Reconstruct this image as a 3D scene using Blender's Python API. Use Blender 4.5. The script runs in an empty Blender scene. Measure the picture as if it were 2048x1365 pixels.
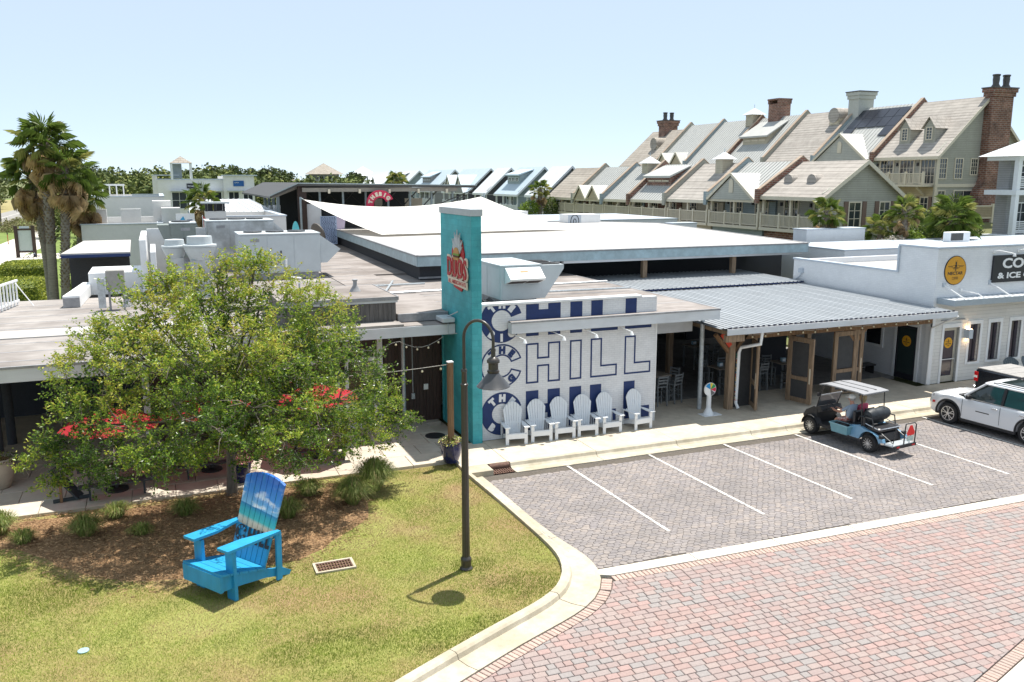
import bpy, math, random
from math import sin, cos, pi, radians, hypot, atan2, sqrt
from mathutils import Vector, Matrix, noise as mnoise

scene = bpy.context.scene
col = scene.collection
random.seed(7)

# ------------------------------------------------------------------ camera
cam_data = bpy.data.cameras.new("camera")
cam = bpy.data.objects.new("camera", cam_data)
col.objects.link(cam)
cam.location = (0.0, 0.0, 8.7)
cam.rotation_euler = (radians(90 - 10.684), 0.0, radians(-22.261))
cam_data.sensor_width = 36.0
cam_data.lens = 36.0 * 1720.0 / 2048.0
cam_data.clip_start = 0.1
cam_data.clip_end = 12000.0
scene.camera = cam

# ------------------------------------------------------------------ sky, sun, exposure
SUN_DIR = Vector((0.29, 0.135, 1.0)).normalized()      # towards the sun
sun_elev = math.asin(SUN_DIR.z)
sun_az = math.atan2(SUN_DIR.x, SUN_DIR.y)
world = bpy.data.worlds.new("World")
scene.world = world
world.use_nodes = True
wn = world.node_tree
wn.nodes.clear()
sky = wn.nodes.new("ShaderNodeTexSky")
sky.sky_type = 'NISHITA'
sky.sun_disc = False
sky.sun_elevation = sun_elev
sky.sun_rotation = sun_az
sky.altitude = 0.0
sky.air_density = 0.5
sky.dust_density = 0.0
sky.ozone_density = 3.0
bg = wn.nodes.new("ShaderNodeBackground")
bg.inputs['Strength'].default_value = 0.15
wo = wn.nodes.new("ShaderNodeOutputWorld")
haze_mix = wn.nodes.new("ShaderNodeMix")          # thin bright sea haze evens the whole sky out
haze_mix.data_type = 'RGBA'
haze_mix.inputs[0].default_value = 0.80
wn.links.new(sky.outputs[0], haze_mix.inputs[6])
haze_mix.inputs[7].default_value = (2.72, 3.18, 3.55, 1.0)
wn.links.new(haze_mix.outputs[2], bg.inputs['Color'])
wn.links.new(bg.outputs[0], wo.inputs['Surface'])

sun_data = bpy.data.lights.new("sun", 'SUN')
sun_data.energy = 4.3
sun_data.angle = radians(0.5)
sun_data.color = (1.0, 0.955, 0.88)
sun = bpy.data.objects.new("sun", sun_data)
col.objects.link(sun)
sun.rotation_euler = (-SUN_DIR).to_track_quat('-Z', 'Y').to_euler()
sun.location = (30, 20, 60)

scene.view_settings.view_transform = 'Standard'
scene.view_settings.look = 'None'
scene.view_settings.exposure = 0.85
scene.view_settings.gamma = 1.0
scene.view_settings.use_curve_mapping = False
scene.cycles.max_bounces = 6
scene.cycles.transparent_max_bounces = 12

# ------------------------------------------------------------------ materials
def M(name, c, rough=0.75, var=0.12, scale=6.0, c2=None, bump=0.0, bscale=40.0, metal=0.0,
      spec=0.4, stretch=None, big=0.0, bigscale=0.35, stain=None, translucent=0.0, coat=0.0, detail=5.0, emit=0.0):
    m = bpy.data.materials.new(name)
    m.use_nodes = True
    nt = m.node_tree
    N, L = nt.nodes, nt.links
    bsdf = N["Principled BSDF"]
    bsdf.inputs['Roughness'].default_value = rough
    bsdf.inputs['Metallic'].default_value = metal
    bsdf.inputs['Specular IOR Level'].default_value = spec
    if coat: bsdf.inputs['Coat Weight'].default_value = coat
    if emit:
        bsdf.inputs['Emission Color'].default_value = (*c, 1)
        bsdf.inputs['Emission Strength'].default_value = emit
    tc = N.new("ShaderNodeTexCoord")
    mp = N.new("ShaderNodeMapping")
    L.new(tc.outputs['Object'], mp.inputs['Vector'])
    if stretch: mp.inputs['Scale'].default_value = stretch
    src = None
    a = [max(0, x * (1 - var)) for x in c]
    b = list(c2) if c2 else [min(1, x * (1 + var)) for x in c]
    if var > 0 or c2:
        nz = N.new("ShaderNodeTexNoise")
        nz.inputs['Scale'].default_value = scale
        nz.inputs['Detail'].default_value = detail
        nz.inputs['Roughness'].default_value = 0.65
        L.new(mp.outputs[0], nz.inputs['Vector'])
        rp = N.new("ShaderNodeValToRGB")
        rp.color_ramp.elements[0].position = 0.32
        rp.color_ramp.elements[1].position = 0.68
        rp.color_ramp.elements[0].color = (*a, 1)
        rp.color_ramp.elements[1].color = (*b, 1)
        L.new(nz.outputs['Fac'], rp.inputs['Fac'])
        src = rp.outputs['Color']
        if big > 0:
            n2 = N.new("ShaderNodeTexNoise")
            n2.inputs['Scale'].default_value = bigscale
            n2.inputs['Detail'].default_value = 6.0
            n2.inputs['Roughness'].default_value = 0.6
            L.new(tc.outputs['Object'], n2.inputs['Vector'])
            r2 = N.new("ShaderNodeValToRGB")
            r2.color_ramp.elements[0].position = 0.42
            r2.color_ramp.elements[1].position = 0.62
            r2.color_ramp.elements[0].color = (0, 0, 0, 1)
            r2.color_ramp.elements[1].color = (big, big, big, 1)
            L.new(n2.outputs['Fac'], r2.inputs['Fac'])
            mx = N.new("ShaderNodeMix"); mx.data_type = 'RGBA'
            L.new(r2.outputs['Color'], mx.inputs[0])
            L.new(src, mx.inputs[6])
            mx.inputs[7].default_value = (*(stain or [x * 0.5 for x in c]), 1)
            src = mx.outputs[2]
        L.new(src, bsdf.inputs['Base Color'])
    else:
        bsdf.inputs['Base Color'].default_value = (*c, 1)
    if bump > 0:
        nb = N.new("ShaderNodeTexNoise")
        nb.inputs['Scale'].default_value = bscale
        nb.inputs['Detail'].default_value = 4.0
        L.new(mp.outputs[0], nb.inputs['Vector'])
        bp = N.new("ShaderNodeBump")
        bp.inputs['Strength'].default_value = bump
        bp.inputs['Distance'].default_value = 0.02
        L.new(nb.outputs['Fac'], bp.inputs['Height'])
        L.new(bp.outputs[0], bsdf.inputs['Normal'])
    if translucent > 0:
        out = N["Material Output"]
        tr = N.new("ShaderNodeBsdfTranslucent")
        ms = N.new("ShaderNodeMixShader")
        ms.inputs[0].default_value = translucent
        if src: L.new(src, tr.inputs['Color'])
        else: tr.inputs['Color'].default_value = (*c, 1)
        L.new(bsdf.outputs[0], ms.inputs[1]); L.new(tr.outputs[0], ms.inputs[2])
        L.new(ms.outputs[0], out.inputs['Surface'])
    return m

def brick_mat(name, c1, c2, mortar, scale, bw, rh, msize=0.02, plane='xz', rough=0.8, bump=0.35, var=0.1, distance=0.01):
    """coursed masonry or siding too fine for geometry: colour and fine relief only"""
    m = bpy.data.materials.new(name); m.use_nodes = True
    N, L = m.node_tree.nodes, m.node_tree.links
    bsdf = N["Principled BSDF"]; bsdf.inputs['Roughness'].default_value = rough
    tc = N.new("ShaderNodeTexCoord")
    sep = N.new("ShaderNodeSeparateXYZ"); L.new(tc.outputs['Object'], sep.inputs[0])
    cmb = N.new("ShaderNodeCombineXYZ")
    if plane == 'xz': L.new(sep.outputs[0], cmb.inputs[0]); L.new(sep.outputs[2], cmb.inputs[1])
    elif plane == 'yz': L.new(sep.outputs[1], cmb.inputs[0]); L.new(sep.outputs[2], cmb.inputs[1])
    elif plane == 'xyz':
        ad = N.new("ShaderNodeMath"); ad.operation = 'ADD'
        L.new(sep.outputs[0], ad.inputs[0]); L.new(sep.outputs[1], ad.inputs[1])
        L.new(ad.outputs[0], cmb.inputs[0]); L.new(sep.outputs[2], cmb.inputs[1])
    else: L.new(sep.outputs[0], cmb.inputs[0]); L.new(sep.outputs[1], cmb.inputs[1])
    br = N.new("ShaderNodeTexBrick")
    br.inputs['Color1'].default_value = (*c1, 1); br.inputs['Color2'].default_value = (*c2, 1)
    br.inputs['Mortar'].default_value = (*mortar, 1)
    br.inputs['Scale'].default_value = scale
    br.inputs['Brick Width'].default_value = bw; br.inputs['Row Height'].default_value = rh
    br.inputs['Mortar Size'].default_value = msize
    br.inputs['Mortar Smooth'].default_value = 0.2
    L.new(cmb.outputs[0], br.inputs['Vector'])
    nz = N.new("ShaderNodeTexNoise"); nz.inputs['Scale'].default_value = 1.2; nz.inputs['Detail'].default_value = 7
    nz.inputs['Roughness'].default_value = 0.7
    L.new(tc.outputs['Object'], nz.inputs['Vector'])
    mr = N.new("ShaderNodeMapRange"); mr.inputs['From Min'].default_value = 0.3; mr.inputs['From Max'].default_value = 0.7
    mr.inputs['To Min'].default_value = 1 - var * 2; mr.inputs['To Max'].default_value = 1 + var
    L.new(nz.outputs['Fac'], mr.inputs['Value'])
    mx = N.new("ShaderNodeMix"); mx.data_type = 'RGBA'; mx.blend_type = 'MULTIPLY'; mx.inputs[0].default_value = 1
    L.new(br.outputs['Color'], mx.inputs[6]); L.new(mr.outputs[0], mx.inputs[7])
    L.new(mx.outputs[2], bsdf.inputs['Base Color'])
    bp = N.new("ShaderNodeBump"); bp.invert = True
    bp.inputs['Strength'].default_value = bump; bp.inputs['Distance'].default_value = distance
    L.new(br.outputs['Fac'], bp.inputs['Height']); L.new(bp.outputs[0], bsdf.inputs['Normal'])
    return m

def glass_mat(name, c, rough=0.05):
    m = bpy.data.materials.new(name); m.use_nodes = True
    b = m.node_tree.nodes["Principled BSDF"]
    b.inputs['Base Color'].default_value = (*c, 1); b.inputs['Roughness'].default_value = rough
    b.inputs['Specular IOR Level'].default_value = 0.8
    return m

# ------------------------------------------------------------------ mesh builder
class MB:
    def __init__(s): s.v = []; s.f = []; s.m = []; s.cur = 0
    def add(s, vs, fs):
        o = len(s.v); s.v.extend([tuple(p) for p in vs])
        for f in fs: s.f.append(tuple(i + o for i in f)); s.m.append(s.cur)
        return s
    def poly(s, pts): return s.add(pts, [tuple(range(len(pts)))])
    def box(s, x0, x1, y0, y1, z0, z1, M4=None):
        vs = [(x, y, z) for z in (z0, z1) for y in (y0, y1) for x in (x0, x1)]
        if M4 is not None: vs = [tuple(M4 @ Vector(p)) for p in vs]
        return s.add(vs, [(0,2,3,1),(4,5,7,6),(0,1,5,4),(2,6,7,3),(0,4,6,2),(1,3,7,5)])
    def cbox(s, x0, x1, y0, y1, z0, z1, c=0.01, M4=None):
        """box with chamfered top and vertical edges"""
        def ring(d, z):
            return [(x0+d+c,y0+d,z),(x1-d-c,y0+d,z),(x1-d,y0+d+c,z),(x1-d,y1-d-c,z),(x1-d-c,y1-d,z),(x0+d+c,y1-d,z),(x0+d,y1-d-c,z),(x0+d,y0+d+c,z)]
        vs = ring(0, z0) + ring(0, z1 - c) + ring(c, z1)
        if M4 is not None: vs = [tuple(M4 @ Vector(p)) for p in vs]
        fs = [tuple(range(7, -1, -1)), tuple(range(16, 24))]
        for k in (0, 8):
            for i in range(8): j = (i + 1) % 8; fs.append((k+i, k+j, k+8+j, k+8+i))
        return s.add(vs, fs)
    def beam(s, p0, p1, w, h, up=(0, 0, 1)):
        """rectangular bar between two points; w across, h along up"""
        p0, p1 = Vector(p0), Vector(p1); d = (p1 - p0).normalized(); u = Vector(up)
        if abs(d.dot(u)) > 0.98: u = Vector((0, 1, 0))
        r = d.cross(u).normalized(); u = r.cross(d).normalized()
        vs = []
        for p in (p0, p1):
            for a, b in ((-1,-1),(1,-1),(1,1),(-1,1)): vs.append(p + r * (a * w / 2) + u * (b * h / 2))
        return s.add(vs, [(3,2,1,0),(4,5,6,7),(0,1,5,4),(1,2,6,5),(2,3,7,6),(3,0,4,7)])
    def tube(s, pts, r, n=8, caps=True):
        pts = [Vector(p) for p in pts]; k = len(pts)
        rs = r if isinstance(r, (list, tuple)) else [r] * k
        rings = []; prev = None
        for i, p in enumerate(pts):
            d = (pts[min(i+1, k-1)] - pts[max(i-1, 0)])
            if d.length < 1e-9: d = Vector((0,0,1))
            d.normalize()
            if prev is None:
                a = Vector((0,0,1)) if abs(d.z) < 0.9 else Vector((1,0,0))
                u = d.cross(a).normalized()
            else:
                u = prev - d * prev.dot(d)
                u = u.normalized() if u.length > 1e-6 else d.cross(Vector((1,0,0))).normalized()
            prev = u; w = d.cross(u)
            rings.append([p + (u * cos(2*pi*j/n) + w * sin(2*pi*j/n)) * rs[i] for j in range(n)])
        vs = [q for rg in rings for q in rg]; fs = []
        for i in range(k - 1):
            for j in range(n):
                a, b = i*n + j, i*n + (j+1) % n
                fs.append((a, b, b + n, a + n))
        if caps: fs.append(tuple(range(n-1, -1, -1))); fs.append(tuple((k-1)*n + j for j in range(n)))
        return s.add(vs, fs)
    def lathe(s, c, prof, n=16, M4=None):
        vs = []; fs = []
        for (r, z) in prof:
            for j in range(n):
                p = Vector((r*cos(2*pi*j/n), r*sin(2*pi*j/n), z))
                if M4 is not None: p = M4 @ p
                vs.append((c[0]+p.x, c[1]+p.y, c[2]+p.z))
        for i in range(len(prof)-1):
            for j in range(n):
                a, b = i*n+j, i*n+(j+1)%n; fs.append((a, b, b+n, a+n))
        fs.append(tuple(range(n-1, -1, -1))); fs.append(tuple((len(prof)-1)*n+j for j in range(n)))
        return s.add(vs, fs)
    def prism(s, pts, off):
        """extrude the planar polygon pts by vector off"""
        n = len(pts); off = Vector(off); P = [Vector(p) for p in pts]; Q = [p + off for p in P]
        fs = [tuple(range(n-1, -1, -1)), tuple(range(n, 2*n))]
        for i in range(n): j = (i+1) % n; fs.append((i, j, n+j, n+i))
        return s.add(P + Q, fs)
    def move(s, M4): s.v = [tuple(M4 @ Vector(p)) for p in s.v]; return s
    def mesh(s, name, mats):
        me = bpy.data.meshes.new(name)
        me.from_pydata(s.v, [], s.f)
        for m in (mats if isinstance(mats, (list, tuple)) else [mats]): me.materials.append(m)
        if any(s.m): me.polygons.foreach_set('material_index', s.m)
        return me

def fixn(me):
    import bmesh
    b = bmesh.new(); b.from_mesh(me); bmesh.ops.recalc_face_normals(b, faces=b.faces); b.to_mesh(me); b.free()

def part(name, mb, mat, parent=None, smooth=False, kind=None, fix=True):
    me = mb.mesh(name, mat) if isinstance(mb, MB) else mb
    if isinstance(mb, MB) and fix: fixn(me)
    if smooth:
        me.polygons.foreach_set('use_smooth', [True] * len(me.polygons))
        if smooth != 'all':
            me.set_sharp_from_angle(angle=radians(smooth if isinstance(smooth, (int, float)) and smooth > 1 else 40))
    o = bpy.data.objects.new(name, me)
    col.objects.link(o)
    if kind: o['kind'] = kind
    if parent is not None:
        o.parent = parent
        if parent.type == 'EMPTY': o.matrix_parent_inverse = Matrix.Translation(-parent.location)
    return o

def tag(o, label, cat, group=None):
    o['label'] = label; o['category'] = cat
    if group: o['group'] = group
    return o

def thing(name, label, cat, loc=(0, 0, 0), group=None):
    o = bpy.data.objects.new(name, None); col.objects.link(o)
    o.location = loc; o.empty_display_size = 0.2
    return tag(o, label, cat, group)

def structure(name, mb, mat, **k): return part(name, mb, mat, kind='structure', **k)

def copy_tree(o, parent=None):
    c = o.copy(); col.objects.link(c)
    if parent is not None: c.parent = parent
    for ch in list(o.children): copy_tree(ch, c)
    return c

def place_copy(src, loc, rz=0.0, label=None, scale=None):
    c = copy_tree(src); c.location = loc; c.rotation_euler = (0, 0, rz)
    if scale: c.scale = scale if isinstance(scale, tuple) else (scale,)*3
    if label: c['label'] = label
    return c

_dg = None
def glyphs(body, size=1.0, bold=0.0, depth=0.004, space=1.0):
    """lettering as verts and faces in the local x-y plane, thickness depth along +z; returns MB and width"""
    cu = bpy.data.curves.new("lettering", 'FONT')
    cu.body = body; cu.size = size; cu.offset = bold; cu.extrude = depth / 2; cu.space_character = space
    cu.resolution_u = 3
    ob = bpy.data.objects.new("lettering", cu); col.objects.link(ob)
    bpy.context.view_layer.update()
    dg = bpy.context.evaluated_depsgraph_get()
    me = bpy.data.meshes.new_from_object(ob.evaluated_get(dg))
    mb = MB()
    mb.add([(v.co.x, v.co.y, v.co.z + depth / 2) for v in me.vertices], [tuple(p.vertices) for p in me.polygons])
    bpy.data.objects.remove(ob); bpy.data.curves.remove(cu); bpy.data.meshes.remove(me)
    xs = [v[0] for v in mb.v] or [0]
    ys = [v[1] for v in mb.v] or [0]
    return mb, min(xs), max(xs), min(ys), max(ys)

def text_fit(body, x0, x1, z0, z1, bold=0.0, depth=0.004, M4=None):
    """lettering scaled to fill a rectangle (local x, y) then moved by M4"""
    mb, a, b, c, d = glyphs(body, 1.0, bold, 0.01)
    sx, sy = (x1-x0)/(b-a), (z1-z0)/(d-c)
    mb.v = [(x0 + (v[0]-a)*sx, z0 + (v[1]-c)*sy, v[2]/0.01*depth) for v in mb.v]
    if M4 is not None: mb.move(M4)
    return mb

def face_y(y):      # local (x, y, thickness) -> a wall facing -y at distance y
    return Matrix(((1,0,0,0),(0,0,-1,y),(0,1,0,0),(0,0,0,1)))
def face_mx(x):     # a wall facing -x: local x runs along -y
    return Matrix(((0,0,-1,x),(-1,0,0,0),(0,1,0,0),(0,0,0,1)))

def arc_text(body, cx, cz, r, a0, a1, size, bold=0.02, depth=0.004, inward=False):
    """letters along an arc (degrees, clockwise from a0 to a1), baseline radius r; returns MB in local x-y"""
    out = MB(); n = len(body)
    for i, ch in enumerate(body):
        if ch == ' ': continue
        a = radians(a0 + (a1 - a0) * (i / (n - 1) if n > 1 else 0.5))
        g, x0, x1, y0, y1 = glyphs(ch, size, bold, depth)
        w = (x0 + x1) / 2
        rot = a - pi/2 if not inward else a + pi/2
        c, s_ = cos(rot), sin(rot)
        for v in g.v:
            px, py = v[0] - w, v[1]
            out.v.append((cx + r*cos(a) + px*c - py*s_, cz + r*sin(a) + px*s_ + py*c, v[2]))
        o = len(out.v) - len(g.v)
        for f in g.f: out.f.append(tuple(k + o for k in f)); out.m.append(0)
    return out

def rnd(a, b): return random.uniform(a, b)

# ================================================================== materials used across the scene
m_concrete = M("concrete", (0.52, 0.46, 0.37), rough=0.85, var=0.14, scale=3, bump=0.15, bscale=60, big=0.30, bigscale=0.5, stain=(0.36, 0.28, 0.19))
m_concrete_w = M("concrete_pale", (0.60, 0.56, 0.48), rough=0.85, var=0.08, scale=5, bump=0.1, bscale=60, big=0.25, bigscale=0.8, stain=(0.42, 0.37, 0.28))
m_kerb_dirty = M("concrete_kerb", (0.48, 0.43, 0.34), rough=0.9, var=0.15, scale=4, bump=0.2, bscale=60, big=0.5, bigscale=0.9, stain=(0.27, 0.23, 0.15))
m_white_paint = M("white_paint", (0.78, 0.79, 0.80), rough=0.55, var=0.04, scale=3, big=0.12, bigscale=0.6, stain=(0.55, 0.55, 0.54))
m_white = M("white_trim", (0.80, 0.80, 0.80), rough=0.5, var=0.03, scale=4)
m_road_paint = M("road_paint", (0.60, 0.58, 0.54), rough=0.7, var=0.08, scale=14, big=0.35, bigscale=2.5, stain=(0.45, 0.42, 0.38))
m_black_metal = M("black_metal", (0.03, 0.03, 0.032), rough=0.38, var=0.1, scale=8, spec=0.5)
m_bronze = M("dark_bronze", (0.045, 0.038, 0.032), rough=0.35, var=0.15, scale=12, spec=0.6)
m_galv = M("galvanised_steel", (0.42, 0.45, 0.47), rough=0.45, var=0.2, scale=9, metal=0.35)
m_rust = M("rusty_iron", (0.13, 0.07, 0.05), rough=0.8, var=0.4, scale=20)
m_hole = M("dark_void", (0.012, 0.012, 0.013), rough=0.9, var=0)

# ================================================================== ground
m_earth = M("far_ground", (0.20, 0.19, 0.09), rough=1, var=0.25, scale=0.05, c2=(0.12, 0.16, 0.05))
g = MB(); g.poly([(-4000, -400, -0.12), (4000, -400, -0.12), (4000, 6000, -0.12), (-4000, 6000, -0.12)])
structure("ground", g, m_earth)

def lerp(a, b, t): return a + (b - a) * t
def pix(x, y, z):
    """photo pixel (2048 wide) of a world point, only used to sort pieces by how near they are"""
    th, ps = radians(10.684), radians(22.261)
    vx, vy, vz = x, y, z - 8.7
    cR = vx*cos(ps) - vy*sin(ps)
    h = vx*sin(ps) + vy*cos(ps)
    cF = h*cos(th) - vz*sin(th); cU = h*sin(th) + vz*cos(th)
    if cF < 0.5: return (-1e6, -1e6, cF)
    return (1024 + 1720*cR/cF, 682.5 - 1720*cU/cF, cF)
def inview(x, y, z=0, pad=40):
    p = pix(x, y, z); return -pad < p[0] < 2048+pad and -pad < p[1] < 1365+pad

# kerb line: grass side points, then widths of kerb top and gutter
KERB = [(7.95, 23.35, .15, .30), (7.98, 22.4, .15, .30), (8.05, 20.6, .15, .28), (8.08, 19.1, .15, .28), (8.10, 17.8, .16, .34), (8.09, 17.0, .18, .50),
        (8.02, 16.45, .2, .68), (7.86, 16.0, .2, .76), (7.58, 15.6, .2, .70), (7.2, 15.25, .2, .60), (6.6, 14.93, .2, .55), (5.71, 14.55, .2, .52), (4.9, 14.14, .2, .52),
        (4.0, 13.7, .2, .52), (3.3, 13.33, .2, .52), (1.5, 12.35, .2, .52), (-2.0, 10.4, .2, .52), (-8.0, 7.0, .2, .52)]
def normals(P):
    out = []
    for i in range(len(P)):
        a, b = P[max(i-1, 0)], P[min(i+1, len(P)-1)]
        d = Vector((b[0]-a[0], b[1]-a[1])).normalized(); out.append(Vector((-d.y, d.x)))
    return out
# finer kerb polyline
def refine(P, step=0.25):
    out = []
    for a, b in zip(P[:-1], P[1:]):
        n = max(1, int(hypot(b[0]-a[0], b[1]-a[1]) / step))
        for i in range(n): out.append(tuple(lerp(a[k], b[k], i/n) for k in range(len(a))))
    out.append(P[-1]); return out
def smooth(P, it=4):
    for _ in range(it):
        P = [P[0]] + [tuple(0.25*P[i-1][k] + 0.5*P[i][k] + 0.25*P[i+1][k] for k in range(len(P[0]))) for i in range(1, len(P)-1)] + [P[-1]]
    return P
KP = smooth(refine(KERB), 6); KN = normals(KP)
kerb_outer = []
for p, n in zip(KP, KN): kerb_outer.append((p[0] + n.x*(p[2]+p[3]), p[1] + n.y*(p[2]+p[3])))
kerb = structure("kerb", MB().box(7.6, 7.7, 23.3, 23.4, -0.1, 0.0), m_kerb_dirty)
seg = 10
for s0 in range(0, len(KP)-1, seg):
    mb = MB(); e = min(s0+seg, len(KP)-1); rings = []
    for i in range(s0, e+1):
        p, n = KP[i], KN[i]
        gx, gy = (0, 0)
        prof = [(0, -0.1), (0, .15), (p[2]*0.75, .155), (p[2], .12), (p[2]+.03, .03), (p[2]+p[3]*0.5, .0), (p[2]+p[3], .015), (p[2]+p[3], -0.1)]
        rings.append([(p[0]+n.x*d, p[1]+n.y*d, z) for d, z in prof])
    # a narrow joint at each end of the cast length
    def pull(r, q, t=0.006): return [tuple(lerp(a[k], b[k], t) for k in range(3)) for a, b in zip(r, q)]
    if len(rings) > 2:
        rings[0] = pull(rings[0], rings[1], 0.03); rings[-1] = pull(rings[-1], rings[-2], 0.03)
    vs = [q for r in rings for q in r]; k = 8; fs = []
    for i in range(len(rings)-1):
        for j in range(k-1): a = i*k+j; fs.append((a, a+1, a+k+1, a+k))
    fs.append(tuple(range(k))); fs.append(tuple((len(rings)-1)*k + j for j in range(k-1, -1, -1)))
    part("kerb_length", mb.add(vs, fs), m_kerb_dirty, kerb)

# lawn: a sheet with gentle unevenness inside the kerb
m_lawn = M("lawn_soil_and_thatch", (0.24, 0.265, 0.07), rough=1, var=0.25, scale=30, c2=(0.33, 0.32, 0.095), big=0.9, bigscale=0.33, stain=(0.30, 0.20, 0.105), bump=0.6, bscale=90, detail=8)
def lawn_z(x, y): return 0.055 + 0.03*mnoise.noise(Vector((x*0.3, y*0.3, 0)))
def edge_x(y):      # kerb x at a given y (grass side)
    best = -99
    for p, q in zip(KP[:-1], KP[1:]):
        if min(p[1], q[1]) <= y <= max(p[1], q[1]) and abs(p[1]-q[1]) > 1e-6:
            best = max(best, lerp(p[0], q[0], (y-p[1])/(q[1]-p[1])))
    return best
lm = MB(); ny = 60; nx = 60; vs = []; fs = []
for j in range(ny+1):
    y = lerp(8.0, 24.25, j/ny)
    xe = edge_x(min(y, 23.3)) + 0.01
    for i in range(nx+1):
        x = lerp(-30, xe, (i/nx)**0.6); vs.append((x, y, lawn_z(x, y)))
for j in range(ny):
    for i in range(nx): a = j*(nx+1)+i; fs.append((a, a+1, a+nx+2, a+nx+1))
lm.add(vs, fs); structure("lawn", lm, m_lawn, smooth='all')

# mulch bed of pine straw under the tree
MULCH = [(5.9, 23.9), (5.2, 23.0), (4.75, 21.9), (4.55, 21.0), (3.9, 20.0), (3.4, 19.2), (2.7, 18.75), (1.6, 18.6), (0.6, 18.5), (-0.3, 18.6), (-1.3, 19.1), (-2.2, 19.9), (-3.2, 21.0), (-4.2, 22.3), (-7.5, 22.9), (-9, 23.2), (-9, 24.15), (5.9, 24.15)]
def inpoly(x, y, P):
    c = False; n = len(P)
    for i in range(n):
        a, b = P[i], P[(i+1) % n]
        if (a[1] > y) != (b[1] > y) and x < (b[0]-a[0])*(y-a[1])/(b[1]-a[1])+a[0]: c = not c
    return c
m_straw = M("pine_straw", (0.24, 0.135, 0.07), rough=1, var=0.4, scale=25, c2=(0.35, 0.22, 0.115))
m_straw2 = M("pine_straw_pale", (0.44, 0.28, 0.15), rough=1, var=0.3, scale=9)
mm = MB()
P = refine(MULCH + [MULCH[0]], 0.4)[:-1]
P = [(p[0] + 0.12*mnoise.noise(Vector((p[0]*2, p[1]*2, 5))), min(24.19, p[1] + 0.12*mnoise.noise(Vector((p[0]*2, p[1]*2, 9))))) for p in P]
c0 = (0.2, 21.6)
vs = [(c0[0], c0[1], 0.12)] + [(lerp(c0[0], p[0], .6), lerp(c0[1], p[1], .6), 0.11) for p in P] + [(p[0], p[1], 0.045) for p in P] + [(p[0], p[1], 0.0) for p in P]
n = len(P); fs = [(0, 1+i, 1+(i+1) % n) for i in range(n)]
for r in (1, 1+n): fs += [(r+i, r+n+i, r+n+(i+1) % n, r+(i+1) % n) for i in range(n)]
structure("mulch_bed", mm.add(vs, fs), m_straw, smooth='all')
st = MB()
for _ in range(42000):
    x, y = rnd(-9, 6.2), rnd(18.0, 24.15)
    d = 0.0
    if not inpoly(x + random.gauss(0, .22), y + random.gauss(0, .22), MULCH): continue
    if y > 24.17: continue
    a = rnd(0, 2*pi); l = rnd(.06, .15); w = rnd(.004, .008); z = (.06 if not inpoly(x, y, MULCH) else .115) + rnd(0, .03)
    dx, dy = cos(a)*l, sin(a)*l
    st.cur = 0 if random.random() < .6 else 1
    st.add([(x, y, z), (x+dx, y+dy, z+rnd(-.01, .03)), (x+dx-dy*w/l*2, y+dy+dx*w/l*2, z+.004)], [(0, 1, 2)])
part("pine_straw_litter", st, [m_straw, m_straw2], kind='stuff', fix=False)

# lawn grass, dry and green patches
gm = [M("grass_green", (0.20, 0.26, 0.03), rough=0.9, var=0.3, scale=2, translucent=0.25),
      M("grass_light", (0.285, 0.345, 0.06), rough=0.9, var=0.25, scale=2, translucent=0.25),
      M("grass_dry", (0.44, 0.38, 0.13), rough=0.9, var=0.2, scale=3, translucent=0.2),
      M("grass_brown", (0.33, 0.225, 0.12), rough=0.95, var=0.25, scale=3)]
BARE = [((.35, 16.95), 1.2, .75), ((5.7, 22.9), 1.0, .9), ((4.7, 20.6), .7, 1.2), ((7.3, 21.6), .5, .9), ((5.4, 19.6), .45, .3), ((7.0, 23.2), .7, .4), ((3.9, 19.4), .5, .4)]
LUSH = [((6.1, 17.25), .55, .4), ((6.9, 15.9), 1.0, .6), ((4.9, 14.6), 1.4, .5), ((2.5, 15.0), 1.4, .6), ((-3.6, 19.2), 2.0, .9)]
def patch(L, x, y):
    v = 0
    for (c, rx, ry) in L:
        d = ((x-c[0])/rx)**2 + ((y-c[1])/ry)**2; v = max(v, 1.25 - d)
    return max(0, min(1, v))
gr = MB(); gv, gf, gmi = [], [], []
cnt = 0
while cnt < 270000:
    # denser where the lawn is near the camera
    x, y = rnd(-7.5, 8.3), 10.2 + (24.15-10.2)*random.random()**1.25
    if x > edge_x(min(y, 23.3)) - 0.02 or not inview(x, y, 0, 60): continue
    if inpoly(x, y, MULCH) and random.random() < (.99 if inpoly(x, y-.35, MULCH) and inpoly(x-.3, y, MULCH) and inpoly(x+.35, y, MULCH) else .55): continue
    if 2.72 < x < 3.6 and 18.12 < y < 18.62: continue
    nz = mnoise.noise(Vector((x*0.55, y*0.55, 3))) + 0.6*mnoise.noise(Vector((x*2.1, y*2.1, 8)))
    b = patch(BARE, x, y); lu = patch(LUSH, x, y)
    if b > .2 and random.random() < b*0.45: continue
    t = 0.75*nz + rnd(-.40, .40) - lu*0.40 + b*1.0 + 0.10*(y-17)/6 - .12
    mi = 0 if t < -.30 else 1 if t < .12 else 2 if t < .48 else 3
    h = rnd(.02, .045) * (1.35 if lu > .3 else 1); a = rnd(0, 2*pi); w = rnd(.003, .0065); l = rnd(.005, .04)
    z = lawn_z(x, y) - 0.004; b0 = rnd(0, 2*pi); k = len(gv)
    gv += [(x-cos(a)*w, y-sin(a)*w, z), (x+cos(a)*w, y+sin(a)*w, z), (x+cos(b0)*l, y+sin(b0)*l, z+h)]
    gf.append((k, k+1, k+2)); gmi.append(mi); cnt += 1
gr.v, gr.f, gr.m = gv, gf, gmi
part("lawn_grass", gr, gm, kind='stuff', fix=False)

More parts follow.
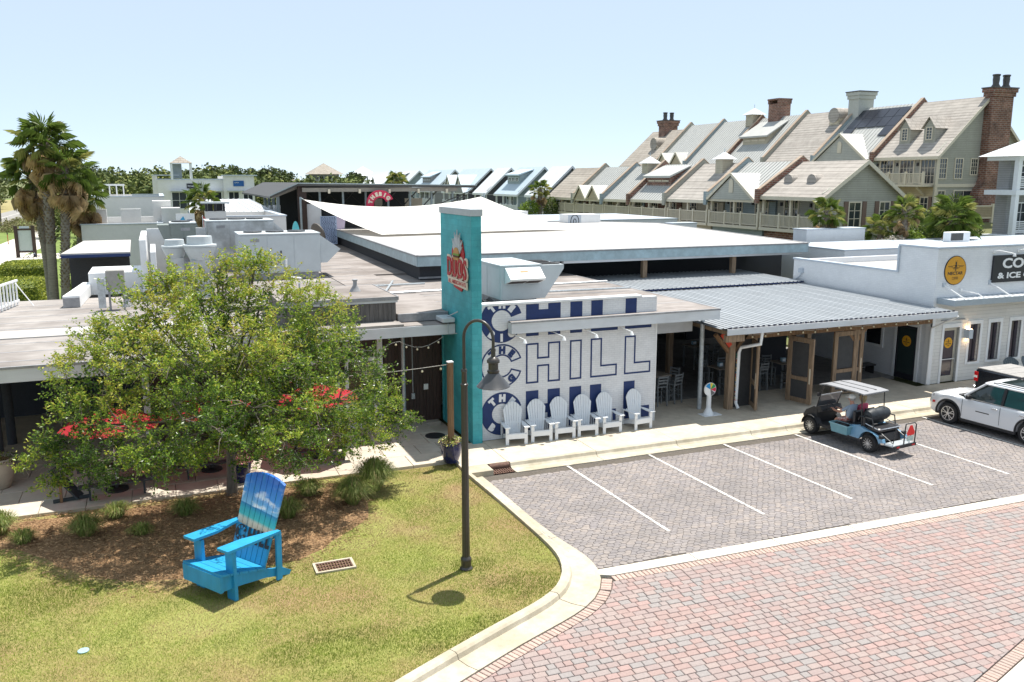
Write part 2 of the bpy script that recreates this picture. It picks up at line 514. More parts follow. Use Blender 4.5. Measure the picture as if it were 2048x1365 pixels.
# ------------------------------------------------------------------ parking lot of stamped stones
m_joint = M("paving_joint", (0.105, 0.09, 0.075), rough=1, var=0.3, scale=20)
STONE = [(0.24, 0.215, 0.208), (0.265, 0.235, 0.222), (0.222, 0.20, 0.197), (0.28, 0.242, 0.22), (0.245, 0.215, 0.20)]
m_stones = [M("stamped_stone", c, rough=0.85, var=0.16, scale=16, bump=0.25, bscale=70, big=0.55, bigscale=0.5, stain=(0.165, 0.15, 0.145)) for c in STONE]
def strip_y(x): return 16.07 - 0.0245*(x - 8.73)
lot = MB(); lot.poly([(8.2, strip_y(8.2)-.02, -0.018), (46, strip_y(46)-.02, -0.018), (46, 22.9, -0.018), (8.2, 22.9, -0.018)])
lot_o = structure("parking_lot", lot, m_joint)
def jit(i, j, k):
    r = random.Random(i*7919 + j*104729 + k*31); return (r.uniform(-.036, .036), r.uniform(-.03, .03))
HW, HH = 0.20, 0.165
stones = []
ncol = int((46-8.2)/HW) + 2; nrow = int(7.0/(HH*0.75)) + 3
for j in range(nrow):
    for i in range(-1, ncol):
        cx = 8.2 + (i + 0.5*(j % 2)) * HW; cy = 15.2 + j*HH*0.75
        pts = []
        I = 2*i + (j % 2)
        for (di, dj, kx, ky) in ((0, 1, 0, .5), (1, 1, .5, .25), (1, 0, .5, -.25), (0, 0, 0, -.5), (-1, 0, -.5, -.25), (-1, 1, -.5, .25)):
            # lattice id of the corner so that neighbours share it
            vid = (I + di, 2*j + {.5: 2, .25: 1, -.25: 0, -.5: -1}[ky])
            jx, jy = jit(vid[0]+500, vid[1]+500, 1)
            pts.append((cx + kx*HW + jx, cy + ky*HH + jy))
        if cx < 8.36 or cx > 45 or cy > 22.83 or cy < strip_y(cx) + 0.05 or not inview(cx, cy, 0, 30): continue
        if cx < 9.0 and cy < 16.9 and (cx - 8.3) < (16.9 - cy)*0.55: continue
        if 8.6 < cx < 9.5 and cy > 22.85: continue
        stones.append((pix(cx, cy, 0)[2], cx, cy, pts))
stones.sort(key=lambda s: s[0])
rest = MB()
def stone_mesh(mb, pts, cx, cy, gap, h, z0):
    n = len(pts); out = []; inn = []
    for (x, y) in pts:
        d = hypot(x-cx, y-cy); k = (d-gap)/d; k2 = (d-gap-.012)/d
        out.append((cx+(x-cx)*k, cy+(y-cy)*k)); inn.append((cx+(x-cx)*k2, cy+(y-cy)*k2))
    vs = [(x, y, z0) for x, y in out] + [(x, y, z0+h*.7) for x, y in out] + [(x, y, z0+h) for x, y in inn]
    fs = [tuple(2*n+i for i in range(n-1, -1, -1))]
    for r in (0, n): fs += [(r+(i+1) % n, r+i, r+n+i, r+n+(i+1) % n) for i in range(n)]
    mb.add(vs, fs)
rs = random.Random(3)
for k, (d, cx, cy, pts) in enumerate(stones):
    h = rs.uniform(.014, .021); mi = rs.randrange(5)
    if k < 300:
        mb = MB(); stone_mesh(mb, pts, cx, cy, .006, h, -.018); part("paving_stone", mb, m_stones[mi], lot_o)
    else:
        rest.cur = mi; stone_mesh(rest, pts, cx, cy, .006, h, -.018)
part("paving_stones", rest, m_stones, lot_o, kind='stuff')
# stall lines
sl = []
for (xa, ya, xb, yb) in ((11.18, 22.8, 11.36, 17.3), (14.08, 22.8, 14.28, 17.3), (16.96, 22.8, 17.25, 17.3), (19.92, 22.8, 20.2, 17.25), (22.85, 22.8, 23.1, 17.1), (25.8, 22.8, 26.05, 17.2), (28.7, 22.8, 28.95, 17.2)):
    mb = MB(); w = .045
    n = 14
    for i in range(n):
        a, b = i/n, (i+1)/n - 0.004
        x0, y0, x1, y1 = lerp(xa, xb, a), lerp(ya, yb, a), lerp(xa, xb, b), lerp(ya, yb, b)
        wa, wb = w*rs.uniform(.85, 1.1), w*rs.uniform(.85, 1.1)
        mb.poly([(x0-wa, y0, .0075), (x1-wb, y1, .0075), (x1+wb, y1, .0075), (x0+wa, y0, .0075)][::-1])
    structure("stall_line", mb, m_road_paint)
# oil stain free; pale band between lot and road, cast in lengths
band = structure("concrete_band", MB().box(8.75, 60, 15.2, 15.3, -.2, -.15), m_concrete_w)
x = 8.72
while x < 42:
    x2 = x + 2.35; g_ = .012
    pts = [(x+g_, strip_y(x)-.36), (x2-g_, strip_y(x2)-.36), (x2-g_, strip_y(x2)), (x+g_, strip_y(x))]
    if x < 9: pts = [(8.84, strip_y(8.8)-.36), (x2-g_, strip_y(x2)-.36), (x2-g_, strip_y(x2)), (8.66, strip_y(8.6)), (8.4, 15.95)]
    part("band_length", MB().prism([(p[0], p[1], -.1) for p in pts], (0, 0, .11)), m_concrete_w, band)
    x = x2

# ------------------------------------------------------------------ brick road
BR = [(0.30, 0.215, 0.195), (0.325, 0.225, 0.205), (0.285, 0.235, 0.22), (0.262, 0.235, 0.225), (0.305, 0.24, 0.22), (0.285, 0.22, 0.205)]
m_bricks = [M("paver_brick", c, rough=0.85, var=0.13, scale=22, bump=0.2, bscale=90, big=0.35, bigscale=0.5, stain=tuple(x*.82+.03 for x in c)) for c in BR]
m_border = [M("border_brick", c, rough=0.85, var=0.12, scale=22, bump=0.2, bscale=90) for c in ((0.40, 0.29, 0.245), (0.43, 0.32, 0.27), (0.37, 0.28, 0.24))]
road = MB(); road.poly([(-9, 2, -.03), (60, 2, -.03), (60, strip_y(60)-.37, -.03), (8.8, 15.72, -.03), (-9, 15.72, -.03)])
m_joint2 = M("dark_paving_joint", (0.075, 0.062, 0.052), rough=1, var=0.3, scale=20)
road_o = structure("brick_road", road, m_joint2)
def outer_d(x, y):
    """signed distance from the gutter's outer edge, positive on the road side"""
    best = 1e9; sg = 1
    for i in range(0, len(kerb_outer)-1):
        a, b = kerb_outer[i], kerb_outer[i+1]
        dx, dy = b[0]-a[0], b[1]-a[1]; L2 = dx*dx+dy*dy
        t = max(0, min(1, ((x-a[0])*dx+(y-a[1])*dy)/L2)) if L2 > 0 else 0
        px, py = a[0]+dx*t, a[1]+dy*t; d = hypot(x-px, y-py)
        if d < best: best = d; sg = 1 if (dx*(y-a[1])-dy*(x-a[0])) > 0 else -1
    return best*sg
def far_d(x, y):    # other side of the road, bottom right corner of the view
    return (y - (9.5 + (x-13.09)*0.32)) * 0.95
bricks = []
def add_brick(cx, cy, hw, hh, ang, border):
    bricks.append((pix(cx, cy, 0)[2], cx, cy, hw, hh, ang, border))
cuts = []
def cut_brick(cx, cy, hw, hh, outer_d=outer_d):
    """a brick sawn along the border course"""
    P = [(cx+a*hw, cy+b*hh) for a, b in ((-1,-1),(1,-1),(1,1),(-1,1))]
    D = [outer_d(*p) - .262 for p in P]; Q = []
    for i in range(4):
        a, b = i-1, i
        if (D[a] > 0) != (D[b] > 0):
            t = D[a]/(D[a]-D[b]); Q.append((lerp(P[a][0], P[b][0], t), lerp(P[a][1], P[b][1], t)))
        if D[b] > 0: Q.append(P[b])
    if len(Q) >= 3:
        mx, my = sum(q[0] for q in Q)/len(Q), sum(q[1] for q in Q)/len(Q)
        if min(hypot(q[0]-mx, q[1]-my) for q in Q) > .03: cuts.append((mx, my, Q))
RH = 0.168; row = 0; y = 8.4
rb = random.Random(11)
while y < 15.75:
    x = -2 + rb.uniform(0, .25)
    while x < 34:
        w = rb.choice((.168, .252, .252, .252, .30))
        cx, cy = x + w/2, y + RH/2 - 0.0245*(x+w/2-8.7)
        if inview(cx, cy, 0, 20) and cy + RH/2 < strip_y(cx) - .36 - .25 and far_d(cx, cy) > .10:
            od = outer_d(cx, cy)
            if far_d(cx, cy) < .42: cut_brick(cx, cy, w/2, RH/2, far_d); x += w; continue
            if od > .43: add_brick(cx, cy, w/2, RH/2, -0.0245, False)
            elif od > .10: cut_brick(cx, cy, w/2, RH/2)
        x += w
    y += RH
# soldier courses
def soldiers(pts, off, length, w=.105):
    acc = 0.0
    for i in range(len(pts)-1):
        a, b = Vector(pts[i][:2]), Vector(pts[i+1][:2]); d = (b-a); L = d.length
        if L < 1e-5: continue
        d /= L; nn = Vector((-d.y, d.x)) * off
        while acc < L:
            p = a + d*acc + nn
            if inview(p.x, p.y, 0, 30): add_brick(p.x, p.y, w/2, length/2, atan2(d.y, d.x), True)
            acc += w + .004
        acc -= L
KO = [p for p in kerb_outer if p[1] < 15.72]
soldiers(KO, .13, .24)
soldiers([(8.86, strip_y(8.86)-.36), (40, strip_y(40)-.36)], -.13, .24)
soldiers([(9, 8.19), (20, 11.71)], .13, .24)
bricks.sort(key=lambda b: b[0])
rest = MB()
def brick_shape(mb, cx, cy, hw, hh, ang, h, gap=.006):
    c, s_ = cos(ang), sin(ang); hw -= gap; hh -= gap; e = .012
    def q(a, b, z): return (cx+a*c-b*s_, cy+a*s_+b*c, z)
    vs = [q(a*hw, b*hh, -.03) for a, b in ((-1,-1),(1,-1),(1,1),(-1,1))] + [q(a*hw, b*hh, h-.008) for a, b in ((-1,-1),(1,-1),(1,1),(-1,1))] + [q(a*(hw-e), b*(hh-e), h) for a, b in ((-1,-1),(1,-1),(1,1),(-1,1))]
    fs = [(8,9,10,11)]
    for r in (0, 4): fs += [(r+i, r+(i+1) % 4, r+4+(i+1) % 4, r+4+i) for i in range(4)]
    mb.add(vs, fs)
for k, (d, cx, cy, hw, hh, ang, bd) in enumerate(bricks):
    h = rb.uniform(-.004, .004)
    t = mnoise.noise(Vector((cx*.8, cy*.8, 1)))
    mi = rb.randrange(3) if bd else rb.choice((0, 1, 4, 5, 2)) if t*.6 + rb.uniform(-.6, .6) > -0.10 else rb.choice((2, 3, 3, 0, 5))
    if k < 300:
        mb = MB(); brick_shape(mb, cx, cy, hw, hh, ang, h); part("brick", mb, m_border[mi] if bd else m_bricks[mi], road_o, fix=False)
    else:
        rest.cur = mi + (6 if bd else 0); brick_shape(rest, cx, cy, hw, hh, ang, h)
for mx, my, Q in cuts:
    rest.cur = rb.randrange(6); stone_mesh(rest, Q, mx, my, .006, .03, -.03)
part("paving_bricks", rest, m_bricks + m_border, road_o, kind='stuff', fix=False)
structure("gutter", MB().prism([(9, 8.17, -.1), (20, 11.69, -.1), (20, 10.0, -.1), (9, 6.5, -.1)], (0, 0, .105)), m_concrete_w)

# ------------------------------------------------------------------ sidewalk and patio slabs
walk = structure("sidewalk", MB().box(8.0, 60, 23.6, 26, -.1, 0.0), m_concrete)
x = 7.97
while x < 44:
    x2 = x + rs.choice((1.5, 1.5, 3.0))
    y1 = 25.72 if x2 < 16.3 else 27.9 if x2 < 29 else 26.05
    part("slab", MB().cbox(x+.006, x2-.006, 23.52, y1, 0.0, .15 + rs.uniform(-.003, .003), .008), m_concrete, walk)
    kp = [(x+.008, 22.84, -.1), (x+.008, 22.84, .012), (x+.008, 23.26, .0), (x+.008, 23.33, .05), (x+.008, 23.37, .14), (x+.008, 23.41, .155), (x+.008, 23.51, .155), (x+.008, 23.51, -.1)]
    if x2 > 9.6:
        xs = max(x, 9.5); kp = [(xs+.008, q[1], q[2]) for q in kp]
        part("kerb_length", MB().prism(kp, (x2-xs-.016, 0, 0)), m_kerb_dirty, walk)
    x = x2
part("kerb_length", MB().box(7.97, 8.78, 22.9, 23.51, -.1, .15), m_kerb_dirty, walk)
patio = structure("patio", MB().box(-14, 9.1, 24.25, 34, -.1, 0.0), m_concrete)
m_patio = [M("patio_slab", c, rough=.85, var=.1, scale=4, bump=.12, bscale=60, big=.25, bigscale=.6, stain=(.33, .27, .19)) for c in ((.50, .45, .37), (.47, .42, .35), (.53, .47, .385))]
py = 24.22
for j, hgt in enumerate((1.0, 1.0, 1.15, 1.15, 1.3, 1.5)):
    px = -9.0 + (j % 2)*.55
    while px < 7.9:
        w = 1.12; xr = min(px + w, 7.96) if py < 25.4 else min(px+w, 9.06)
        if xr > px + .1: part("slab", MB().cbox(px+.007, xr-.007, py+.007, py+hgt-.007, 0, .15 + rs.uniform(-.003, .003), .008), m_patio[rs.randrange(3)], patio)
        px += w
    py += hgt
structure("patio_floor", MB().box(16.0, 29.7, 27.92, 42, 0, .146), M("patio_floor_concrete", (.23, .22, .21), rough=.85, var=.25, scale=3, bump=.1))
structure("building_floor", MB().box(-14, 16, 31.2, 45, 0, .14), m_concrete)

# ================================================================== front buildings
m_teal = brick_mat("teal_painted_block", (0.045, 0.36, 0.40), (0.065, 0.41, 0.45), (0.035, 0.31, 0.36), 1.0, .40, .20, .006, 'xyz', rough=.6, bump=.3, var=.16)
m_teal_cap = M("grey_metal_cap", (0.42, 0.45, 0.47), rough=.5, var=.08)
m_mural = brick_mat("white_painted_brick", (0.70, 0.70, 0.71), (0.74, 0.74, 0.75), (0.62, 0.62, 0.64), 1.0, .21, .075, .007, 'xz', rough=.6, bump=.5, var=.06)
m_navy = M("navy_mural_paint", (0.014, 0.034, 0.125), rough=.6, var=.12, scale=5, bump=.1, bscale=25)
m_mural_white = M("white_mural_paint", (0.74, 0.74, 0.75), rough=.6, var=.04)
m_roof_old = M("weathered_roof", (0.285, 0.255, 0.238), rough=.95, var=.18, scale=1.6, stretch=(.5, 1.6, 1), big=.65, bigscale=.42, stain=(.13, .108, .095), bump=.1, bscale=20, detail=9)
m_roof_white = M("white_membrane_roof", (0.44, 0.425, 0.405), rough=.8, var=.07, scale=.8, stretch=(1, .35, 1), big=.4, bigscale=.22, stain=(.33, .305, .28), detail=8)
m_roof_pale = M("pale_membrane_roof", (0.30, 0.275, 0.258), rough=.95, var=.2, scale=1.3, stretch=(.45, 1.3, 1), big=.75, bigscale=.34, stain=(.15, .13, .12), detail=9)
m_fascia = M("painted_fascia", (0.62, 0.64, 0.67), rough=.55, var=.06, scale=2, stretch=(.4, .4, 3), big=.3, bigscale=.9, stain=(.42, .42, .42))
m_edge = M("roof_edge_metal", (0.30, 0.30, 0.31), rough=.6, var=.2, scale=4)
m_darkwall = M("charcoal_stucco", (0.045, 0.048, 0.055), rough=.9, var=.15, scale=20, bump=.2)
m_darkwood = M("dark_brown_board", (0.05, 0.03, 0.024), rough=.6, var=.3, scale=3, stretch=(6, 6, .5))
m_greywood = M("weathered_grey_wood", (0.13, 0.12, 0.115), rough=.9, var=.3, scale=3, stretch=(8, 8, .6), bump=.2)
m_hvac = M("hvac_sheet_metal", (0.50, 0.54, 0.56), rough=.5, var=.05, scale=2, big=.15, bigscale=1.5, stain=(.40, .42, .43))
m_hvac_dirty = M("hvac_stained", (0.55, 0.57, 0.58), rough=.6, var=.08, scale=3, big=.6, bigscale=1.1, stain=(.22, .22, .21))
m_glassdark = glass_mat("dark_glass", (0.02, 0.022, 0.026), .06)
m_timber = M("brown_timber", (0.20, 0.115, 0.06), rough=.8, var=.3, scale=3, stretch=(7, 7, .6), bump=.2)
m_timber_w = M("weathered_timber", (0.25, 0.175, 0.115), rough=.85, var=.35, scale=3, stretch=(7, 7, .6), bump=.25)
m_red = M("sign_red", (0.42, 0.02, 0.025), rough=.5, var=.05)
m_cream = M("sign_cream", (0.68, 0.60, 0.47), rough=.5, var=.04)
m_signgrey = M("sign_silver", (0.45, 0.48, 0.49), rough=.5, var=.08)

def clip_z(mb, zmax, axis=1):
    """cut lettering off at a height (local y)"""
    out = MB()
    for f in mb.f:
        P = [mb.v[i] for i in f]; Q = []
        for i in range(len(P)):
            a, b = P[i-1], P[i]; ia, ib = a[axis] <= zmax, b[axis] <= zmax
            if ia != ib:
                t = (zmax-a[axis])/(b[axis]-a[axis]); Q.append(tuple(lerp(a[k], b[k], t) for k in range(3)))
            if ib: Q.append(b)
        if len(Q) >= 3: out.poly(Q)
    return out
def offset_poly(P, d):
    """inward mitred offset of a counter-clockwise polygon"""
    n = len(P); out = []
    for i in range(n):
        p0, p1, p2 = Vector(P[i-1]), Vector(P[i]), Vector(P[(i+1) % n])
        a, b = (p1-p0).normalized(), (p2-p1).normalized()
        na, nb = Vector((-a.y, a.x)), Vector((-b.y, b.x))
        m = na + nb; m = m / max(.15, m.dot(na)); out.append((p1 + m*d)[:])
    return out
def H_poly(x0, x1, z0, z1, s=.46, b=.40, up=.62):
    zb = z0 + up*(z1-z0)*.66; zt = zb + b*.8
    return [(x0, z0), (x0+s, z0), (x0+s, zb), (x1-s, zb), (x1-s, z0), (x1, z0), (x1, z1), (x1-s, z1), (x1-s, zt), (x0+s, zt), (x0+s, z1), (x0, z1)]
def I_poly(x0, x1, z0, z1): return [(x0, z0), (x1, z0), (x1, z1), (x0, z1)]
def L_poly(x0, x1, z0, z1, s=.44, b=.42): return [(x0, z0), (x1, z0), (x1, z0+b), (x0+s, z0+b), (x0+s, z1), (x0, z1)]
def C_poly(cx, cz, R, r, g=17, n=40):
    a = [radians(lerp(g, 360-g, i/n)) for i in range(n+1)]
    return [(cx+R*cos(t), cz+R*sin(t)) for t in a] + [(cx+r*cos(t), cz+r*sin(t)) for t in reversed(a)]
def flat_poly(P, d=.004, R=None):
    """n-gon fill; C shapes get quads so that the fill is exact"""
    mb = MB()
    if R:
        k = len(P)//2
        for i in range(k-1): mb.poly([(P[i][0], P[i][1], d), (P[i+1][0], P[i+1][1], d), (P[2*k-2-i][0], P[2*k-2-i][1], d), (P[2*k-1-i][0], P[2*k-1-i][1], d)])
    else: mb.prism([(p[0], p[1], 0) for p in P], (0, 0, d))
    return mb
def ring_poly(P, w, d=.004):
    Q = offset_poly(P, w); mb = MB(); n = len(P)
    for i in range(n): j = (i+1) % n; mb.poly([(P[i][0], P[i][1], d), (P[j][0], P[j][1], d), (Q[j][0], Q[j][1], d), (Q[i][0], Q[i][1], d)])
    return mb

# ------------------------------------------------------------------ teal pillar with its sign
t = thing("sign_pillar", "tall slim teal painted block pillar with grey metal cap beside the mural", "pillar", (9.24, 27.1, .15))
part("shaft", MB().cbox(9.07, 9.41, 25.53, 28.7, .15, 7.55, .012), m_teal, t)
part("cap", MB().box(9.04, 9.44, 25.49, 28.74, 7.55, 7.76), m_teal_cap, t)
cd = MB(); cd.tube([(9.05, 28.62, 3.3), (9.05, 28.62, .2)], .02, 6); cd.tube([(9.05, 28.50, 3.3), (9.05, 28.50, .2)], .016, 6)
part("conduit", cd, m_teal, t)
sg = thing("eatery_sign", "red and cream DUOS ALL AMERICAN EATS sign with burger and silver plume on teal pillar", "sign", (9.05, 26.7, 6.0))
FX = face_mx(9.07)
def shape_x(pts, d0, d1): return MB().prism([(p[0], p[1], d0) for p in pts], (0, 0, d1-d0)).move(FX)
# local x = -y of the world
cx = -26.72
back = [(cx-.55, 5.32), (cx-.42, 5.16), (cx+.30, 5.08), (cx+.45, 5.22), (cx+.60, 5.22), (cx+.60, 6.35), (cx+.36, 6.75), (cx-.36, 6.75), (cx-.62, 6.35)]
part("backing", shape_x(back, .01, .05), m_red, sg)
pl = MB()
for k in range(11):
    a = radians(lerp(150, 30, k/10)); L = 0.62 + .12*(k % 2) - .05*abs(k-5)/5
    b0 = Vector((cx, 6.22)); dv = Vector((cos(a)*.95, sin(a)*1.1))
    nv = Vector((-dv.y, dv.x)).normalized()*.075
    p = [b0 + dv*.05 - nv*.6, b0 + dv*L*.6 - nv, b0 + dv*L*1.05, b0 + dv*L*.6 + nv, b0 + dv*.05 + nv*.6]
    pl.prism([(q.x, q.y, .05) for q in p], (0, 0, .03 + .004*(k % 3)))
part("plume", pl.move(FX), m_signgrey, sg)
bu = MB(); bu.prism([(cx+.24*cos(i*pi/9), 6.30+.20*sin(i*pi/9), .085) for i in range(10)], (0, 0, .04))
bu.cur = 1; bu.prism([(cx-.27, 6.24, .085), (cx+.27, 6.24, .085), (cx+.27, 6.30, .085), (cx-.27, 6.30, .085)], (0, 0, .045))
bu.cur = 2; bu.prism([(cx-.25, 6.18, .085), (cx+.25, 6.18, .085), (cx+.25, 6.24, .085), (cx-.25, 6.24, .085)], (0, 0, .05))
bu.cur = 0; bu.prism([(cx-.24, 6.09, .085), (cx+.24, 6.09, .085), (cx+.26, 6.18, .085), (cx-.26, 6.18, .085)], (0, 0, .04))
part("burger", bu.move(FX), [M("bun", (.5, .27, .09), var=.1), M("lettuce", (.18, .32, .06), var=.1), M("patty", (.10, .04, .02), var=.1)], sg)
part("lettering_outline", text_fit("DUOS", cx-1.02, cx+1.04, 5.44, 6.22, bold=.05, depth=.03, M4=FX @ Matrix.Translation((0, 0, .055))), m_cream, sg)
part("lettering", text_fit("DUOS", cx-.95, cx+.97, 5.51, 6.15, bold=.012, depth=.03, M4=FX @ Matrix.Translation((0, 0, .085))), m_red, sg)
part("plaque", shape_x([(cx-.9, 5.28), (cx+.98, 5.20), (cx+.98, 5.44), (cx-.9, 5.50)], .055, .10), m_cream, sg)
part("plaque_lettering", text_fit("ALL AMERICAN EATS", cx-.84, cx+.92, 5.285, 5.42, bold=.01, depth=.006, M4=FX @ Matrix.Translation((0, 0, .10))), m_red, sg, kind='stuff')

# ------------------------------------------------------------------ the low restaurant building: mural wall, canopies, old roofs
b = thing("mural_building", "low restaurant building with white brick wall painted THE BIG CHILL and weathered flat roof", "building", (13, 29, .15))
part("wall", MB().box(9.412, 16.03, 25.75, 26.05, .15, 4.66), m_mural, b)
part("side_wall", MB().box(15.83, 16.03, 26.052, 33, .15, 4.0), m_white_paint, b)
part("coping", MB().box(9.412, 15.42, 25.71, 26.09, 4.662, 4.73), m_white, b)
part("wall_trim", MB().box(16.032, 16.07, 25.73, 26.07, .15, 3.75), m_white, b)
F = face_y(25.747)
def word(z0, z1, mode, zc):
    L = [H_poly(11.04, 12.30, z0, z1), I_poly(12.66, 13.11, z0, z1), L_poly(13.45, 14.49, z0, z1), L_poly(14.78, 15.84, z0, z1)]
    for k, P in enumerate(L):
        mb = flat_poly(P) if mode == 'solid' else ring_poly(P, .058)
        if zc: mb = clip_z(mb, zc)
        part("mural_letter", mb.move(F), m_navy, b)
    cz = (z0+z1)/2 - (.10 if zc else 0)
    P = C_poly(10.17, cz, .735, .345)
    mb = flat_poly(P, R=1) if mode == 'solid' else ring_poly(P, .05)
    if zc: mb = clip_z(mb, zc)
    part("mural_letter", mb.move(F), m_navy, b)
    mt = m_mural_white if mode == 'solid' else m_navy
    for body, a0, a1, inw, rr in (("THE", 128, 48, False, .43), ("BIG", 232, 308, True, .665)):
        for k, c_ in enumerate(body):
            a_ = lerp(a0, a1, k/2)
            tx = arc_text(c_, 10.17, cz, rr, a_, a_, .30, bold=.03, depth=.002, inward=inw)
            if zc: tx = clip_z(tx, zc)
            if tx.f: part("small_letter", tx.move(F @ Matrix.Translation((0, 0, .005))), mt, b)
word(3.57, 4.93, 'solid', 4.64); word(1.955, 3.325, 'outline', None); word(.335, 1.70, 'solid', None)
# roof and canopies
part("roof", MB().box(7.30, 9.04, 28.0, 64, 4.0, 4.2), m_roof_old, b)
part("roof", MB().box(9.412, 18.42, 26.092, 40.5, 3.95, 4.13), m_roof_old, b)
part("roof", MB().box(9.042, 9.41, 28.74, 64, 4.0, 4.198).box(9.412, 13, 40.502, 64, 4.0, 4.199), m_roof_old, b)
part("roof", MB().box(1.972, 7.298, 32.0, 52, 3.85, 4.17), m_roof_pale, b)
part("roof_edge", MB().box(7.29, 9.04, 27.9, 27.998, 3.95, 4.22), m_edge, b)
cn = MB().box(10.4, 18.42, 25.42, 25.708, 4.04, 4.13); cn.box(16.08, 18.42, 25.709, 26.09, 4.04, 4.13)
part("canopy_roof", cn, m_roof_old, b)
part("canopy_fascia", MB().box(10.38, 18.45, 25.38, 25.418, 3.75, 4.08).box(10.38, 10.399, 25.42, 25.7, 3.75, 4.08).box(18.421, 18.45, 25.42, 40, 3.75, 4.08), m_fascia, b)
part("canopy_edge", MB().box(10.36, 18.47, 25.36, 25.42, 4.083, 4.14).box(18.42, 18.47, 25.42, 40, 4.083, 4.14), m_edge, b)
part("canopy_soffit", MB().box(10.4, 18.42, 25.42, 25.74, 3.77, 3.80).box(16.08, 18.42, 25.742, 33, 3.77, 3.80), m_darkwall, b)
part("beam", MB().box(16.08, 18.40, 27.0, 27.2, 3.05, 3.45), m_fascia, b)
part("upper_screen", MB().box(16.08, 18.40, 27.05, 27.1, 3.45, 3.83), m_darkwall, b)
part("steel_column", MB().tube([(18.47, 26.45, .15), (18.47, 26.45, 3.77)], .085, 12), m_galv, b, smooth=True)
# left of the pillar
part("canopy_roof", MB().box(2.0, 9.045, 27.2, 27.898, 3.72, 3.93), m_roof_old, b)
part("canopy_fascia", MB().box(1.98, 9.045, 27.16, 27.198, 3.56, 3.90), m_fascia, b)
part("canopy_roof", MB().box(-16, 1.97, 25.75, 40.0, 3.55, 3.76), m_roof_pale, b)
part("canopy_roof", MB().box(1.972, 7.29, 27.2, 31.99, 3.93, 3.99), m_roof_pale, b)
part("canopy_fascia", MB().box(-16, 1.985, 25.70, 25.748, 3.36, 3.72), m_fascia, b)
part("canopy_edge", MB().box(-16, 1.985, 25.68, 25.75, 3.722, 3.79), m_edge, b)
part("roof_seam", MB().box(-16, 1.9, 30.6, 33.4, 3.761, 3.80) if False else MB().box(-16, 1.9, 30.4, 31.9, 3.761, 3.80), m_roof_white, b)
part("back_wall", MB().box(-.6, 9.06, 28.9, 29.1, .15, 3.55), m_darkwood, b)
part("back_wall", MB().box(-14, -.6, 35.0, 35.2, .15, 3.55), m_darkwall, b)
part("side_wall", MB().box(-.8, -.601, 28.9, 35, .15, 3.55), m_white_paint, b)
pk = MB()
for k in range(16): pk.box(7.0+k*.125, 7.117+k*.125, 28.86, 28.897, .15, 3.5)
part("wall_boards", pk, m_darkwood, b, kind='stuff')
# white framed doors and windows behind the tree
for x0, w, h, z0 in ((5.6, 1.1, 2.5, .15), (4.3, 1.1, 2.5, .15), (2.4, 1.6, 1.7, .9), (0.2, 1.6, 1.7, .9)):
    fr = MB()
    fr.box(x0, x0+.12, 28.80, 28.895, z0, z0+h).box(x0+w-.12, x0+w, 28.80, 28.895, z0, z0+h).box(x0+.12, x0+w-.12, 28.80, 28.895, z0+h-.14, z0+h).box(x0+.12, x0+w-.12, 28.80, 28.895, z0, z0+.2)
    d = part("door" if z0 < .5 else "window", fr, m_white_paint, b)
    part("pane", MB().box(x0+.121, x0+w-.121, 28.85, 28.88, z0+.2, z0+h-.141), m_glassdark, d)
part("door_frame", MB().box(6.72, 6.9, 28.7, 28.858, .15, 3.5), m_white_paint, b)
part("steel_column", MB().tube([(7.55, 28.4, .15), (7.55, 28.4, 3.6)], .07, 12), m_galv, b, smooth=True)
part("steel_column", MB().tube([(-4.9, 31.3, .15), (-4.9, 31.3, 3.55)], .14, 14), m_darkwall, b, smooth=True)
part("steel_column", MB().tube([(-4.8, 28.3, .15), (-4.8, 28.3, 3.55)], .14, 14), m_darkwall, b, smooth=True)
part("switch_box", MB().box(8.40, 8.56, 28.82, 28.858, 1.3, 1.5), m_white, b)
cd = MB().tube([(8.0, 28.84, 3.4), (8.0, 28.84, 1.05)], .018, 6); cd.box(7.94, 8.06, 28.8, 28.857, 1.0, 1.2)
part("conduit", cd, m_galv, b)
part("outlet", MB().box(7.15, 7.27, 28.82, 28.858, .9, 1.2), m_white, b)
# wood clad raised box
wb = MB().box(3.5, 7.24, 28.06, 31.6, 3.995, 4.74)
part("raised_roof_box", wb, m_greywood, b)
for k in range(25):
    part("board", MB().box(3.5+k*.15, 3.5+k*.15+.142, 28.02+rs.uniform(0, .008), 28.058, 4.0, 4.72), m_greywood, b)
part("raised_roof", MB().box(3.44, 7.30, 27.98, 31.66, 4.742, 4.80), m_roof_old, b)
part("raised_roof_edge", MB().box(3.42, 7.32, 27.94, 27.978, 4.70, 4.82).box(7.302, 7.34, 27.98, 31.7, 4.70, 4.82), m_edge, b)
part("raised_roof_fascia", MB().box(3.42, 7.30, 27.985, 28.016, 4.62, 4.70), m_fascia, b)
# lapped membrane seams
for k in range(9): part("membrane_lap", MB().box(-15.9, 1.9, 26.6+k*1.45, 26.66+k*1.45, 3.7605, 3.766), m_edge, b)
for k in range(7): part("membrane_lap", MB().box(9.5, 18.3, 27.3+k*1.8, 27.36+k*1.8, 4.1305, 4.136), m_edge, b)
for k in range(8): part("membrane_lap", MB().box(2.0, 9.0, 33.0+k*1.8, 33.06+k*1.8, 4.2005, 4.206), m_edge, b)
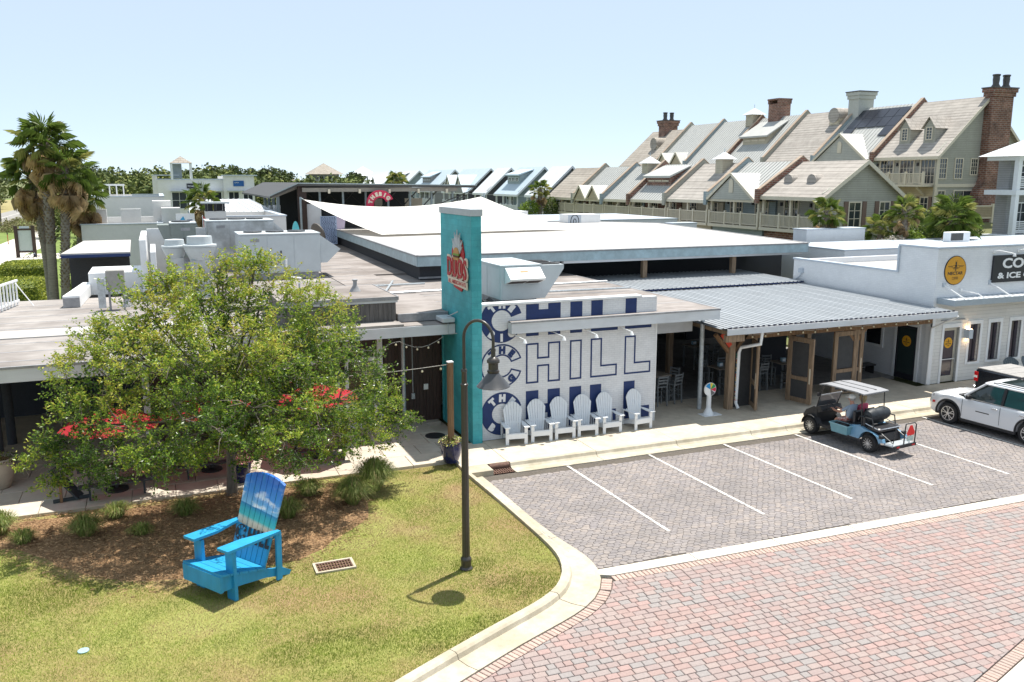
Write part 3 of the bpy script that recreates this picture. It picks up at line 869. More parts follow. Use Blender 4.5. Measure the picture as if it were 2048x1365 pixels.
# roof plumbing
for x, y, z in ((6.3, 30.0, 4.80), (-1.2, 34.2, 4.10), (-1.9, 31.5, 3.80)):
    part("vent_cone", MB().lathe((x, y, z), [(.20, 0), (.19, .03), (.07, .22), (.07, .36), (.10, .38), (.10, .42), (.02, .44)], 12), m_edge, b, smooth=True)
for pts in ([(4.9, 33.6, 4.75), (4.9, 33.6, 4.3), (5.6, 33.0, 4.26), (18.2, 33.4, 4.26)], [(7.4, 31.0, 4.28), (9.4, 36.8, 4.28)], [(7.5, 35.5, 4.27), (10.5, 35.6, 4.27)], [(12.6, 31.2, 4.26), (18.0, 31.0, 4.26)]):
    part("pipe", MB().tube(pts, .045, 6), m_galv, b)

def lathe_fan(mb, x, y, z): mb.lathe((x, y, z), [(.42, 0), (.42, .05), (.38, .07), (.05, .08)], 16)
def rooftop_unit(loc, w, d, h, label, mat, hood=True, fans=3):
    x, y, z = loc
    t = thing("rooftop_unit", label, "air conditioner", loc, "rooftop air conditioning units")
    part("cabinet", MB().cbox(x, x+w, y, y+d, z+.18, z+h, .015), mat, t)
    part("base_rail", MB().box(x+.1, x+w-.1, y+.08, y+d-.08, z, z+.179), m_edge, t)
    part("top_lid", MB().box(x-.03, x+w+.03, y-.03, y+d+.03, z+h+.001, z+h+.05), m_hvac, t)
    n = max(2, int(w/1.0))
    for i in range(n):
        a, c = x + w*i/n, x + w*(i+1)/n
        part("panel", MB().cbox(a+.02, c-.02, y-.014, y-.001, z+.24, z+h-.05, .004), mat, t)
    part("handle", MB().box(x+w*.5-.03, x+w*.5+.03, y-.04, y-.016, z+h*.5, z+h*.62), m_black_metal, t)
    part("name_plate", MB().box(x+.45, x+.85, y-.018, y-.0145, z+h-.32, z+h-.18), m_edge, t)
    for i in range(fans):
        fx = x + w*(i+.7)/(fans+.6)
        mb = MB(); lathe_fan(mb, fx, y+d*.5, z+h+.05); part("fan_guard", mb, m_black_metal, t)
    if hood:
        P = [(x+w+.002, y+.06, z+h-.06), (x+w+.95, y+.06, z+h*.62), (x+w+.30, y+.06, z+h*.30), (x+w+.002, y+.06, z+h*.30)]
        part("intake_hood", MB().prism(P, (0, d-.12, 0)), mat, t)
    return t
rooftop_unit((3.34, 40.2, 4.3), 3.55, 2.3, 1.92, "pale grey rooftop unit with a pointed side hood, in front of the stained one", m_hvac)
part("pipe", MB().tube([(5.3, 40.0, 5.1), (5.3, 40.0, 4.32), (5.9, 39.6, 4.26)], .05, 8), m_white, b)
part("roof_curb", MB().box(3.4, 6.8, 40.25, 42.4, 4.1, 4.298), m_edge, b)
rooftop_unit((2.2, 44.4, 4.2), 3.15, 2.2, 2.45, "tall stained rooftop unit with black streaks at its left end", m_hvac_dirty)
part("roof_curb", MB().box(2.25, 5.2, 44.45, 46.5, 4.1, 4.198), m_edge, b)
# unit behind the mural with its white hood facing the street
t = thing("rooftop_unit", "grey rooftop unit with white sloping intake hood right of the teal pillar", "air conditioner", (11.9, 29.6, 4.2), "rooftop air conditioning units")
x0, x1, y0, y1, z0, z1 = 11.2, 12.75, 28.4, 31.2, 4.42, 5.62
part("cabinet", MB().cbox(x0, x1, y0, y1, z0, z1, .015), m_hvac, t)
part("base_rail", MB().box(x0+.1, x1-.1, y0+.15, y1-.1, 4.2, z0-.001), m_edge, t)
part("top_lid", MB().box(x0-.03, x1+.03, y0-.03, y1+.03, z1+.001, z1+.05), m_hvac, t)
part("outlet_box", MB().prism([(x1+.002, y0+.05, z1), (x1+.95, y0+.05, z1), (x1+.95, y0+.05, z1-.15), (x1+.2, y0+.05, z0), (x1+.002, y0+.05, z0)], (0, 1.9, 0)), m_hvac, t)
part("outlet_grille", MB().box(x1+.1, x1+.85, y0+.2, y0+1.0, z1+.002, z1+.02).box(x1+.1, x1+.85, y0+1.15, y0+1.85, z1+.002, z1+.02), m_hole, t)
H = MB().prism([(x0+.15, y0-.002, z1-.02), (x0+.15, y0-.55, z1-.40), (x0+.15, y0-.50, z1-.48), (x0+.15, y0-.002, z1-.62)], (1.35, 0, 0))
part("intake_hood", H, m_white_paint, t)
part("hood_filter", MB().prism([(x0+.22, y0-.50, z1-.485), (x0+.82, y0-.50, z1-.485), (x0+.82, y0-.05, z1-.615), (x0+.22, y0-.05, z1-.615)], (0, .002, -.006)).prism([(x0+.88, y0-.50, z1-.485), (x0+1.42, y0-.50, z1-.485), (x0+1.42, y0-.05, z1-.615), (x0+.88, y0-.05, z1-.615)], (0, .002, -.006)), m_darkwood, t)
part("warning_label", MB().prism([(x0+.65, y0-.27, z1-.203), (x0+.95, y0-.27, z1-.203), (x0+.95, y0-.20, z1-.154), (x0+.65, y0-.20, z1-.154)], (0, -.003, .004)), M("label_red", (.5, .25, .12), var=.1), t)
part("panel", MB().cbox(x0+.06, x1-.06, y0-.012, y0-.001, z0+.05, z1-.68, .004), m_hvac, t)
part("panel", MB().box(x0-.012, x0-.001, y0+.1, y0+1.3, z0+.08, z1-.08), m_hvac, t)
part("panel", MB().box(x0-.012, x0-.001, y0+1.4, y1-.1, z0+.08, z1-.08), m_hvac, t)
part("pipework", MB().tube([(11.0, 29.5, 4.25), (11.0, 29.1, 4.4), (11.1, 28.8, 4.28), (10.7, 28.5, 4.28), (10.5, 28.9, 4.5)], .06, 6).tube([(10.8, 29.6, 4.25), (10.6, 28.8, 4.4), (10.9, 28.4, 4.3)], .05, 6), m_black_metal, t)

# lamps on arms over the mural (each a fixture of its own)
def mural_lamp(x, n):
    t = thing("wall_lamp", f"small white gooseneck lamp under the mural canopy, {n}", "lamp", (x, 25.7, 3.75), "gooseneck lamps over the mural")
    part("arm", MB().tube([(x, 25.72, 3.70), (x+.02, 25.5, 3.70), (x+.2, 25.12, 3.60)], .014, 6), m_white_paint, t)
    part("lamp_head", MB().lathe((x+.22, 25.09, 3.48), [(.075, 0), (.05, .07), (.02, .12)], 10), m_white_paint, t, smooth=True)
for x, n in zip((10.5, 11.9, 13.1, 14.45), ("nearest the teal pillar", "over the letter H", "over the letter I", "over the last two letters L")): mural_lamp(x, n)
# floodlight on the pillar's flank above the left canopy
t = thing("floodlight", "grey box floodlight on a bracket where the teal pillar meets the left canopy", "light", (8.9, 27.4, 4.1))
part("housing", MB().cbox(8.55, 8.98, 26.95, 27.75, 4.0, 4.14, .02), m_hvac, t)
part("lens", MB().box(8.6, 8.95, 27.0, 27.7, 3.985, 3.999), m_glassdark, t)
part("bracket", MB().tube([(8.8, 27.3, 4.13), (9.06, 26.9, 4.35)], .02, 6).tube([(8.75, 27.0, 3.95), (8.75, 27.0, 3.6), (9.06, 27.0, 3.6)], .02, 6), m_teal_cap, t)

# ------------------------------------------------------------------ main hall: big white flat roof over a dark clerestory
b = thing("flat_roof_hall", "hall with huge white flat roof above a dark clerestory band behind the mural building", "building", (22, 48, .15))
RP = [(10.69, 37.3), (32.4, 37.0), (36.2, 58.5), (26.8, 68.2), (11.55, 66.0)]
part("roof", MB().prism([(x, y, 5.16) for x, y in RP], (0, 0, .14)), m_roof_white, b)
fa = MB()
for a, c in zip(RP, RP[1:] + RP[:1]):
    d = Vector((c[0]-a[0], c[1]-a[1])).normalized(); nn = Vector((d.y, -d.x))
    p, q = Vector(a) + nn*.03, Vector(c) + nn*.03
    fa.prism([(p.x, p.y, 4.82), (q.x, q.y, 4.82), (q.x, q.y, 5.25), (p.x, p.y, 5.25)], (-nn.x*.028, -nn.y*.028, 0))
part("fascia", fa, M("galvanised_fascia", (.33, .43, .47), rough=.45, var=.15, scale=3, big=.3, bigscale=1.2, stain=(.24, .28, .30)), b)
ed = MB()
for a, c in zip(RP, RP[1:] + RP[:1]): ed.beam((a[0], a[1], 5.30), (c[0], c[1], 5.30), .16, .05)
part("roof_edge", ed, m_edge, b)
part("clerestory_wall", MB().prism([(10.95, 37.9, 4.0), (12.0, 37.9, 4.0), (12.0, 64, 4.0), (11.8, 64, 4.0)], (0, 0, 1.158)).box(12.001, 17.5, 37.9, 38.1, 4.0, 5.158), m_darkwall, b)
part("clerestory_wall", MB().box(17.502, 32.2, 42.0, 42.2, 2.5, 5.158), m_darkwall, b)
part("base_flashing", MB().box(10.90, 17.5, 37.82, 37.898, 4.2, 4.28), m_edge, b)
part("beam", MB().box(17.9, 32.2, 37.2, 37.45, 4.70, 4.95), m_fascia, b)
for x in (22.6, 28.0): part("roof_column", MB().box(x-.12, x+.12, 37.5, 37.74, 3.4, 4.818), m_timber_w, b)
part("panel", MB().box(17.6, 17.85, 37.5, 38.0, 4.2, 4.95), m_fascia, b)
part("hall_wall", MB().box(12.05, 36, 42.5, 58, .1, 4.8), m_darkwall, b)
sm = MB()
for k in range(7): sm.beam((13 + k*3.2, 37.4, 5.302), (14.5 + k*3.2, 62, 5.302), .03, .006)
for k in range(3): sm.beam((11.2, 43 + k*6, 5.302), (33, 42.8 + k*6, 5.302), .03, .006)
part("membrane_seam", sm, M("seam_grey", (.55, .50, .45), var=.1), b)

# ================================================================== open patio pavilion with corrugated roof
m_tin = M("corrugated_galvanised", (0.31, 0.33, 0.35), rough=.55, var=.10, scale=1.5, stretch=(3, .3, 1), metal=.15, big=.2, bigscale=.5, stain=(.24, .25, .26))
m_screen = M("dark_mesh_screen", (0.06, 0.06, 0.062), rough=.9, var=.1)
m_bulb = M("warm_bulb_glass", (0.75, 0.66, 0.45), rough=.2, var=0)
m_wire = M("pale_wire", (0.45, 0.42, 0.38), rough=.6, var=0)
m_greyfurn = M("grey_painted_furniture", (0.17, 0.18, 0.185), rough=.7, var=.15)
m_tabletop = M("worn_table_top", (0.30, 0.25, 0.20), rough=.6, var=.2, scale=3, stretch=(1, 8, 1))
m_napkin = M("pale_blue_box", (0.30, 0.45, 0.55), rough=.5, var=.05)
b = thing("patio_pavilion", "open timber bar patio under a wide corrugated metal roof between mural and coffee shop", "pavilion", (24, 30, .15))
def sheet(x0, x1, y0, y1, z0, z1):
    """one ribbed roofing sheet running front to back"""
    prof = []; x = x0
    while x < x1 - .05:
        prof += [(x, 0), (x+.07, 0), (x+.09, .03), (x+.13, .03), (x+.15, 0)]; x += .24
    prof.append((x1, 0))
    vs = [(p[0], y0, z0+p[1]) for p in prof] + [(p[0], y1, z1+p[1]) for p in prof]
    n = len(prof); fs = [(i, i+1, n+i+1, n+i) for i in range(n-1)]
    vs += [(v[0], v[1], v[2]-.012) for v in vs]; fs += [tuple(2*n + k for k in reversed(f)) for f in fs]
    return MB().add(vs, fs)
for k in range(11):
    xa = 18.50 + k*1.0 - (.3 if k == 0 else 0); xb = min(18.50 + k + .9985, 29.56)
    part("roof_sheet", sheet(xa, xb, 24.95, 33.9, 3.47, 3.60), m_tin, b, fix=False)
    part("roof_sheet", sheet(xa, xb, 33.8, 39.0, 3.72, 3.80), m_tin, b, fix=False)
part("ridge_step", MB().box(18.5, 29.5, 33.84, 33.88, 3.65, 3.72), m_navy, b)
part("fascia", MB().box(18.47, 29.62, 24.90, 24.948, 3.22, 3.44), m_fascia, b)
ft = MB()
for k in range(46): ft.box(18.56+k*.24, 18.66+k*.24, 24.93, 24.949, 3.45, 3.50)
part("rib_ends", ft, M("rib_end_dark", (.03, .03, .06), var=0), b, kind='stuff')  # dark blocks filling the rib ends along the eave
part("soffit", MB().box(18.5, 29.5, 25.0, 38.8, 3.36, 3.40), m_greywood, b)
rf = MB()
for k in range(19): rf.box(18.6+k*.58, 18.66+k*.58, 25.05, 38, 3.2, 3.359)
part("rafters", rf, m_timber_w, b, kind='stuff')
part("beam", MB().box(19.3, 29.5, 25.98, 26.14, 2.80, 3.05), m_timber, b)
part("beam", MB().box(18.5, 19.29, 25.0, 25.18, 2.95, 3.2), m_timber_w, b)
def post(x, y, w=.26, brace=True, h=3.2):
    p = part("timber_post", MB().cbox(x-w/2, x+w/2, y-w/2, y+w/2, .15, h, .015), m_timber_w, b)
    if brace:
        for s in (-1, 1): part("brace", MB().beam((x+s*.1, y, 2.35), (x+s*.72, y, 3.05), .12, .16, up=(0, 1, 0)), m_timber, b)
post(19.5, 26.06); post(20.75, 26.3, .18, False); post(23.3, 26.3, .2, False); post(25.6, 26.2, .24); post(29.2, 34, .2, False); post(24, 31, .24, False); post(20, 31, .24, False)
part("red_notice", MB().beam((18.98, 25.93, 3.08), (19.38, 25.93, 2.6), .01, .18, up=(.7, 0, .7)), M("notice_red", (.55, .06, .03), var=.15, scale=30), b)
part("screen_panel", MB().box(19.75, 20.6, 26.2, 26.24, .15, 3.0), m_screen, b)
part("screen_panel", MB().box(23.45, 25.4, 30.0, 30.05, .15, 3.2), m_darkwall, b)
part("screen_panel", MB().box(26.0, 29.4, 38.7, 38.8, .15, 3.3), m_darkwall, b)
part("screen_panel", MB().box(16.1, 23, 38.7, 38.8, .15, 3.3), m_darkwall, b)
part("back_counter", MB().box(17, 22.5, 36.5, 37.2, .15, 1.25), m_darkwood, b)
part("partition", MB().box(21.2, 22.6, 36.0, 36.1, 1.3, 3.0), m_white_paint, b)
part("back_roof_flat", MB().box(16, 32, 38.9, 42, 3.0, 3.05), m_darkwall, b)
def gate(x0, y0, x1, y1, label):
    t = thing("timber_gate", label, "gate", ((x0+x1)/2, (y0+y1)/2, .15), "open timber gates of the patio")
    d = Vector((x1-x0, y1-y0, 0)); L = d.length; d /= L
    def P(u, z): return (x0+d.x*u, y0+d.y*u, z)
    for u in (.09, L-.09): part("stile", MB().beam(P(u, .2), P(u, 2.75), .09, .18, up=d), m_timber_w, t)
    for z, h in ((2.66, .18), (1.15, .14), (.3, .18)): part("rail", MB().beam(P(.19, z), P(L-.19, z), .085, h), m_timber_w, t)
    part("mesh", MB().beam(P(.19, 1.9), P(L-.19, 1.9), .012, 1.3), m_screen, t)
    part("mesh", MB().beam(P(.19, .73), P(L-.19, .73), .012, .68), m_screen, t)
    part("handle", MB().tube([P(L-.09, 1.0)[:2] + (1.0,), P(L-.09, 1.6)], .06, 6), m_cream, t)
gate(20.62, 26.25, 20.18, 25.3, "narrow timber gate standing open edge-on beside the striped white downpipe")
gate(22.35, 26.25, 22.62, 25.15, "timber gate with mesh standing open left of the golf cart")
gate(24.45, 26.1, 26.0, 26.15, "closed timber gate leaf with mesh just behind the golf cart")
# sticker-covered downpipe
t = thing("downpipe", "white downpipe covered in stickers in front of the timber post", "pipe", (19.75, 25.6, .15))
part("pipe", MB().tube([(20.05, 25.0, 3.22), (20.05, 25.05, 2.78), (19.72, 25.75, 2.55), (19.72, 25.85, 2.35), (19.72, 25.9, .4), (19.76, 25.8, .2)], .062, 10), m_white_paint, t, smooth=True)
STK = [M("sticker", c, rough=.5, var=.2, scale=25) for c in ((.06, .2, .35), (.5, .1, .06), (.08, .08, .08), (.55, .4, .1), (.1, .3, .2), (.5, .5, .48))]
for k in range(24):
    z = .5 + k*.075; part("sticker", MB().tube([(19.72, 25.9, z), (19.72, 25.9, z+rs.uniform(.03, .07))], .0645+.0004*(k % 3), 10, caps=False), STK[rs.randrange(6)], t)

# bar furniture
def bar_chair_proto():
    t = thing("bar_chair", "grey bar height chair", "chair", (0, 0, 0), "grey bar chairs on the covered patio")
    s = .24
    for x in (-.2, .2):
        part("leg", MB().beam((x, -.2, 0), (x, -.19, .74), .04, .04, up=(0, 1, 0)), m_greyfurn, t)
        part("leg", MB().beam((x, .24, 0), (x, .2, .74), .04, .04, up=(0, 1, 0)).beam((x, .2, .74), (x, .27, 1.2), .04, .04, up=(0, 1, 0)), m_greyfurn, t)
    part("seat", MB().cbox(-.23, .23, -.23, .23, .741, .775, .01), m_greyfurn, t)
    for z in (.88, .99, 1.11): part("back_slat", MB().box(-.18, .18, .215+(z-.74)*.15, .235+(z-.74)*.15, z, z+.065), m_greyfurn, t)
    st = MB()
    for z in (.25, .45): st.box(-.18, .18, -.205, -.185, z, z+.03); st.box(-.21, -.19, -.17, .19, z+.04, z+.07); st.box(.19, .21, -.17, .19, z+.04, z+.07)
    part("stretcher", st, m_greyfurn, t)
    return t
def bar_table_proto():
    t = thing("bar_table", "tall square bar table", "table", (0, 0, 0), "tall bar tables on the covered patio")
    part("top", MB().cbox(-.5, .5, -.4, .4, 1.02, 1.06, .01), m_tabletop, t)
    for x in (-.43, .43):
        for y in (-.33, .33): part("leg", MB().beam((x, y, 0), (x, y, 1.02), .06, .06, up=(0, 1, 0)), m_greyfurn, t)
    return t
bt = bar_table_proto(); bc = bar_chair_proto()
TB = [(17.6, 28.2, 0.2, "by the mural wall's corner"), (20.9, 28.4, 0.1, "behind the sticker downpipe"), (22.0, 28.6, .15, "in the open gateway"), (23.9, 28.2, 0, "behind the closed gate"), (19.0, 32.4, .1, "deep in the patio at left"), (22.6, 32.8, .2, "deep inside beyond the open gate")]
first = True
for i, (x, y, r, w) in enumerate(TB):
    lab = f"tall square bar table with worn top {w}"
    if i == 0: bt.location = (x, y, .146); bt.rotation_euler = (0, 0, r); bt['label'] = lab
    else: place_copy(bt, (x, y, .146), r, lab)
    nb = thing("napkin_box", f"small pale blue napkin box on the bar table {w}", "box", (x-.1, y+.05, 1.206), "napkin boxes on the bar tables")
    part("box", MB().cbox(x-.2, x, y-.02, y+.12, 1.207, 1.36, .01), m_napkin, nb)
    part("face", MB().box(x-.17, x-.03, y-.023, y-.0205, 1.23, 1.33), m_white, nb)
    for k, (dx, dy, rr, w2) in enumerate(((-.35, -.62, pi, "front left"), (.4, -.62, pi, "front right"), (-.35, .62, 0, "back left"), (.85, 0, pi*1.5, "right"))):
        ca, sa = cos(r), sin(r); px, py = x+dx*ca-dy*sa, y+dx*sa+dy*ca
        if i in (4, 5) and k > 1: continue
        lab = f"grey bar chair {w2} of the table {w}"
        if first: bc.location = (px, py, .146); bc.rotation_euler = (0, 0, r+rr+rs.uniform(-.3, .3)); bc['label'] = lab; first = False
        else: place_copy(bc, (px, py, .146), r+rr+rs.uniform(-.3, .3), lab)
hv = thing("sail_board", "dark curved board leaning upright in the open gateway", "board", (22.9, 29.2, .15))
part("board", MB().prism([(22.7, 29.2, .15), (22.95, 29.2, .15), (23.2, 29.2, 1.8), (23.35, 29.2, 2.6), (23.05, 29.2, 2.0)], (0, .05, 0)), m_black_metal, hv)
part("fin", MB().prism([(22.85, 29.196, .6), (23.0, 29.196, .6), (22.95, 29.196, .9)], (0, -.05, 0)), m_cream, hv)

def string_lights(label, pts, drop, n, loc):
    t = thing("string_lights", label, "lights", loc)
    w = MB(); w.tube(pts, .009, 5); part("wire", w, m_wire, t)
    segs = []; tot = 0
    for a, c in zip(pts[:-1], pts[1:]): d = (Vector(c)-Vector(a)).length; segs.append((tot, d, a, c)); tot += d
    for k in range(n):
        s = tot*(k+.5)/n
        for (t0, d, a, c) in segs:
            if t0 <= s <= t0+d:
                p = Vector(a).lerp(Vector(c), (s-t0)/d); break
        bl = part("bulb", MB().lathe((p.x, p.y, p.z-drop-.06), [(.005, 0), (.035, .02), (.035, .05), (.015, .08)], 8), m_bulb, t, smooth=True)
        part("socket", MB().lathe((p.x, p.y, p.z-drop+.02), [(.016, 0), (.016, .05), (.004, drop)], 6), m_black_metal, bl)
pts = []
for k in range(25):
    x = lerp(19.0, 28.8, k/24); pts.append((x, 25.3, 3.18 - .10*abs(sin(k/24*pi*4))))
string_lights("string of bulbs swagged under the corrugated roof's front edge", pts, .06, 17, (24, 25.3, 3.1))
pts = [(lerp(7.85, 1.5, k/20), lerp(24.1, 26.4, k/20), 3.22 - .35*(k/20) - .18*sin(pi*k/20)) for k in range(21)]
string_lights("string of bulbs running from the brown post over the left patio", pts, .08, 12, (5, 25, 3))
pts = [(lerp(8.6, 4.6, k/16), 27.1, 3.5 - .30*abs(sin(k/16*pi*2.5))) for k in range(17)]
string_lights("string of bulbs swagged under the left canopy's fascia", pts, .06, 11, (7, 27.1, 3.4))

# ================================================================== coffee shop
m_shop = brick_mat("shop_painted_brick", (0.70, 0.71, 0.73), (0.735, 0.745, 0.76), (0.64, 0.65, 0.68), 1.0, .21, .075, .006, 'xyz', rough=.6, bump=.3, var=.04)
m_clap = brick_mat("white_clapboard", (0.68, 0.67, 0.64), (0.70, 0.69, 0.66), (0.52, 0.51, 0.49), 1.0, 8.0, .15, .008, 'xyz', rough=.6, bump=.5, var=.05)
m_bee = M("sign_honey", (0.62, 0.30, 0.022), rough=.5, var=.05)
m_signblack = M("sign_black", (0.022, 0.022, 0.03), rough=.4, var=.05)
m_gold = M("door_decal_gold", (0.72, 0.36, 0.02), rough=.5, var=.04)
m_dglass = glass_mat("door_glass", (0.055, 0.045, 0.06), .08)
c = thing("coffee_shop", "white painted corner coffee shop with stepped parapet and honey round sign", "building", (35, 30, .15))
part("side_wall", MB().box(29.6, 29.85, 26.36, 34.75, .15, 4.72), m_shop, c)
part("side_wall", MB().box(29.6, 29.85, 26.36, 28.08, 4.72, 5.86), m_shop, c)
part("front_wall", MB().box(29.6, 47, 26.1, 26.358, 3.4, 5.86), m_shop, c)
fw = MB(); xs = [29.6, 30.25, 31.28, 31.82, 32.42, 33.02, 33.62, 34.3, 34.9, 35.6, 36.2, 47]
for k in range(0, len(xs)-1, 2): fw.box(xs[k], xs[k+1], 26.1, 26.358, .15, 3.4)
for k in range(1, len(xs)-2, 2): fw.box(xs[k], xs[k+1], 26.1, 26.358, 2.68, 3.4)
for k in range(3, len(xs)-2, 2): fw.box(xs[k], xs[k+1], 26.1, 26.358, .15, .95)
part("front_wall", fw, m_clap, c)
part("parapet_return", MB().box(29.851, 30.1, 27.9, 28.08, 4.72, 5.86), m_shop, c)
part("back_wall", MB().box(29.851, 47, 34.5, 34.75, .15, 4.72), m_shop, c)
m_cop = M("grey_coping", (0.45, 0.50, 0.56), rough=.5, var=.05)
part("coping", MB().box(29.55, 29.9, 28.085, 34.8, 4.722, 4.80).box(29.55, 29.9, 26.05, 28.13, 5.862, 5.94).box(29.901, 47, 26.05, 26.41, 5.862, 5.94).box(29.52, 29.599, 28.05, 28.13, 4.722, 5.861), m_cop, c)
part("roof", MB().box(29.851, 47, 28.09, 34.49, 4.35, 4.45), m_roof_white, c)
part("roof", MB().box(29.851, 47, 26.36, 28.085, 5.3, 5.36), m_roof_white, c)
part("roof_step", MB().box(30.1, 47, 28.0, 28.2, 4.45, 5.6), m_white_paint, c)
part("corner_board", MB().box(29.565, 29.598, 26.06, 26.36, .15, 3.3).box(29.565, 29.75, 26.06, 26.098, .15, 3.3), m_white_paint, c)
# awning of steel grating
part("awning_frame", MB().box(29.75, 47, 25.2, 25.26, 3.60, 3.84).box(29.75, 29.81, 25.262, 26.098, 3.60, 3.84).box(29.811, 47, 26.04, 26.098, 3.62, 3.84), M("awning_grey", (.35, .40, .44), rough=.5, var=.06), c)
gt = MB()
for k in range(34): gt.box(29.9+k*.30, 30.06+k*.30, 25.262, 26.038, 3.76, 3.82)
part("awning_grating", gt, m_white_paint, c, kind='stuff')
part("awning_soffit", MB().box(29.82, 47, 25.27, 26.03, 3.66, 3.70), m_darkwall, c)
for x in (30.35, 33.0, 35.7, 38.4):
    part("awning_rod", MB().tube([(x-.28, 26.09, 4.35), (x+.1, 25.32, 3.84)], .028, 8), m_white, c)
    part("rod_bracket", MB().box(x-.36, x-.2, 26.05, 26.098, 4.27, 4.45), m_cop, c)
part("pipe", MB().tube([(31.05, 26.08, 4.1), (31.1, 25.9, 4.08), (31.5, 25.6, 3.98), (31.6, 25.4, 3.84)], .022, 6).box(30.98, 31.1, 26.02, 26.098, 4.05, 4.18), m_white, c)
# door and windows on the street
def win(x0, x1, z0, z1, y=26.1):
    fr = MB(); w = .13
    fr.box(x0-w, x0, y-.035, y+.03, z0-.1, z1+.16).box(x1, x1+w, y-.035, y+.03, z0-.1, z1+.16).box(x0, x1, y-.035, y+.03, z1, z1+.16).box(x0-.02, x1+.02, y-.05, y+.1, z0-.1, z0)
    o = part("window", fr, m_white_paint, c)
    part("pane", MB().box(x0+.001, x1-.001, y+.13, y+.15, z0, z1), m_dglass, o)
    part("mullion", MB().box((x0+x1)/2+.08, (x0+x1)/2+.11, y+.1, y+.128, z0, z1), m_signblack, o)
win(31.82, 32.42, .95, 2.6); win(33.02, 33.62, .95, 2.6); win(34.3, 34.9, .95, 2.6); win(35.6, 36.2, .95, 2.6)
part("lintel", MB().box(30.1, 31.45, 26.05, 26.098, 2.84, 2.88), m_edge, c)
def bee_disc(R, mapping, parent, d=0.02):
    base = MB().prism([(R*cos(i*pi/24), R*sin(i*pi/24), 0) for i in range(48)], (0, 0, d)).move(mapping)
    o = part("rim", base, m_signblack, parent)
    part("disc", MB().prism([(R*.955*cos(i*pi/24), R*.955*sin(i*pi/24), d+.0005) for i in range(48)], (0, 0, .004)).move(mapping), m_gold if R < .4 else m_bee, parent)
    z = d + .006; k = R; M2 = mapping @ Matrix.Translation((0, 0, z))
    part("lettering", text_fit("NECTAR", -.70*k, .70*k, -.30*k, -.08*k, bold=.03, depth=.003, M4=M2), m_signblack, parent, kind='stuff')
    part("lettering", text_fit("COFFEE", -.28*k, .28*k, -.62*k, -.44*k, bold=.0, depth=.003, M4=M2), m_signblack, parent, kind='stuff')
    be = MB()
    def el(cx, cy, rx, ry, rot=0, ring=0, h=.003):
        P = []
        for i in range(18):
            a = i*pi/9; x, y = rx*cos(a), ry*sin(a); P.append((cx+x*cos(rot)-y*sin(rot), cy+x*sin(rot)+y*cos(rot)))
        if ring:
            Q = offset_poly(P, ring)
            for i in range(18): j = (i+1) % 18; be.poly([(P[i][0], P[i][1], h), (P[j][0], P[j][1], h), (Q[j][0], Q[j][1], h), (Q[i][0], Q[i][1], h)])
        else: be.prism([(p[0], p[1], 0) for p in P], (0, 0, h))
    el(0, .50*k, .075*k, .085*k); el(0, .33*k, .085*k, .10*k)
    for i, (zc, w) in enumerate(((.20, .12), (.12, .115), (.04, .09))): el(0, zc*k, w*k, .026*k)
    el(0, -.02*k, .05*k, .02*k)
    for sgn in (-1, 1):
        el(sgn*.20*k, .27*k, .19*k, .085*k, sgn*-.35, .022*k); el(sgn*.15*k, .16*k, .10*k, .05*k, sgn*-.75, .02*k)
        be.prism([(sgn*.32*k, .30*k, 0), (sgn*.75*k, .30*k, 0), (sgn*.75*k, .325*k, 0), (sgn*.32*k, .325*k, 0)], (0, 0, .003))
        be.prism([(sgn*.34*k, .24*k, 0), (sgn*.66*k, .24*k, 0), (sgn*.66*k, .26*k, 0), (sgn*.34*k, .26*k, 0)], (0, 0, .003))
        be.prism([(sgn*.03*k, .56*k, 0), (sgn*.05*k, .57*k, 0), (sgn*.10*k, .68*k, 0), (sgn*.085*k, .68*k, 0)], (0, 0, .003))
    part("bee", be.move(M2), m_signblack, parent, kind='stuff')
    return o
s1 = thing("round_sign", "large honey coloured round NECTAR COFFEE sign with a bee on the upper wall", "sign", (30.62, 26.08, 4.95))
bee_disc(.61, face_y(26.098) @ Matrix.Translation((30.62, 4.95, 0)), s1, .03)
s2 = thing("shop_sign", "black sign board with white COFFEE & ICE CREAM lettering above the awning", "sign", (34.7, 26.0, 4.9))
part("board", MB().box(32.75, 36.75, 26.02, 26.098, 4.34, 5.50), m_signblack, s2)
F2 = face_y(26.018)
part("lettering", text_fit("COFFEE", 33.28, 36.25, 4.93, 5.37, bold=.03, depth=.012, M4=F2), m_white, s2, kind='stuff')
part("lettering", text_fit("& ICE CREAM", 33.05, 36.48, 4.50, 4.76, bold=.03, depth=.012, M4=F2), m_white, s2, kind='stuff')
for x, w in ((32.9, "at the black sign's left end"), (34.35, "over the middle of the black sign"), (35.8, "over the right half of the black sign")):
    t = thing("sign_lamp", f"white arm lamp projecting {w}", "lamp", (x, 26.0, 5.65), "arm lamps over the black sign")
    part("arm", MB().tube([(x-.1, 26.09, 5.66), (x-.05, 25.9, 5.72), (x+.25, 25.45, 5.62)], .022, 8), m_white, t, smooth=True)
    part("lamp_head", MB().lathe((x+.27, 25.42, 5.50), [(.07, 0), (.06, .07), (.03, .13)], 10), m_white, t, smooth=True)
    part("mount", MB().box(x-.16, x-.04, 26.05, 26.098, 5.60, 5.72), m_white, t)
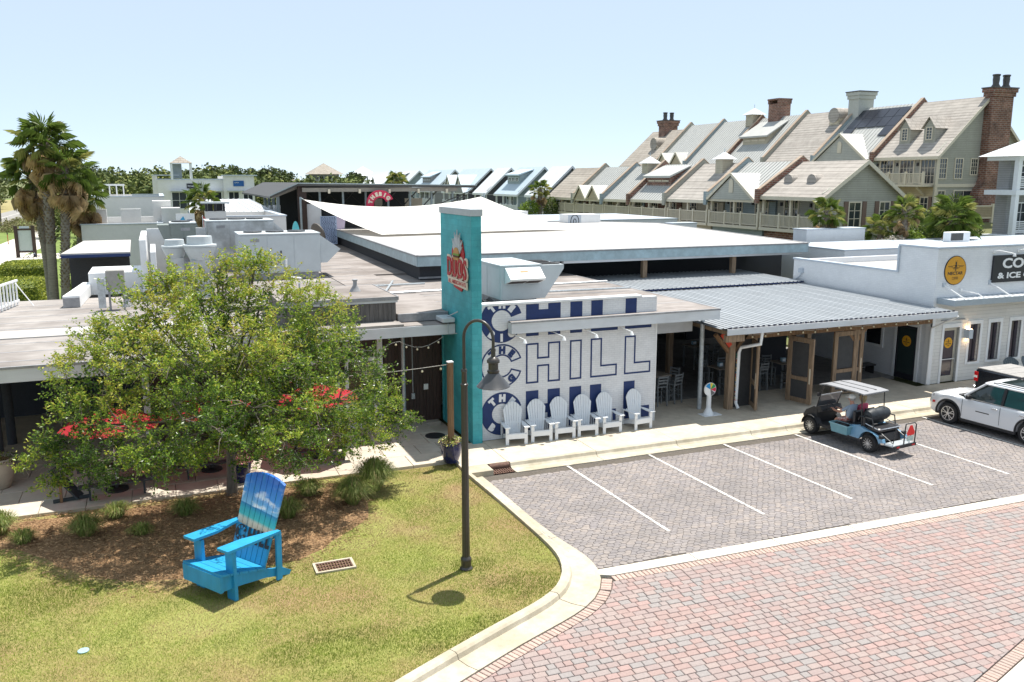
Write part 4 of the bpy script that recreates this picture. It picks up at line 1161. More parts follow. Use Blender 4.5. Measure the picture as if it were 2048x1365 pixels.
def door_y(x0, x1, z1, y):
    fr = MB(); w = .13
    fr.box(x0, x0+w, y, y+.05, .16, z1).box(x1-w, x1, y, y+.05, .16, z1).box(x0+w, x1-w, y, y+.05, z1-.14, z1).box(x0+w, x1-w, y, y+.05, .16, .42)
    d = part("door", fr, M("door_cream", (.50, .46, .38), rough=.5, var=.06), c)
    part("pane", MB().box(x0+w, x1-w, y+.015, y+.03, .42, z1-.14), m_dglass, d)
    part("push_bar", MB().tube([(x0+.05, y-.05, 1.15), (x1-.05, y-.05, 1.15)], .018, 6), m_white, d)
    part("handle", MB().tube([(x1-.07, y-.06, .95), (x1-.07, y-.06, 1.35)], .015, 6), m_galv, d)
door_y(30.32, 31.2, 2.52, 26.2)
part("door_trim", MB().box(30.2, 30.318, 26.06, 26.098, .15, 2.7).box(31.202, 31.32, 26.06, 26.098, .15, 2.7).box(30.319, 31.201, 26.06, 26.098, 2.53, 2.7), m_white_paint, c)
s3 = thing("door_decal", "small round NECTAR COFFEE decal on the street door's glass", "sign", (30.76, 26.2, 1.9))
bee_disc(.24, face_y(26.213) @ Matrix.Translation((30.76, 1.85, 0)), s3, .003)
# side door and window under the tin roof
sd = MB(); sd.box(29.55, 29.598, 27.85, 27.99, .15, 2.65).box(29.55, 29.598, 26.62, 26.76, .15, 2.65).box(29.55, 29.598, 26.761, 27.849, 2.5, 2.65)
part("door_trim", sd, m_white_paint, c)
d = part("door", MB().box(29.57, 29.599, 26.762, 26.86, .16, 2.49).box(29.57, 29.599, 27.75, 27.848, .16, 2.49).box(29.57, 29.599, 26.861, 27.749, 2.38, 2.49).box(29.57, 29.599, 26.861, 27.749, .16, .4), m_signblack, c)
part("pane", MB().box(29.58, 29.598, 26.861, 27.749, .4, 2.38), glass_mat("green_black_glass", (.03, .045, .045), .06), d)
s4 = thing("door_decal", "small round NECTAR COFFEE decal on the side door under the tin roof", "sign", (29.57, 27.3, 1.8))
bee_disc(.25, face_mx(29.578) @ Matrix.Translation((-27.3, 1.82, 0)), s4, .003)
o = part("window", MB().box(29.55, 29.598, 29.6, 29.72, 1.3, 2.5).box(29.55, 29.598, 28.6, 28.72, 1.3, 2.5).box(29.55, 29.598, 28.721, 29.599, 2.38, 2.5).box(29.55, 29.598, 28.721, 29.599, 1.3, 1.4), m_white_paint, c)
part("pane", MB().box(29.58, 29.599, 28.721, 29.599, 1.4, 2.38), m_glassdark, o)
part("pipe", MB().tube([(29.7, 24.98, 3.25), (29.72, 25.1, 3.15), (29.5, 26.0, 2.6), (29.5, 26.02, .2)], .045, 8), m_white, c)
t = thing("wall_sconce", "grey box sconce glowing warm up and down beside the street door", "lamp", (31.6, 26.0, 2.2))
part("box", MB().box(31.52, 31.76, 25.86, 26.098, 2.02, 2.42), m_cop, t)
m_glow = M("lamp_glow", (1.0, .62, .3), var=0, emit=14.0)
part("upper_glow", MB().box(31.56, 31.72, 25.9, 26.06, 2.421, 2.43), m_glow, t)
part("lower_glow", MB().box(31.56, 31.72, 25.9, 26.06, 2.01, 2.019), m_glow, t)
t = thing("junction_box", "grey meter box with cable on the blue-white side wall near its far end", "box", (29.55, 34.2, 4.1))
part("box", MB().box(29.5, 29.598, 34.0, 34.3, 4.1, 4.3), m_cop, t)
part("cable", MB().tube([(29.54, 34.1, 4.1), (29.5, 34.2, 3.9), (29.56, 34.5, 3.75)], .025, 6), m_cop, t)
bench = thing("black_bench", "low black bench under the side window of the coffee shop", "bench", (28.6, 29, .15))
part("seat", MB().cbox(27.6, 29.3, 28.6, 29.1, .5, .56, .01), m_black_metal, bench)
for x in (27.7, 29.15): part("leg", MB().box(x, x+.05, 28.62, 29.08, .15, .499), m_black_metal, bench)

# ================================================================== adirondack chairs
def adirondack(name, label, cat, mat, W=.74, D=.86, Hb=.98, seat_f=.36, seat_b=.22, arm=.56, slats=7, th=.022, group=None, mats_back=None, recl=.36, back_y=.30, arm_w=.13, leg_w=.11, apron_h=.14, sf=0.0, drop=.24, kb=.62, kt=.96):
    """a slatted lounge chair facing -y, origin on the ground under the middle of the front legs"""
    t = thing(name, label, cat, (0, 0, 0), group)
    w = W/2; sc = W/.74
    for s in (-1, 1):
        part("front_leg", MB().cbox(s*w-(leg_w if s > 0 else 0), s*w+(leg_w if s < 0 else 0), 0.0*sc, th*1.6, 0, arm-.001, .004), mat, t)
        P = [(.03*sc-sf, seat_f-.02), (.03*sc-sf, seat_f-apron_h-.02), (.30*sc-sf, seat_f-apron_h-.06), (D*.62, .10*sc), (D*1.06, 0.0), (D*1.10, .05*sc), (D*.95, .13*sc), (D*.62, seat_b-.01)]
        xx = s*(w-.02) - (th if s > 0 else 0) - (s*.002)
        part("side_rail", MB().prism([(xx-s*th, p[0], p[1]) for p in P], (th, 0, 0)), mat, t)
        # arm: wide at the front, tapering to the back
        a0, a1 = s*(w+.045*sc), s*(w-arm_w)
        A = [(a0, -.10*sc), (s*(w-arm_w*1.0), -.10*sc), (s*(w-arm_w), D*.30), (s*(w-.03*sc), D*.86), (s*(w+.03*sc), D*.86), (a0, D*.30)]
        if s < 0: A = A[::-1]
        part("arm", MB().prism([(p[0], p[1], arm + (.02*sc)*(1-p[1]/D)) for p in A], (0, 0, th*1.15)), mat, t)
        part("rear_post", MB().beam((s*(w-.005), D*.82, .04), (s*(w-.005), D*.84, arm), th, leg_w*.55, up=(0, 1, 0)), mat, t)
    part("apron", MB().prism([(-w+.03, -.012*sc-sf, seat_f-apron_h-.02), (w-.03, -.012*sc-sf, seat_f-apron_h-.02), (w-.03, -.012*sc-sf, seat_f), (-w+.03, -.012*sc-sf, seat_f)], (0, .04*sc, 0)), mat, t)
    n = 5
    for k in range(n):
        y0, y1 = lerp(-sf, D*.60, k/n), lerp(-sf, D*.60, (k+1)/n) - .008*sc
        z0, z1 = lerp(seat_f, seat_b, k/n), lerp(seat_f, seat_b, (k+.95)/n)
        part("seat_slat", MB().prism([(-w+.02, y0, z0), (w-.02, y0, z0), (w-.02, y1, z1), (-w+.02, y1, z1)], (0, 0, th)), mat, t)
    yb, zb = D*.58, seat_b - .03
    L = (Hb - zb)
    for k in range(slats):
        u0, u1 = (k/slats-.5)*2, ((k+1)/slats-.5)*2
        uc = (u0+u1)/2
        hb = w*kb; ht = w*kt
        def pt(u, v):          # v along the back, slight fan and hollow
            xx = u*lerp(hb, ht, v); z = zb + L*v
            return (xx, yb + recl*(Hb)*v + (.03*sc*(1-u*u) if sf == 0 else 0), z)
        g = .006*sc/w
        tops = [1-drop*(u**2)*(1.0) for u in (u0+g, uc, u1-g)]
        P = [pt(u0+g, 0), pt(u1-g, 0), pt(u1-g, tops[2]), pt(uc, tops[1]), pt(u0+g, tops[0])]
        part("back_slat", MB().prism(P, (0, th, th*.3)), mats_back or mat, t)
    part("back_rail", MB().box(-w*.85, w*.85, yb+recl*Hb*.35+.04*sc, yb+recl*Hb*.35+.04*sc+th*1.5, zb+L*.33, zb+L*.33+.07*sc), mat, t)
    return t
m_chairw = M("white_poly_lumber", (0.74, 0.76, 0.78), rough=.5, var=.03)
m_chairg = M("slate_poly_lumber", (0.075, 0.10, 0.115), rough=.55, var=.08)
names = ["nearest the teal pillar", "second from the teal pillar", "third from the teal pillar", "fourth from the teal pillar, under the letter L", "fifth from the teal pillar", "standing apart at the right end of the row by the wall corner"]
ch = adirondack("adirondack_chair", "", "chair", m_chairw, group="white chairs along the mural wall", arm=.56, Hb=1.28, slats=7, recl=.125)
for k, (x, r) in enumerate(zip((10.38, 11.28, 12.14, 12.99, 13.93, 15.15), (-.16, -.10, -.05, -.12, .02, .10))):
    lab = "white adirondack chair " + names[k]
    if k == 0: ch.location = (x, 24.94, .153); ch.rotation_euler = (0, 0, r); ch['label'] = lab
    else: place_copy(ch, (x, 24.94, .153), r, lab)
ch = adirondack("adirondack_chair", "slate grey adirondack chair between two shop windows, behind the pickup's tailgate", "chair", m_chairg, group="slate chairs outside the coffee shop", arm=.58, Hb=1.02)
ch.location = (33.1, 24.6, .153); ch.rotation_euler = (0, 0, -.5)
place_copy(ch, (34.45, 24.45, .153), .25, "slate grey adirondack chair furthest right, cut by the photo's edge")

# giant painted chair on the lawn; its back carries a beach picture
def beach_mat():
    m = bpy.data.materials.new("beach_print_on_blue_boards"); m.use_nodes = True
    N, L = m.node_tree.nodes, m.node_tree.links; b = N["Principled BSDF"]; b.inputs['Roughness'].default_value = .45
    tc = N.new("ShaderNodeTexCoord"); sp = N.new("ShaderNodeSeparateXYZ"); L.new(tc.outputs['Object'], sp.inputs[0])
    nz = N.new("ShaderNodeTexNoise"); nz.inputs['Scale'].default_value = 2.6; nz.inputs['Detail'].default_value = 7
    mp = N.new("ShaderNodeMapping"); mp.inputs['Scale'].default_value = (1, .2, 2.0)
    L.new(tc.outputs['Object'], mp.inputs[0]); L.new(mp.outputs[0], nz.inputs['Vector'])
    def ramp(els, src):
        r = N.new("ShaderNodeValToRGB"); e = r.color_ramp.elements
        while len(e) < len(els): e.new(.5)
        for q, (p, c) in zip(e, els): q.position = p; q.color = (*c, 1)
        L.new(src, r.inputs['Fac']); return r.outputs['Color']
    def mr(src, a, c):
        q = N.new("ShaderNodeMapRange"); q.inputs['From Min'].default_value = a; q.inputs['From Max'].default_value = c; L.new(src, q.inputs['Value']); return q.outputs[0]
    blue = (0.02, 0.30, 0.56); deep = (0.012, 0.12, 0.47)
    # slanting shoreline
    ma = N.new("ShaderNodeMath"); ma.operation = 'MULTIPLY'; ma.inputs[1].default_value = .10; L.new(sp.outputs[0], ma.inputs[0])
    sb = N.new("ShaderNodeMath"); sb.operation = 'ADD'; L.new(sp.outputs[2], sb.inputs[0]); L.new(ma.outputs[0], sb.inputs[1])
    base = ramp([(0, blue), (.28, blue), (.285, (.55, .47, .36)), (.36, (.62, .55, .42)), (.40, (.05, .46, .44)), (.48, (.02, .36, .42)), (.545, (.01, .19, .40)), (.55, (.22, .48, .68)), (.72, (.05, .25, .62)), (.95, deep), (1, deep)], mr(sb.outputs[0], .62, 2.22))
    cl = ramp([(0, (0, 0, 0)), (.48, (0, 0, 0)), (.60, (1, 1, 1)), (1, (1, 1, 1))], nz.outputs['Fac'])
    band = ramp([(0, (0, 0, 0)), (.55, (0, 0, 0)), (.56, (1, 1, 1)), (.70, (.8, .8, .8)), (.86, (.1, .1, .1)), (1, (0, 0, 0))], mr(sp.outputs[2], .62, 2.22))
    mu = N.new("ShaderNodeMix"); mu.data_type = 'RGBA'; mu.blend_type = 'MULTIPLY'; mu.inputs[0].default_value = 1; L.new(cl, mu.inputs[6]); L.new(band, mu.inputs[7])
    mx = N.new("ShaderNodeMix"); mx.data_type = 'RGBA'; L.new(mu.outputs[2], mx.inputs[0]); L.new(base, mx.inputs[6]); mx.inputs[7].default_value = (.78, .80, .84, 1)
    # worn vertical streaks along the boards
    n2 = N.new("ShaderNodeTexNoise"); n2.inputs['Scale'].default_value = 5; n2.inputs['Detail'].default_value = 6
    m2 = N.new("ShaderNodeMapping"); m2.inputs['Scale'].default_value = (6, 1, .7); L.new(tc.outputs['Object'], m2.inputs[0]); L.new(m2.outputs[0], n2.inputs['Vector'])
    st = ramp([(0, (0, 0, 0)), (.56, (0, 0, 0)), (.72, (.55, .55, .55)), (1, (.6, .6, .6))], n2.outputs['Fac'])
    m3 = N.new("ShaderNodeMix"); m3.data_type = 'RGBA'; L.new(st, m3.inputs[0]); L.new(mx.outputs[2], m3.inputs[6]); m3.inputs[7].default_value = (.02, .27, .36, 1)
    # dark vegetation tufts at the beach's ends
    L.new(m3.outputs[2], b.inputs['Base Color'])
    return m
m_blue = M("turquoise_blue_paint", (0.022, 0.29, 0.56), rough=.45, var=.12, scale=2, stretch=(3, 3, .5), big=.45, bigscale=1.6, stain=(.03, .22, .33), bump=.1, bscale=30)
bigc = adirondack("giant_chair", "giant turquoise blue adirondack chair with beach picture and CHILL lettering on the lawn", "chair", m_blue, W=1.30, D=1.42, Hb=2.22, seat_f=.66, seat_b=.38, arm=1.10, slats=7, th=.05, mats_back=beach_mat(), recl=.30, arm_w=.27, leg_w=.26, apron_h=.33, sf=.30, drop=.07, kb=.86, kt=1.0)
# lettering lies on the slanted back
zb, yb, Lb = .38-.03, 1.42*.58, 2.22-.35
sl = (.30*2.22)/Lb
def on_back(u, v, d): return Matrix(((1,0,0,0),(0,sl/sqrt(1+sl*sl),-1/sqrt(1+sl*sl),0),(0,1/sqrt(1+sl*sl),sl/sqrt(1+sl*sl),0),(0,0,0,1)))
BM = Matrix.Translation((0, yb-.004, zb)) @ on_back(0, 0, 0)
BM = BM @ Matrix.Translation((0, 0, .022))
for ch_, x0, x1 in (("H", -.14, .08), ("I", .14, .21), ("L", .27, .42), ("L", .46, .59)):
    part("letter", text_fit(ch_, x0, x1, .46, .79, bold=.05, depth=.006, M4=BM), m_signblack, bigc)
part("letter", flat_poly(C_poly(-.36, .625, .18, .085), d=.006, R=1).move(BM), m_signblack, bigc)
for body, a0, a1, inw, rr in (("THE", 128, 52, False, .10), ("BIG", 232, 308, True, .148)):
    part("small_lettering", arc_text(body, -.36, .625, rr, a0, a1, .062, bold=.01, depth=.003, inward=inw).move(BM @ Matrix.Translation((0, 0, .007))), m_blue, bigc, kind='stuff')
bigc.location = (.60, 18.02, .06)
bigc.rotation_euler = (0, 0, radians(-56.5))

# ================================================================== lamp post
t = thing("street_lamp", "tall dark bronze gooseneck street lamp with bell shade on the lawn", "street lamp", (5.9, 17.14, .05))
part("base", MB().lathe((5.9, 17.14, .03), [(.15, 0), (.15, .06), (.115, .1), (.115, .22), (.125, .24), (.12, .30), (.085, .34)], 20), m_bronze, t, smooth=True)
pole = MB()
vs = []; n = 12
for z, r in ((.36, .088), (4.30, .072)):
    for j in range(2*n):
        a = pi*j/n; rr = r*(1.0 if j % 2 else .93); vs.append((5.9+rr*cos(a), 17.14+rr*sin(a), z))
pole.add(vs, [(j, (j+1) % (2*n), 2*n+(j+1) % (2*n), 2*n+j) for j in range(2*n)]); part("pole", pole, m_bronze, t)
part("collar", MB().lathe((5.9, 17.14, 4.30), [(.085, 0), (.085, .04), (.06, .06), (.055, .30), (.068, .32), (.06, .37)], 16), m_bronze, t, smooth=True)
AX, AY = .46, -.56; AL = hypot(AX, AY)     # direction of the arm
arc = [(5.9, 17.14, 4.66), (5.9, 17.14, 5.36)]
for k in range(1, 15):
    a = pi*k/14; u = AL/2*(1-cos(a)); arc.append((5.9+AX/AL*u, 17.14+AY/AL*u, 5.36+.40*sin(a)))
hx, hy = 5.9+AX, 17.14+AY
arc.append((hx, hy, 5.16))
part("arm", MB().tube(arc, .034, 10), m_bronze, t, smooth=True)
lh = part("lamp_housing", MB().lathe((hx, hy, 4.67), [(.12, 0), (.13, .02), (.13, .05), (.105, .07), (.105, .20), (.135, .22), (.135, .27), (.11, .31), (.05, .35), (.045, .45), (.055, .46), (.05, .52)], 18), m_bronze, t, smooth=True)
part("shade", MB().lathe((hx, hy, 4.37), [(.355, 0), (.36, .012), (.34, .03), (.24, .15), (.14, .27), (.12, .295)], 28), M("shade_grey", (.05, .05, .053), rough=.3, var=.1, spec=.6), t, smooth=True)
part("lens", MB().lathe((hx, hy, 4.355), [(.2, 0), (.2, .014)], 16), m_cream, t)

# ================================================================== drains, cover, inlet
def grate(name, label, x0, x1, y0, y1, z, nx, ny):
    t = thing(name, label, "drain", ((x0+x1)/2, (y0+y1)/2, z))
    w = .055
    part("collar", MB().box(x0, x1, y0, y0+w, z-.08, z+.02).box(x0, x1, y1-w, y1, z-.08, z+.02).box(x0, x0+w, y0+w, y1-w, z-.08, z+.02).box(x1-w, x1, y0+w, y1-w, z-.08, z+.02), m_kerb_dirty, t)
    part("pit", MB().box(x0+w, x1-w, y0+w, y1-w, z-.09, z-.06), m_hole, t)
    for k in range(nx+1):
        x = lerp(x0+w, x1-w-.025, k/nx); part("bar", MB().box(x, x+.025, y0+w, y1-w, z-.03, z+.012), m_rust, t)
    for k in range(ny+1):
        y = lerp(y0+w, y1-w-.03, k/ny); part("cross_bar", MB().box(x0+w, x1-w, y, y+.03, z-.035, z+.0085), m_rust, t)
    return t
grate("drain_grate", "rusty drain grate in concrete collar on the lawn behind the giant chair", 2.72, 3.62, 18.10, 18.64, .085, 12, 3)
t = thing("kerb_inlet", "rusty iron kerb inlet with slotted grate at the lot's corner", "drain", (9.1, 23.3, .1))
part("hood", MB().tube([(8.82, 23.40, .07), (9.46, 23.40, .07)], .10, 12), m_rust, t, smooth=True)
part("pit", MB().box(8.80, 9.46, 22.92, 23.34, -.08, -.02), m_hole, t)
gb = MB()
for k in range(9): part("bar", MB().box(8.82+k*.075, 8.855+k*.075, 22.92, 23.32, -.018, .02), m_rust, t)
for y in (22.92, 23.1, 23.29): part("cross_bar", MB().box(8.8, 9.47, y, y+.03, -.022, .017), m_rust, t)
t = tag(part("valve_cover", MB().lathe((-1.83, 16.6, .05), [(.10, 0), (.10, .022), (.085, .03), (.01, .03)], 20), M("cover_blue_white", (.30, .46, .50), rough=.6, var=.2, scale=20)), "small round pale blue valve cover flush in the lawn, lower left", "cover")
t = tag(part("umbrella_base", MB().lathe((8.2, 26.9, .152), [(.34, 0), (.34, .02), (.32, .024), (.01, .024)], 24), m_black_metal), "black round umbrella base plate on the patio left of the pillar", "plate")  # round base plate of a patio umbrella

# ================================================================== pots
m_pot = M("cobalt_glaze", (0.012, 0.018, 0.085), rough=.15, var=.2, scale=3, coat=.5)
m_terra = M("pale_stone_pot", (.42, .36, .28), rough=.8, var=.1)
FL = [M("leaf_lime", (.30, .33, .05), rough=.7, var=.2, translucent=.3), M("leaf_green", (.09, .16, .04), rough=.7, var=.2, translucent=.3), M("petal_cream", (.66, .60, .30), rough=.7, var=.1), M("petal_pink", (.60, .16, .30), rough=.7, var=.15), M("leaf_plum", (.09, .02, .035), rough=.7, var=.2)]
def tuft(x, y, z, R, Hh, n, cols, rr):
    mb = MB()
    for _ in range(n):
        a, r = rr.uniform(0, 2*pi), R*sqrt(rr.random()); h = Hh*rr.uniform(.2, 1)*(1-.6*(r/R)**2)
        p = Vector((x+r*cos(a), y+r*sin(a), z+h)); s = rr.uniform(.02, .045)
        d1 = Vector((rr.uniform(-1, 1), rr.uniform(-1, 1), rr.uniform(-.4, .8))).normalized()*s; d2 = Vector((rr.uniform(-1, 1), rr.uniform(-1, 1), rr.uniform(-.5, .5))).normalized()*s*.6
        mb.cur = rr.choice(cols); mb.add([p-d1, p+d2, p+d1, p-d2], [(0, 1, 2, 3)])
    return mb
rp = random.Random(5)
def pot(label, x, y, z, s, mat, cols, flat=.25):
    t = thing("planter_pot", label, "flower pot", (x, y, z))
    part("pot", MB().lathe((x, y, z), [(.20*s, 0), (.23*s, .03*s), (.32*s, .30*s), (.35*s, .55*s), (.34*s, .62*s), (.37*s, .64*s), (.37*s, .70*s), (.32*s, .70*s), (.31*s, .62*s)], 26), mat, t, smooth=True)
    part("soil", MB().lathe((x, y, z+.60*s), [(.33*s, 0), (.32*s, .03), (.01, .05)], 16), m_straw, t)
    part("flowers", tuft(x, y, z+.62*s, .42*s, flat, 650, cols, rp), FL, t, kind='stuff', fix=False)
pot("large cobalt blue glazed pot of cream and lime flowers around the brown post", 7.85, 24.1, .15, .95, m_pot, (0, 0, 2, 1, 4))
pot("dark pot of pink and lime flowers behind the tree trunk", 1.72, 24.75, .15, .85, m_pot, (0, 3, 3, 2, 1))
pot("pale round stone pot with dark plants at the left edge of the patio", -4.62, 26.8, .15, 1.25, m_terra, (1, 1, 4, 0))
t = thing("timber_pole", "square brown timber pole rising from the blue flower pot", "pole", (7.85, 24.1, .6))
part("pole", MB().cbox(7.77, 7.93, 24.02, 24.18, .75, 3.28, .008), m_timber, t)
part("cap", MB().box(7.76, 7.94, 24.01, 24.19, 3.281, 3.31), m_white, t)
# beach ball sign
t = thing("beach_ball_sign", "beach ball cut-out sign on a white pedestal by the patio opening", "sign", (18.28, 25.6, .15))
part("foot", MB().box(18.0, 18.75, 25.4, 25.85, .15, .17), m_white_paint, t)
part("pedestal", MB().lathe((18.3, 25.62, .171), [(.20, 0), (.15, .12), (.09, .25), (.085, .75)], 10), m_white_paint, t)
ball = part("ball", MB().lathe((0, 0, 0), [(.25, 0), (.25, .05)], 28, M4=Matrix.Rotation(radians(90), 4, 'X')).move(Matrix.Translation((18.3, 25.6, 1.13))), m_white, t)
for a0, a1, cc in ((95, 150, (.02, .25, .55)), (62, 92, (.70, .55, .03)), (20, 58, (.03, .30, .10)), (-25, 15, (.6, .03, .08)), (-80, -35, (.12, .12, .13))):
    P = [(0, 0)] + [(.235*cos(radians(lerp(a0, a1, k/6))), .235*sin(radians(lerp(a0, a1, k/6)))) for k in range(7)]
    part("panel", MB().prism([(p[0], p[1], 0) for p in P], (0, 0, .005)).move(face_y(25.548) @ Matrix.Translation((18.3, 1.13, 0))), M("ball_panel", cc, rough=.4, var=.05), t)

# ================================================================== patio tables with red umbrellas behind the tree
m_bench = M("dark_slate_bench", (0.04, 0.052, 0.058), rough=.6, var=.2, scale=4, stretch=(1, 6, 1))
m_umb = M("red_umbrella_canvas", (0.55, 0.035, 0.05), rough=.8, var=.06, translucent=.5)
def picnic_proto():
    t = thing("picnic_table", "", "table", (0, 0, 0), "picnic tables on the left patio")
    for k in range(5): part("top_plank", MB().cbox(-.95, .95, -.38+k*.153, -.235+k*.153, .72, .76, .005), m_bench, t)
    for s in (-1, 1):
        for k in range(2): part("seat_plank", MB().cbox(-.95, .95, s*.74-.14+k*.143, s*.74-.003+k*.143, .43, .47, .005), m_bench, t)
        x = s*.68
        for q in (-1, 1): part("leg", MB().beam((x, q*.62, 0), (x, q*.20, .72), .05, .10), m_bench, t)
        part("cross_bar", MB().box(x-.03, x+.03, -.87, .87, .36, .429), m_bench, t)
    return t
PT = [(-1.55, 25.35, .06, "at the far left, nearest the mulch"), (1.0, 26.1, .0, "in the middle behind the trunk"), (4.2, 26.2, -.05, "at the right end, by the doors")]
pr = picnic_proto()
for k, (x, y, r, w) in enumerate(PT):
    lab = f"dark slate picnic table under a red umbrella {w}"
    if k == 0: pr.location = (x, y, .153); pr.rotation_euler = (0, 0, r); pr['label'] = lab
    else: place_copy(pr, (x, y, .153), r, lab)
    u = thing("patio_umbrella", f"open red umbrella over the picnic table {w}", "umbrella", (x, y, .15), "red umbrellas over the picnic tables")
    part("base_plate", MB().lathe((x, y, .153), [(.30, 0), (.30, .05), (.05, .08), (.05, .3)], 20), m_black_metal, u, smooth=True)
    part("pole", MB().tube([(x, y, .3), (x, y, 2.55)], .022, 8), m_white, u)
    n = 8; R = 1.35
    for i in range(n):
        a, c2 = 2*pi*i/n + .2, 2*pi*(i+1)/n + .2
        tip = (x, y, 2.52); p = (x+R*cos(a), y+R*sin(a), 2.02); q = (x+R*cos(c2), y+R*sin(c2), 2.02); am = (a+c2)/2
        mdl = (x+R*.93*cos(am), y+R*.93*sin(am), 2.03)
        part("canopy_panel", MB().add([tip, p, mdl, q], [(0, 1, 2), (0, 2, 3)]), m_umb, u, fix=False)
        part("rib", MB().tube([(x, y, 2.48), (p[0], p[1], 2.01)], .008, 4), m_white, u)
# dark slatted bench end at the left edge
t = thing("slat_chair", "dark slate folding chair leaning at the end of the left picnic table", "chair", (-2.9, 25.1, .15))
part("back", MB().beam((-3.1, 25.2, 1.0), (-2.45, 25.0, .2), .4, .05, up=(0, 0, 1)), m_bench, t)
part("leg", MB().beam((-2.9, 24.85, .153), (-2.9, 24.9, .8), .07, .07, up=(0, 1, 0)), m_timber, t)
part("foot_rail", MB().beam((-3.1, 24.85, .2), (-2.2, 25.0, .2), .08, .08), m_bench, t)

# ================================================================== vehicles and people
m_tyre = M("tyre_rubber", (0.02, 0.02, 0.021), rough=.85, var=.1)
m_alloy = M("alloy_silver", (0.60, 0.61, 0.63), rough=.25, var=.03, metal=.7)
m_suv = M("white_car_paint", (0.70, 0.71, 0.73), rough=.18, var=.0, coat=.8)
m_plastic = M("black_plastic", (0.028, 0.028, 0.03), rough=.6, var=.1)
m_carglass = glass_mat("car_glass", (0.018, 0.03, 0.03), .03)
m_taill = M("tail_light_red", (0.55, 0.015, 0.02), rough=.2, var=.0)
m_cartblue = M("powder_blue_paint", (0.17, 0.34, 0.50), rough=.25, var=.03, coat=.5)
m_vinyl = M("black_vinyl", (0.022, 0.022, 0.025), rough=.35, var=.1, spec=.6)
def wheel(parent, x, y, z, R, W, side, spokes=5, dark=False):
    RX = Matrix.Translation((x, y, z)) @ Matrix.Rotation(radians(90)*side, 4, 'Y') @ Matrix.Translation((0, 0, 0))
    # local +z points outwards
    w = part("wheel", MB().lathe((0, 0, 0), [(R*.66, -W), (R*.93, -W), (R, -W*.85), (R, -W*.15), (R*.93, 0), (R*.70, 0.0), (R*.66, -.01)], 28).move(RX), m_tyre, parent, smooth=50)
    part("rim", MB().lathe((0, 0, 0), [(R*.675, -.05), (R*.675, .002), (R*.62, .004), (R*.61, -.045), (R*.05, -.05)], 28).move(RX), m_alloy if not dark else m_black_metal, w, smooth=40)
    sp = MB()
    for k in range(spokes):
        for off in ((-.22, .22) if spokes < 8 else (0,)):
            a = 2*pi*k/spokes; b_ = a + off*(1 if spokes < 8 else 1)
            sp.beam((.10*R*cos(a), .10*R*sin(a), -.012), (.64*R*cos(b_), .64*R*sin(b_), -.006), .07*R if spokes < 8 else .055*R, .014)
    sp.lathe((0, 0, -.02), [(.16*R, 0), (.16*R, .022), (.02, .026)], 14)
    part("spokes", sp.move(RX), m_alloy, w)
    part("hub_disc", MB().lathe((0, 0, -.06), [(.60*R, 0), (.60*R, .008), (.02, .009)], 20).move(RX), m_plastic, w)
    return w
def loft(stations):
    """closed body from cross sections [(y, [(x, z) ... half outline from bottom centre to top centre])]"""
    mb = MB(); vs = []; fs = []; m = len(stations[0][1]); ring = 2*m
    for y, P in stations:
        for (x, z) in P: vs.append((x, y, z))
        for (x, z) in reversed(P): vs.append((-x, y, z))
    for i in range(len(stations)-1):
        for j in range(ring):
            a, b_ = i*ring+j, i*ring+(j+1) % ring; fs.append((a, b_, b_+ring, a+ring))
    fs.append(tuple(range(ring-1, -1, -1))); fs.append(tuple((len(stations)-1)*ring+j for j in range(ring)))
    return mb.add(vs, fs)
def interp(tab, y):
    for a, b_ in zip(tab[:-1], tab[1:]):
        if a[0] <= y <= b_[0]:
            t = (y-a[0])/(b_[0]-a[0]); t = t*t*(3-2*t); return lerp(a[1], b_[1], t)
    return tab[0][1] if y < tab[0][0] else tab[-1][1]

# ------------------------------------------------------------------ white SUV (built facing +y, origin on the ground at its centre)
suv = thing("parked_suv", "white SUV with silver five spoke wheels nosed up to the kerb at the right edge", "car", (0, 0, 0))
AXF, AXR, WR = 1.50, -1.46, .385
ys = sorted(set([round(-2.45+k*.07, 3) for k in range(71)] + [2.45]))
top = [(-2.45, .95), (-2.3, 1.06), (-1, 1.10), (.9, 1.08), (1.35, 1.085), (2.0, 1.04), (2.28, .98), (2.40, .88), (2.45, .70)]
wid = [(-2.45, .86), (-2.2, .95), (-1, .975), (1.2, .975), (1.9, .96), (2.25, .88), (2.45, .70)]
sta = []
for y in ys:
    zt, w = interp(top, y), interp(wid, y); zb = .30
    for c_ in (AXF, AXR):
        d = abs(y-c_)
        if d < .46: zb = max(zb, min(zt-.12, WR + sqrt(.46**2-d*d)*.98))
    if y > 2.2: zb = max(zb, .32 + (y-2.2)*.5)
    zs = lerp(zb, zt, .55)
    sta.append((y, [(0, zb), (w*.93, zb), (w*.985, zb+.06*(zt-zb)), (w, zs), (w*.985, lerp(zb, zt, .86)), (w*.945, lerp(zb, zt, .965)), (w*.80, zt), (w*.4, zt+.018), (0, zt+.025)]))
part("body", loft(sta), m_suv, suv, smooth=38)
def quadloft(base, roof, zb, zt):
    return [(x, y, zb) for x, y in base] + [(x, y, zt) for x, y in roof]
gb_ = [(-.86, -2.28), (.86, -2.28), (.90, .55), (.80, 1.18), (-.80, 1.18), (-.90, .55)]
gr_ = [(-.66, -2.0), (.66, -2.0), (.70, .0), (.62, .34), (-.62, .34), (-.70, .0)]
gl = MB().add(quadloft(gb_, gr_, 1.06, 1.70), [(0, 1, 7, 6), (1, 2, 8, 7), (2, 3, 9, 8), (3, 4, 10, 9), (4, 5, 11, 10), (5, 0, 6, 11)])
part("glass", gl, m_carglass, suv)
rst = []
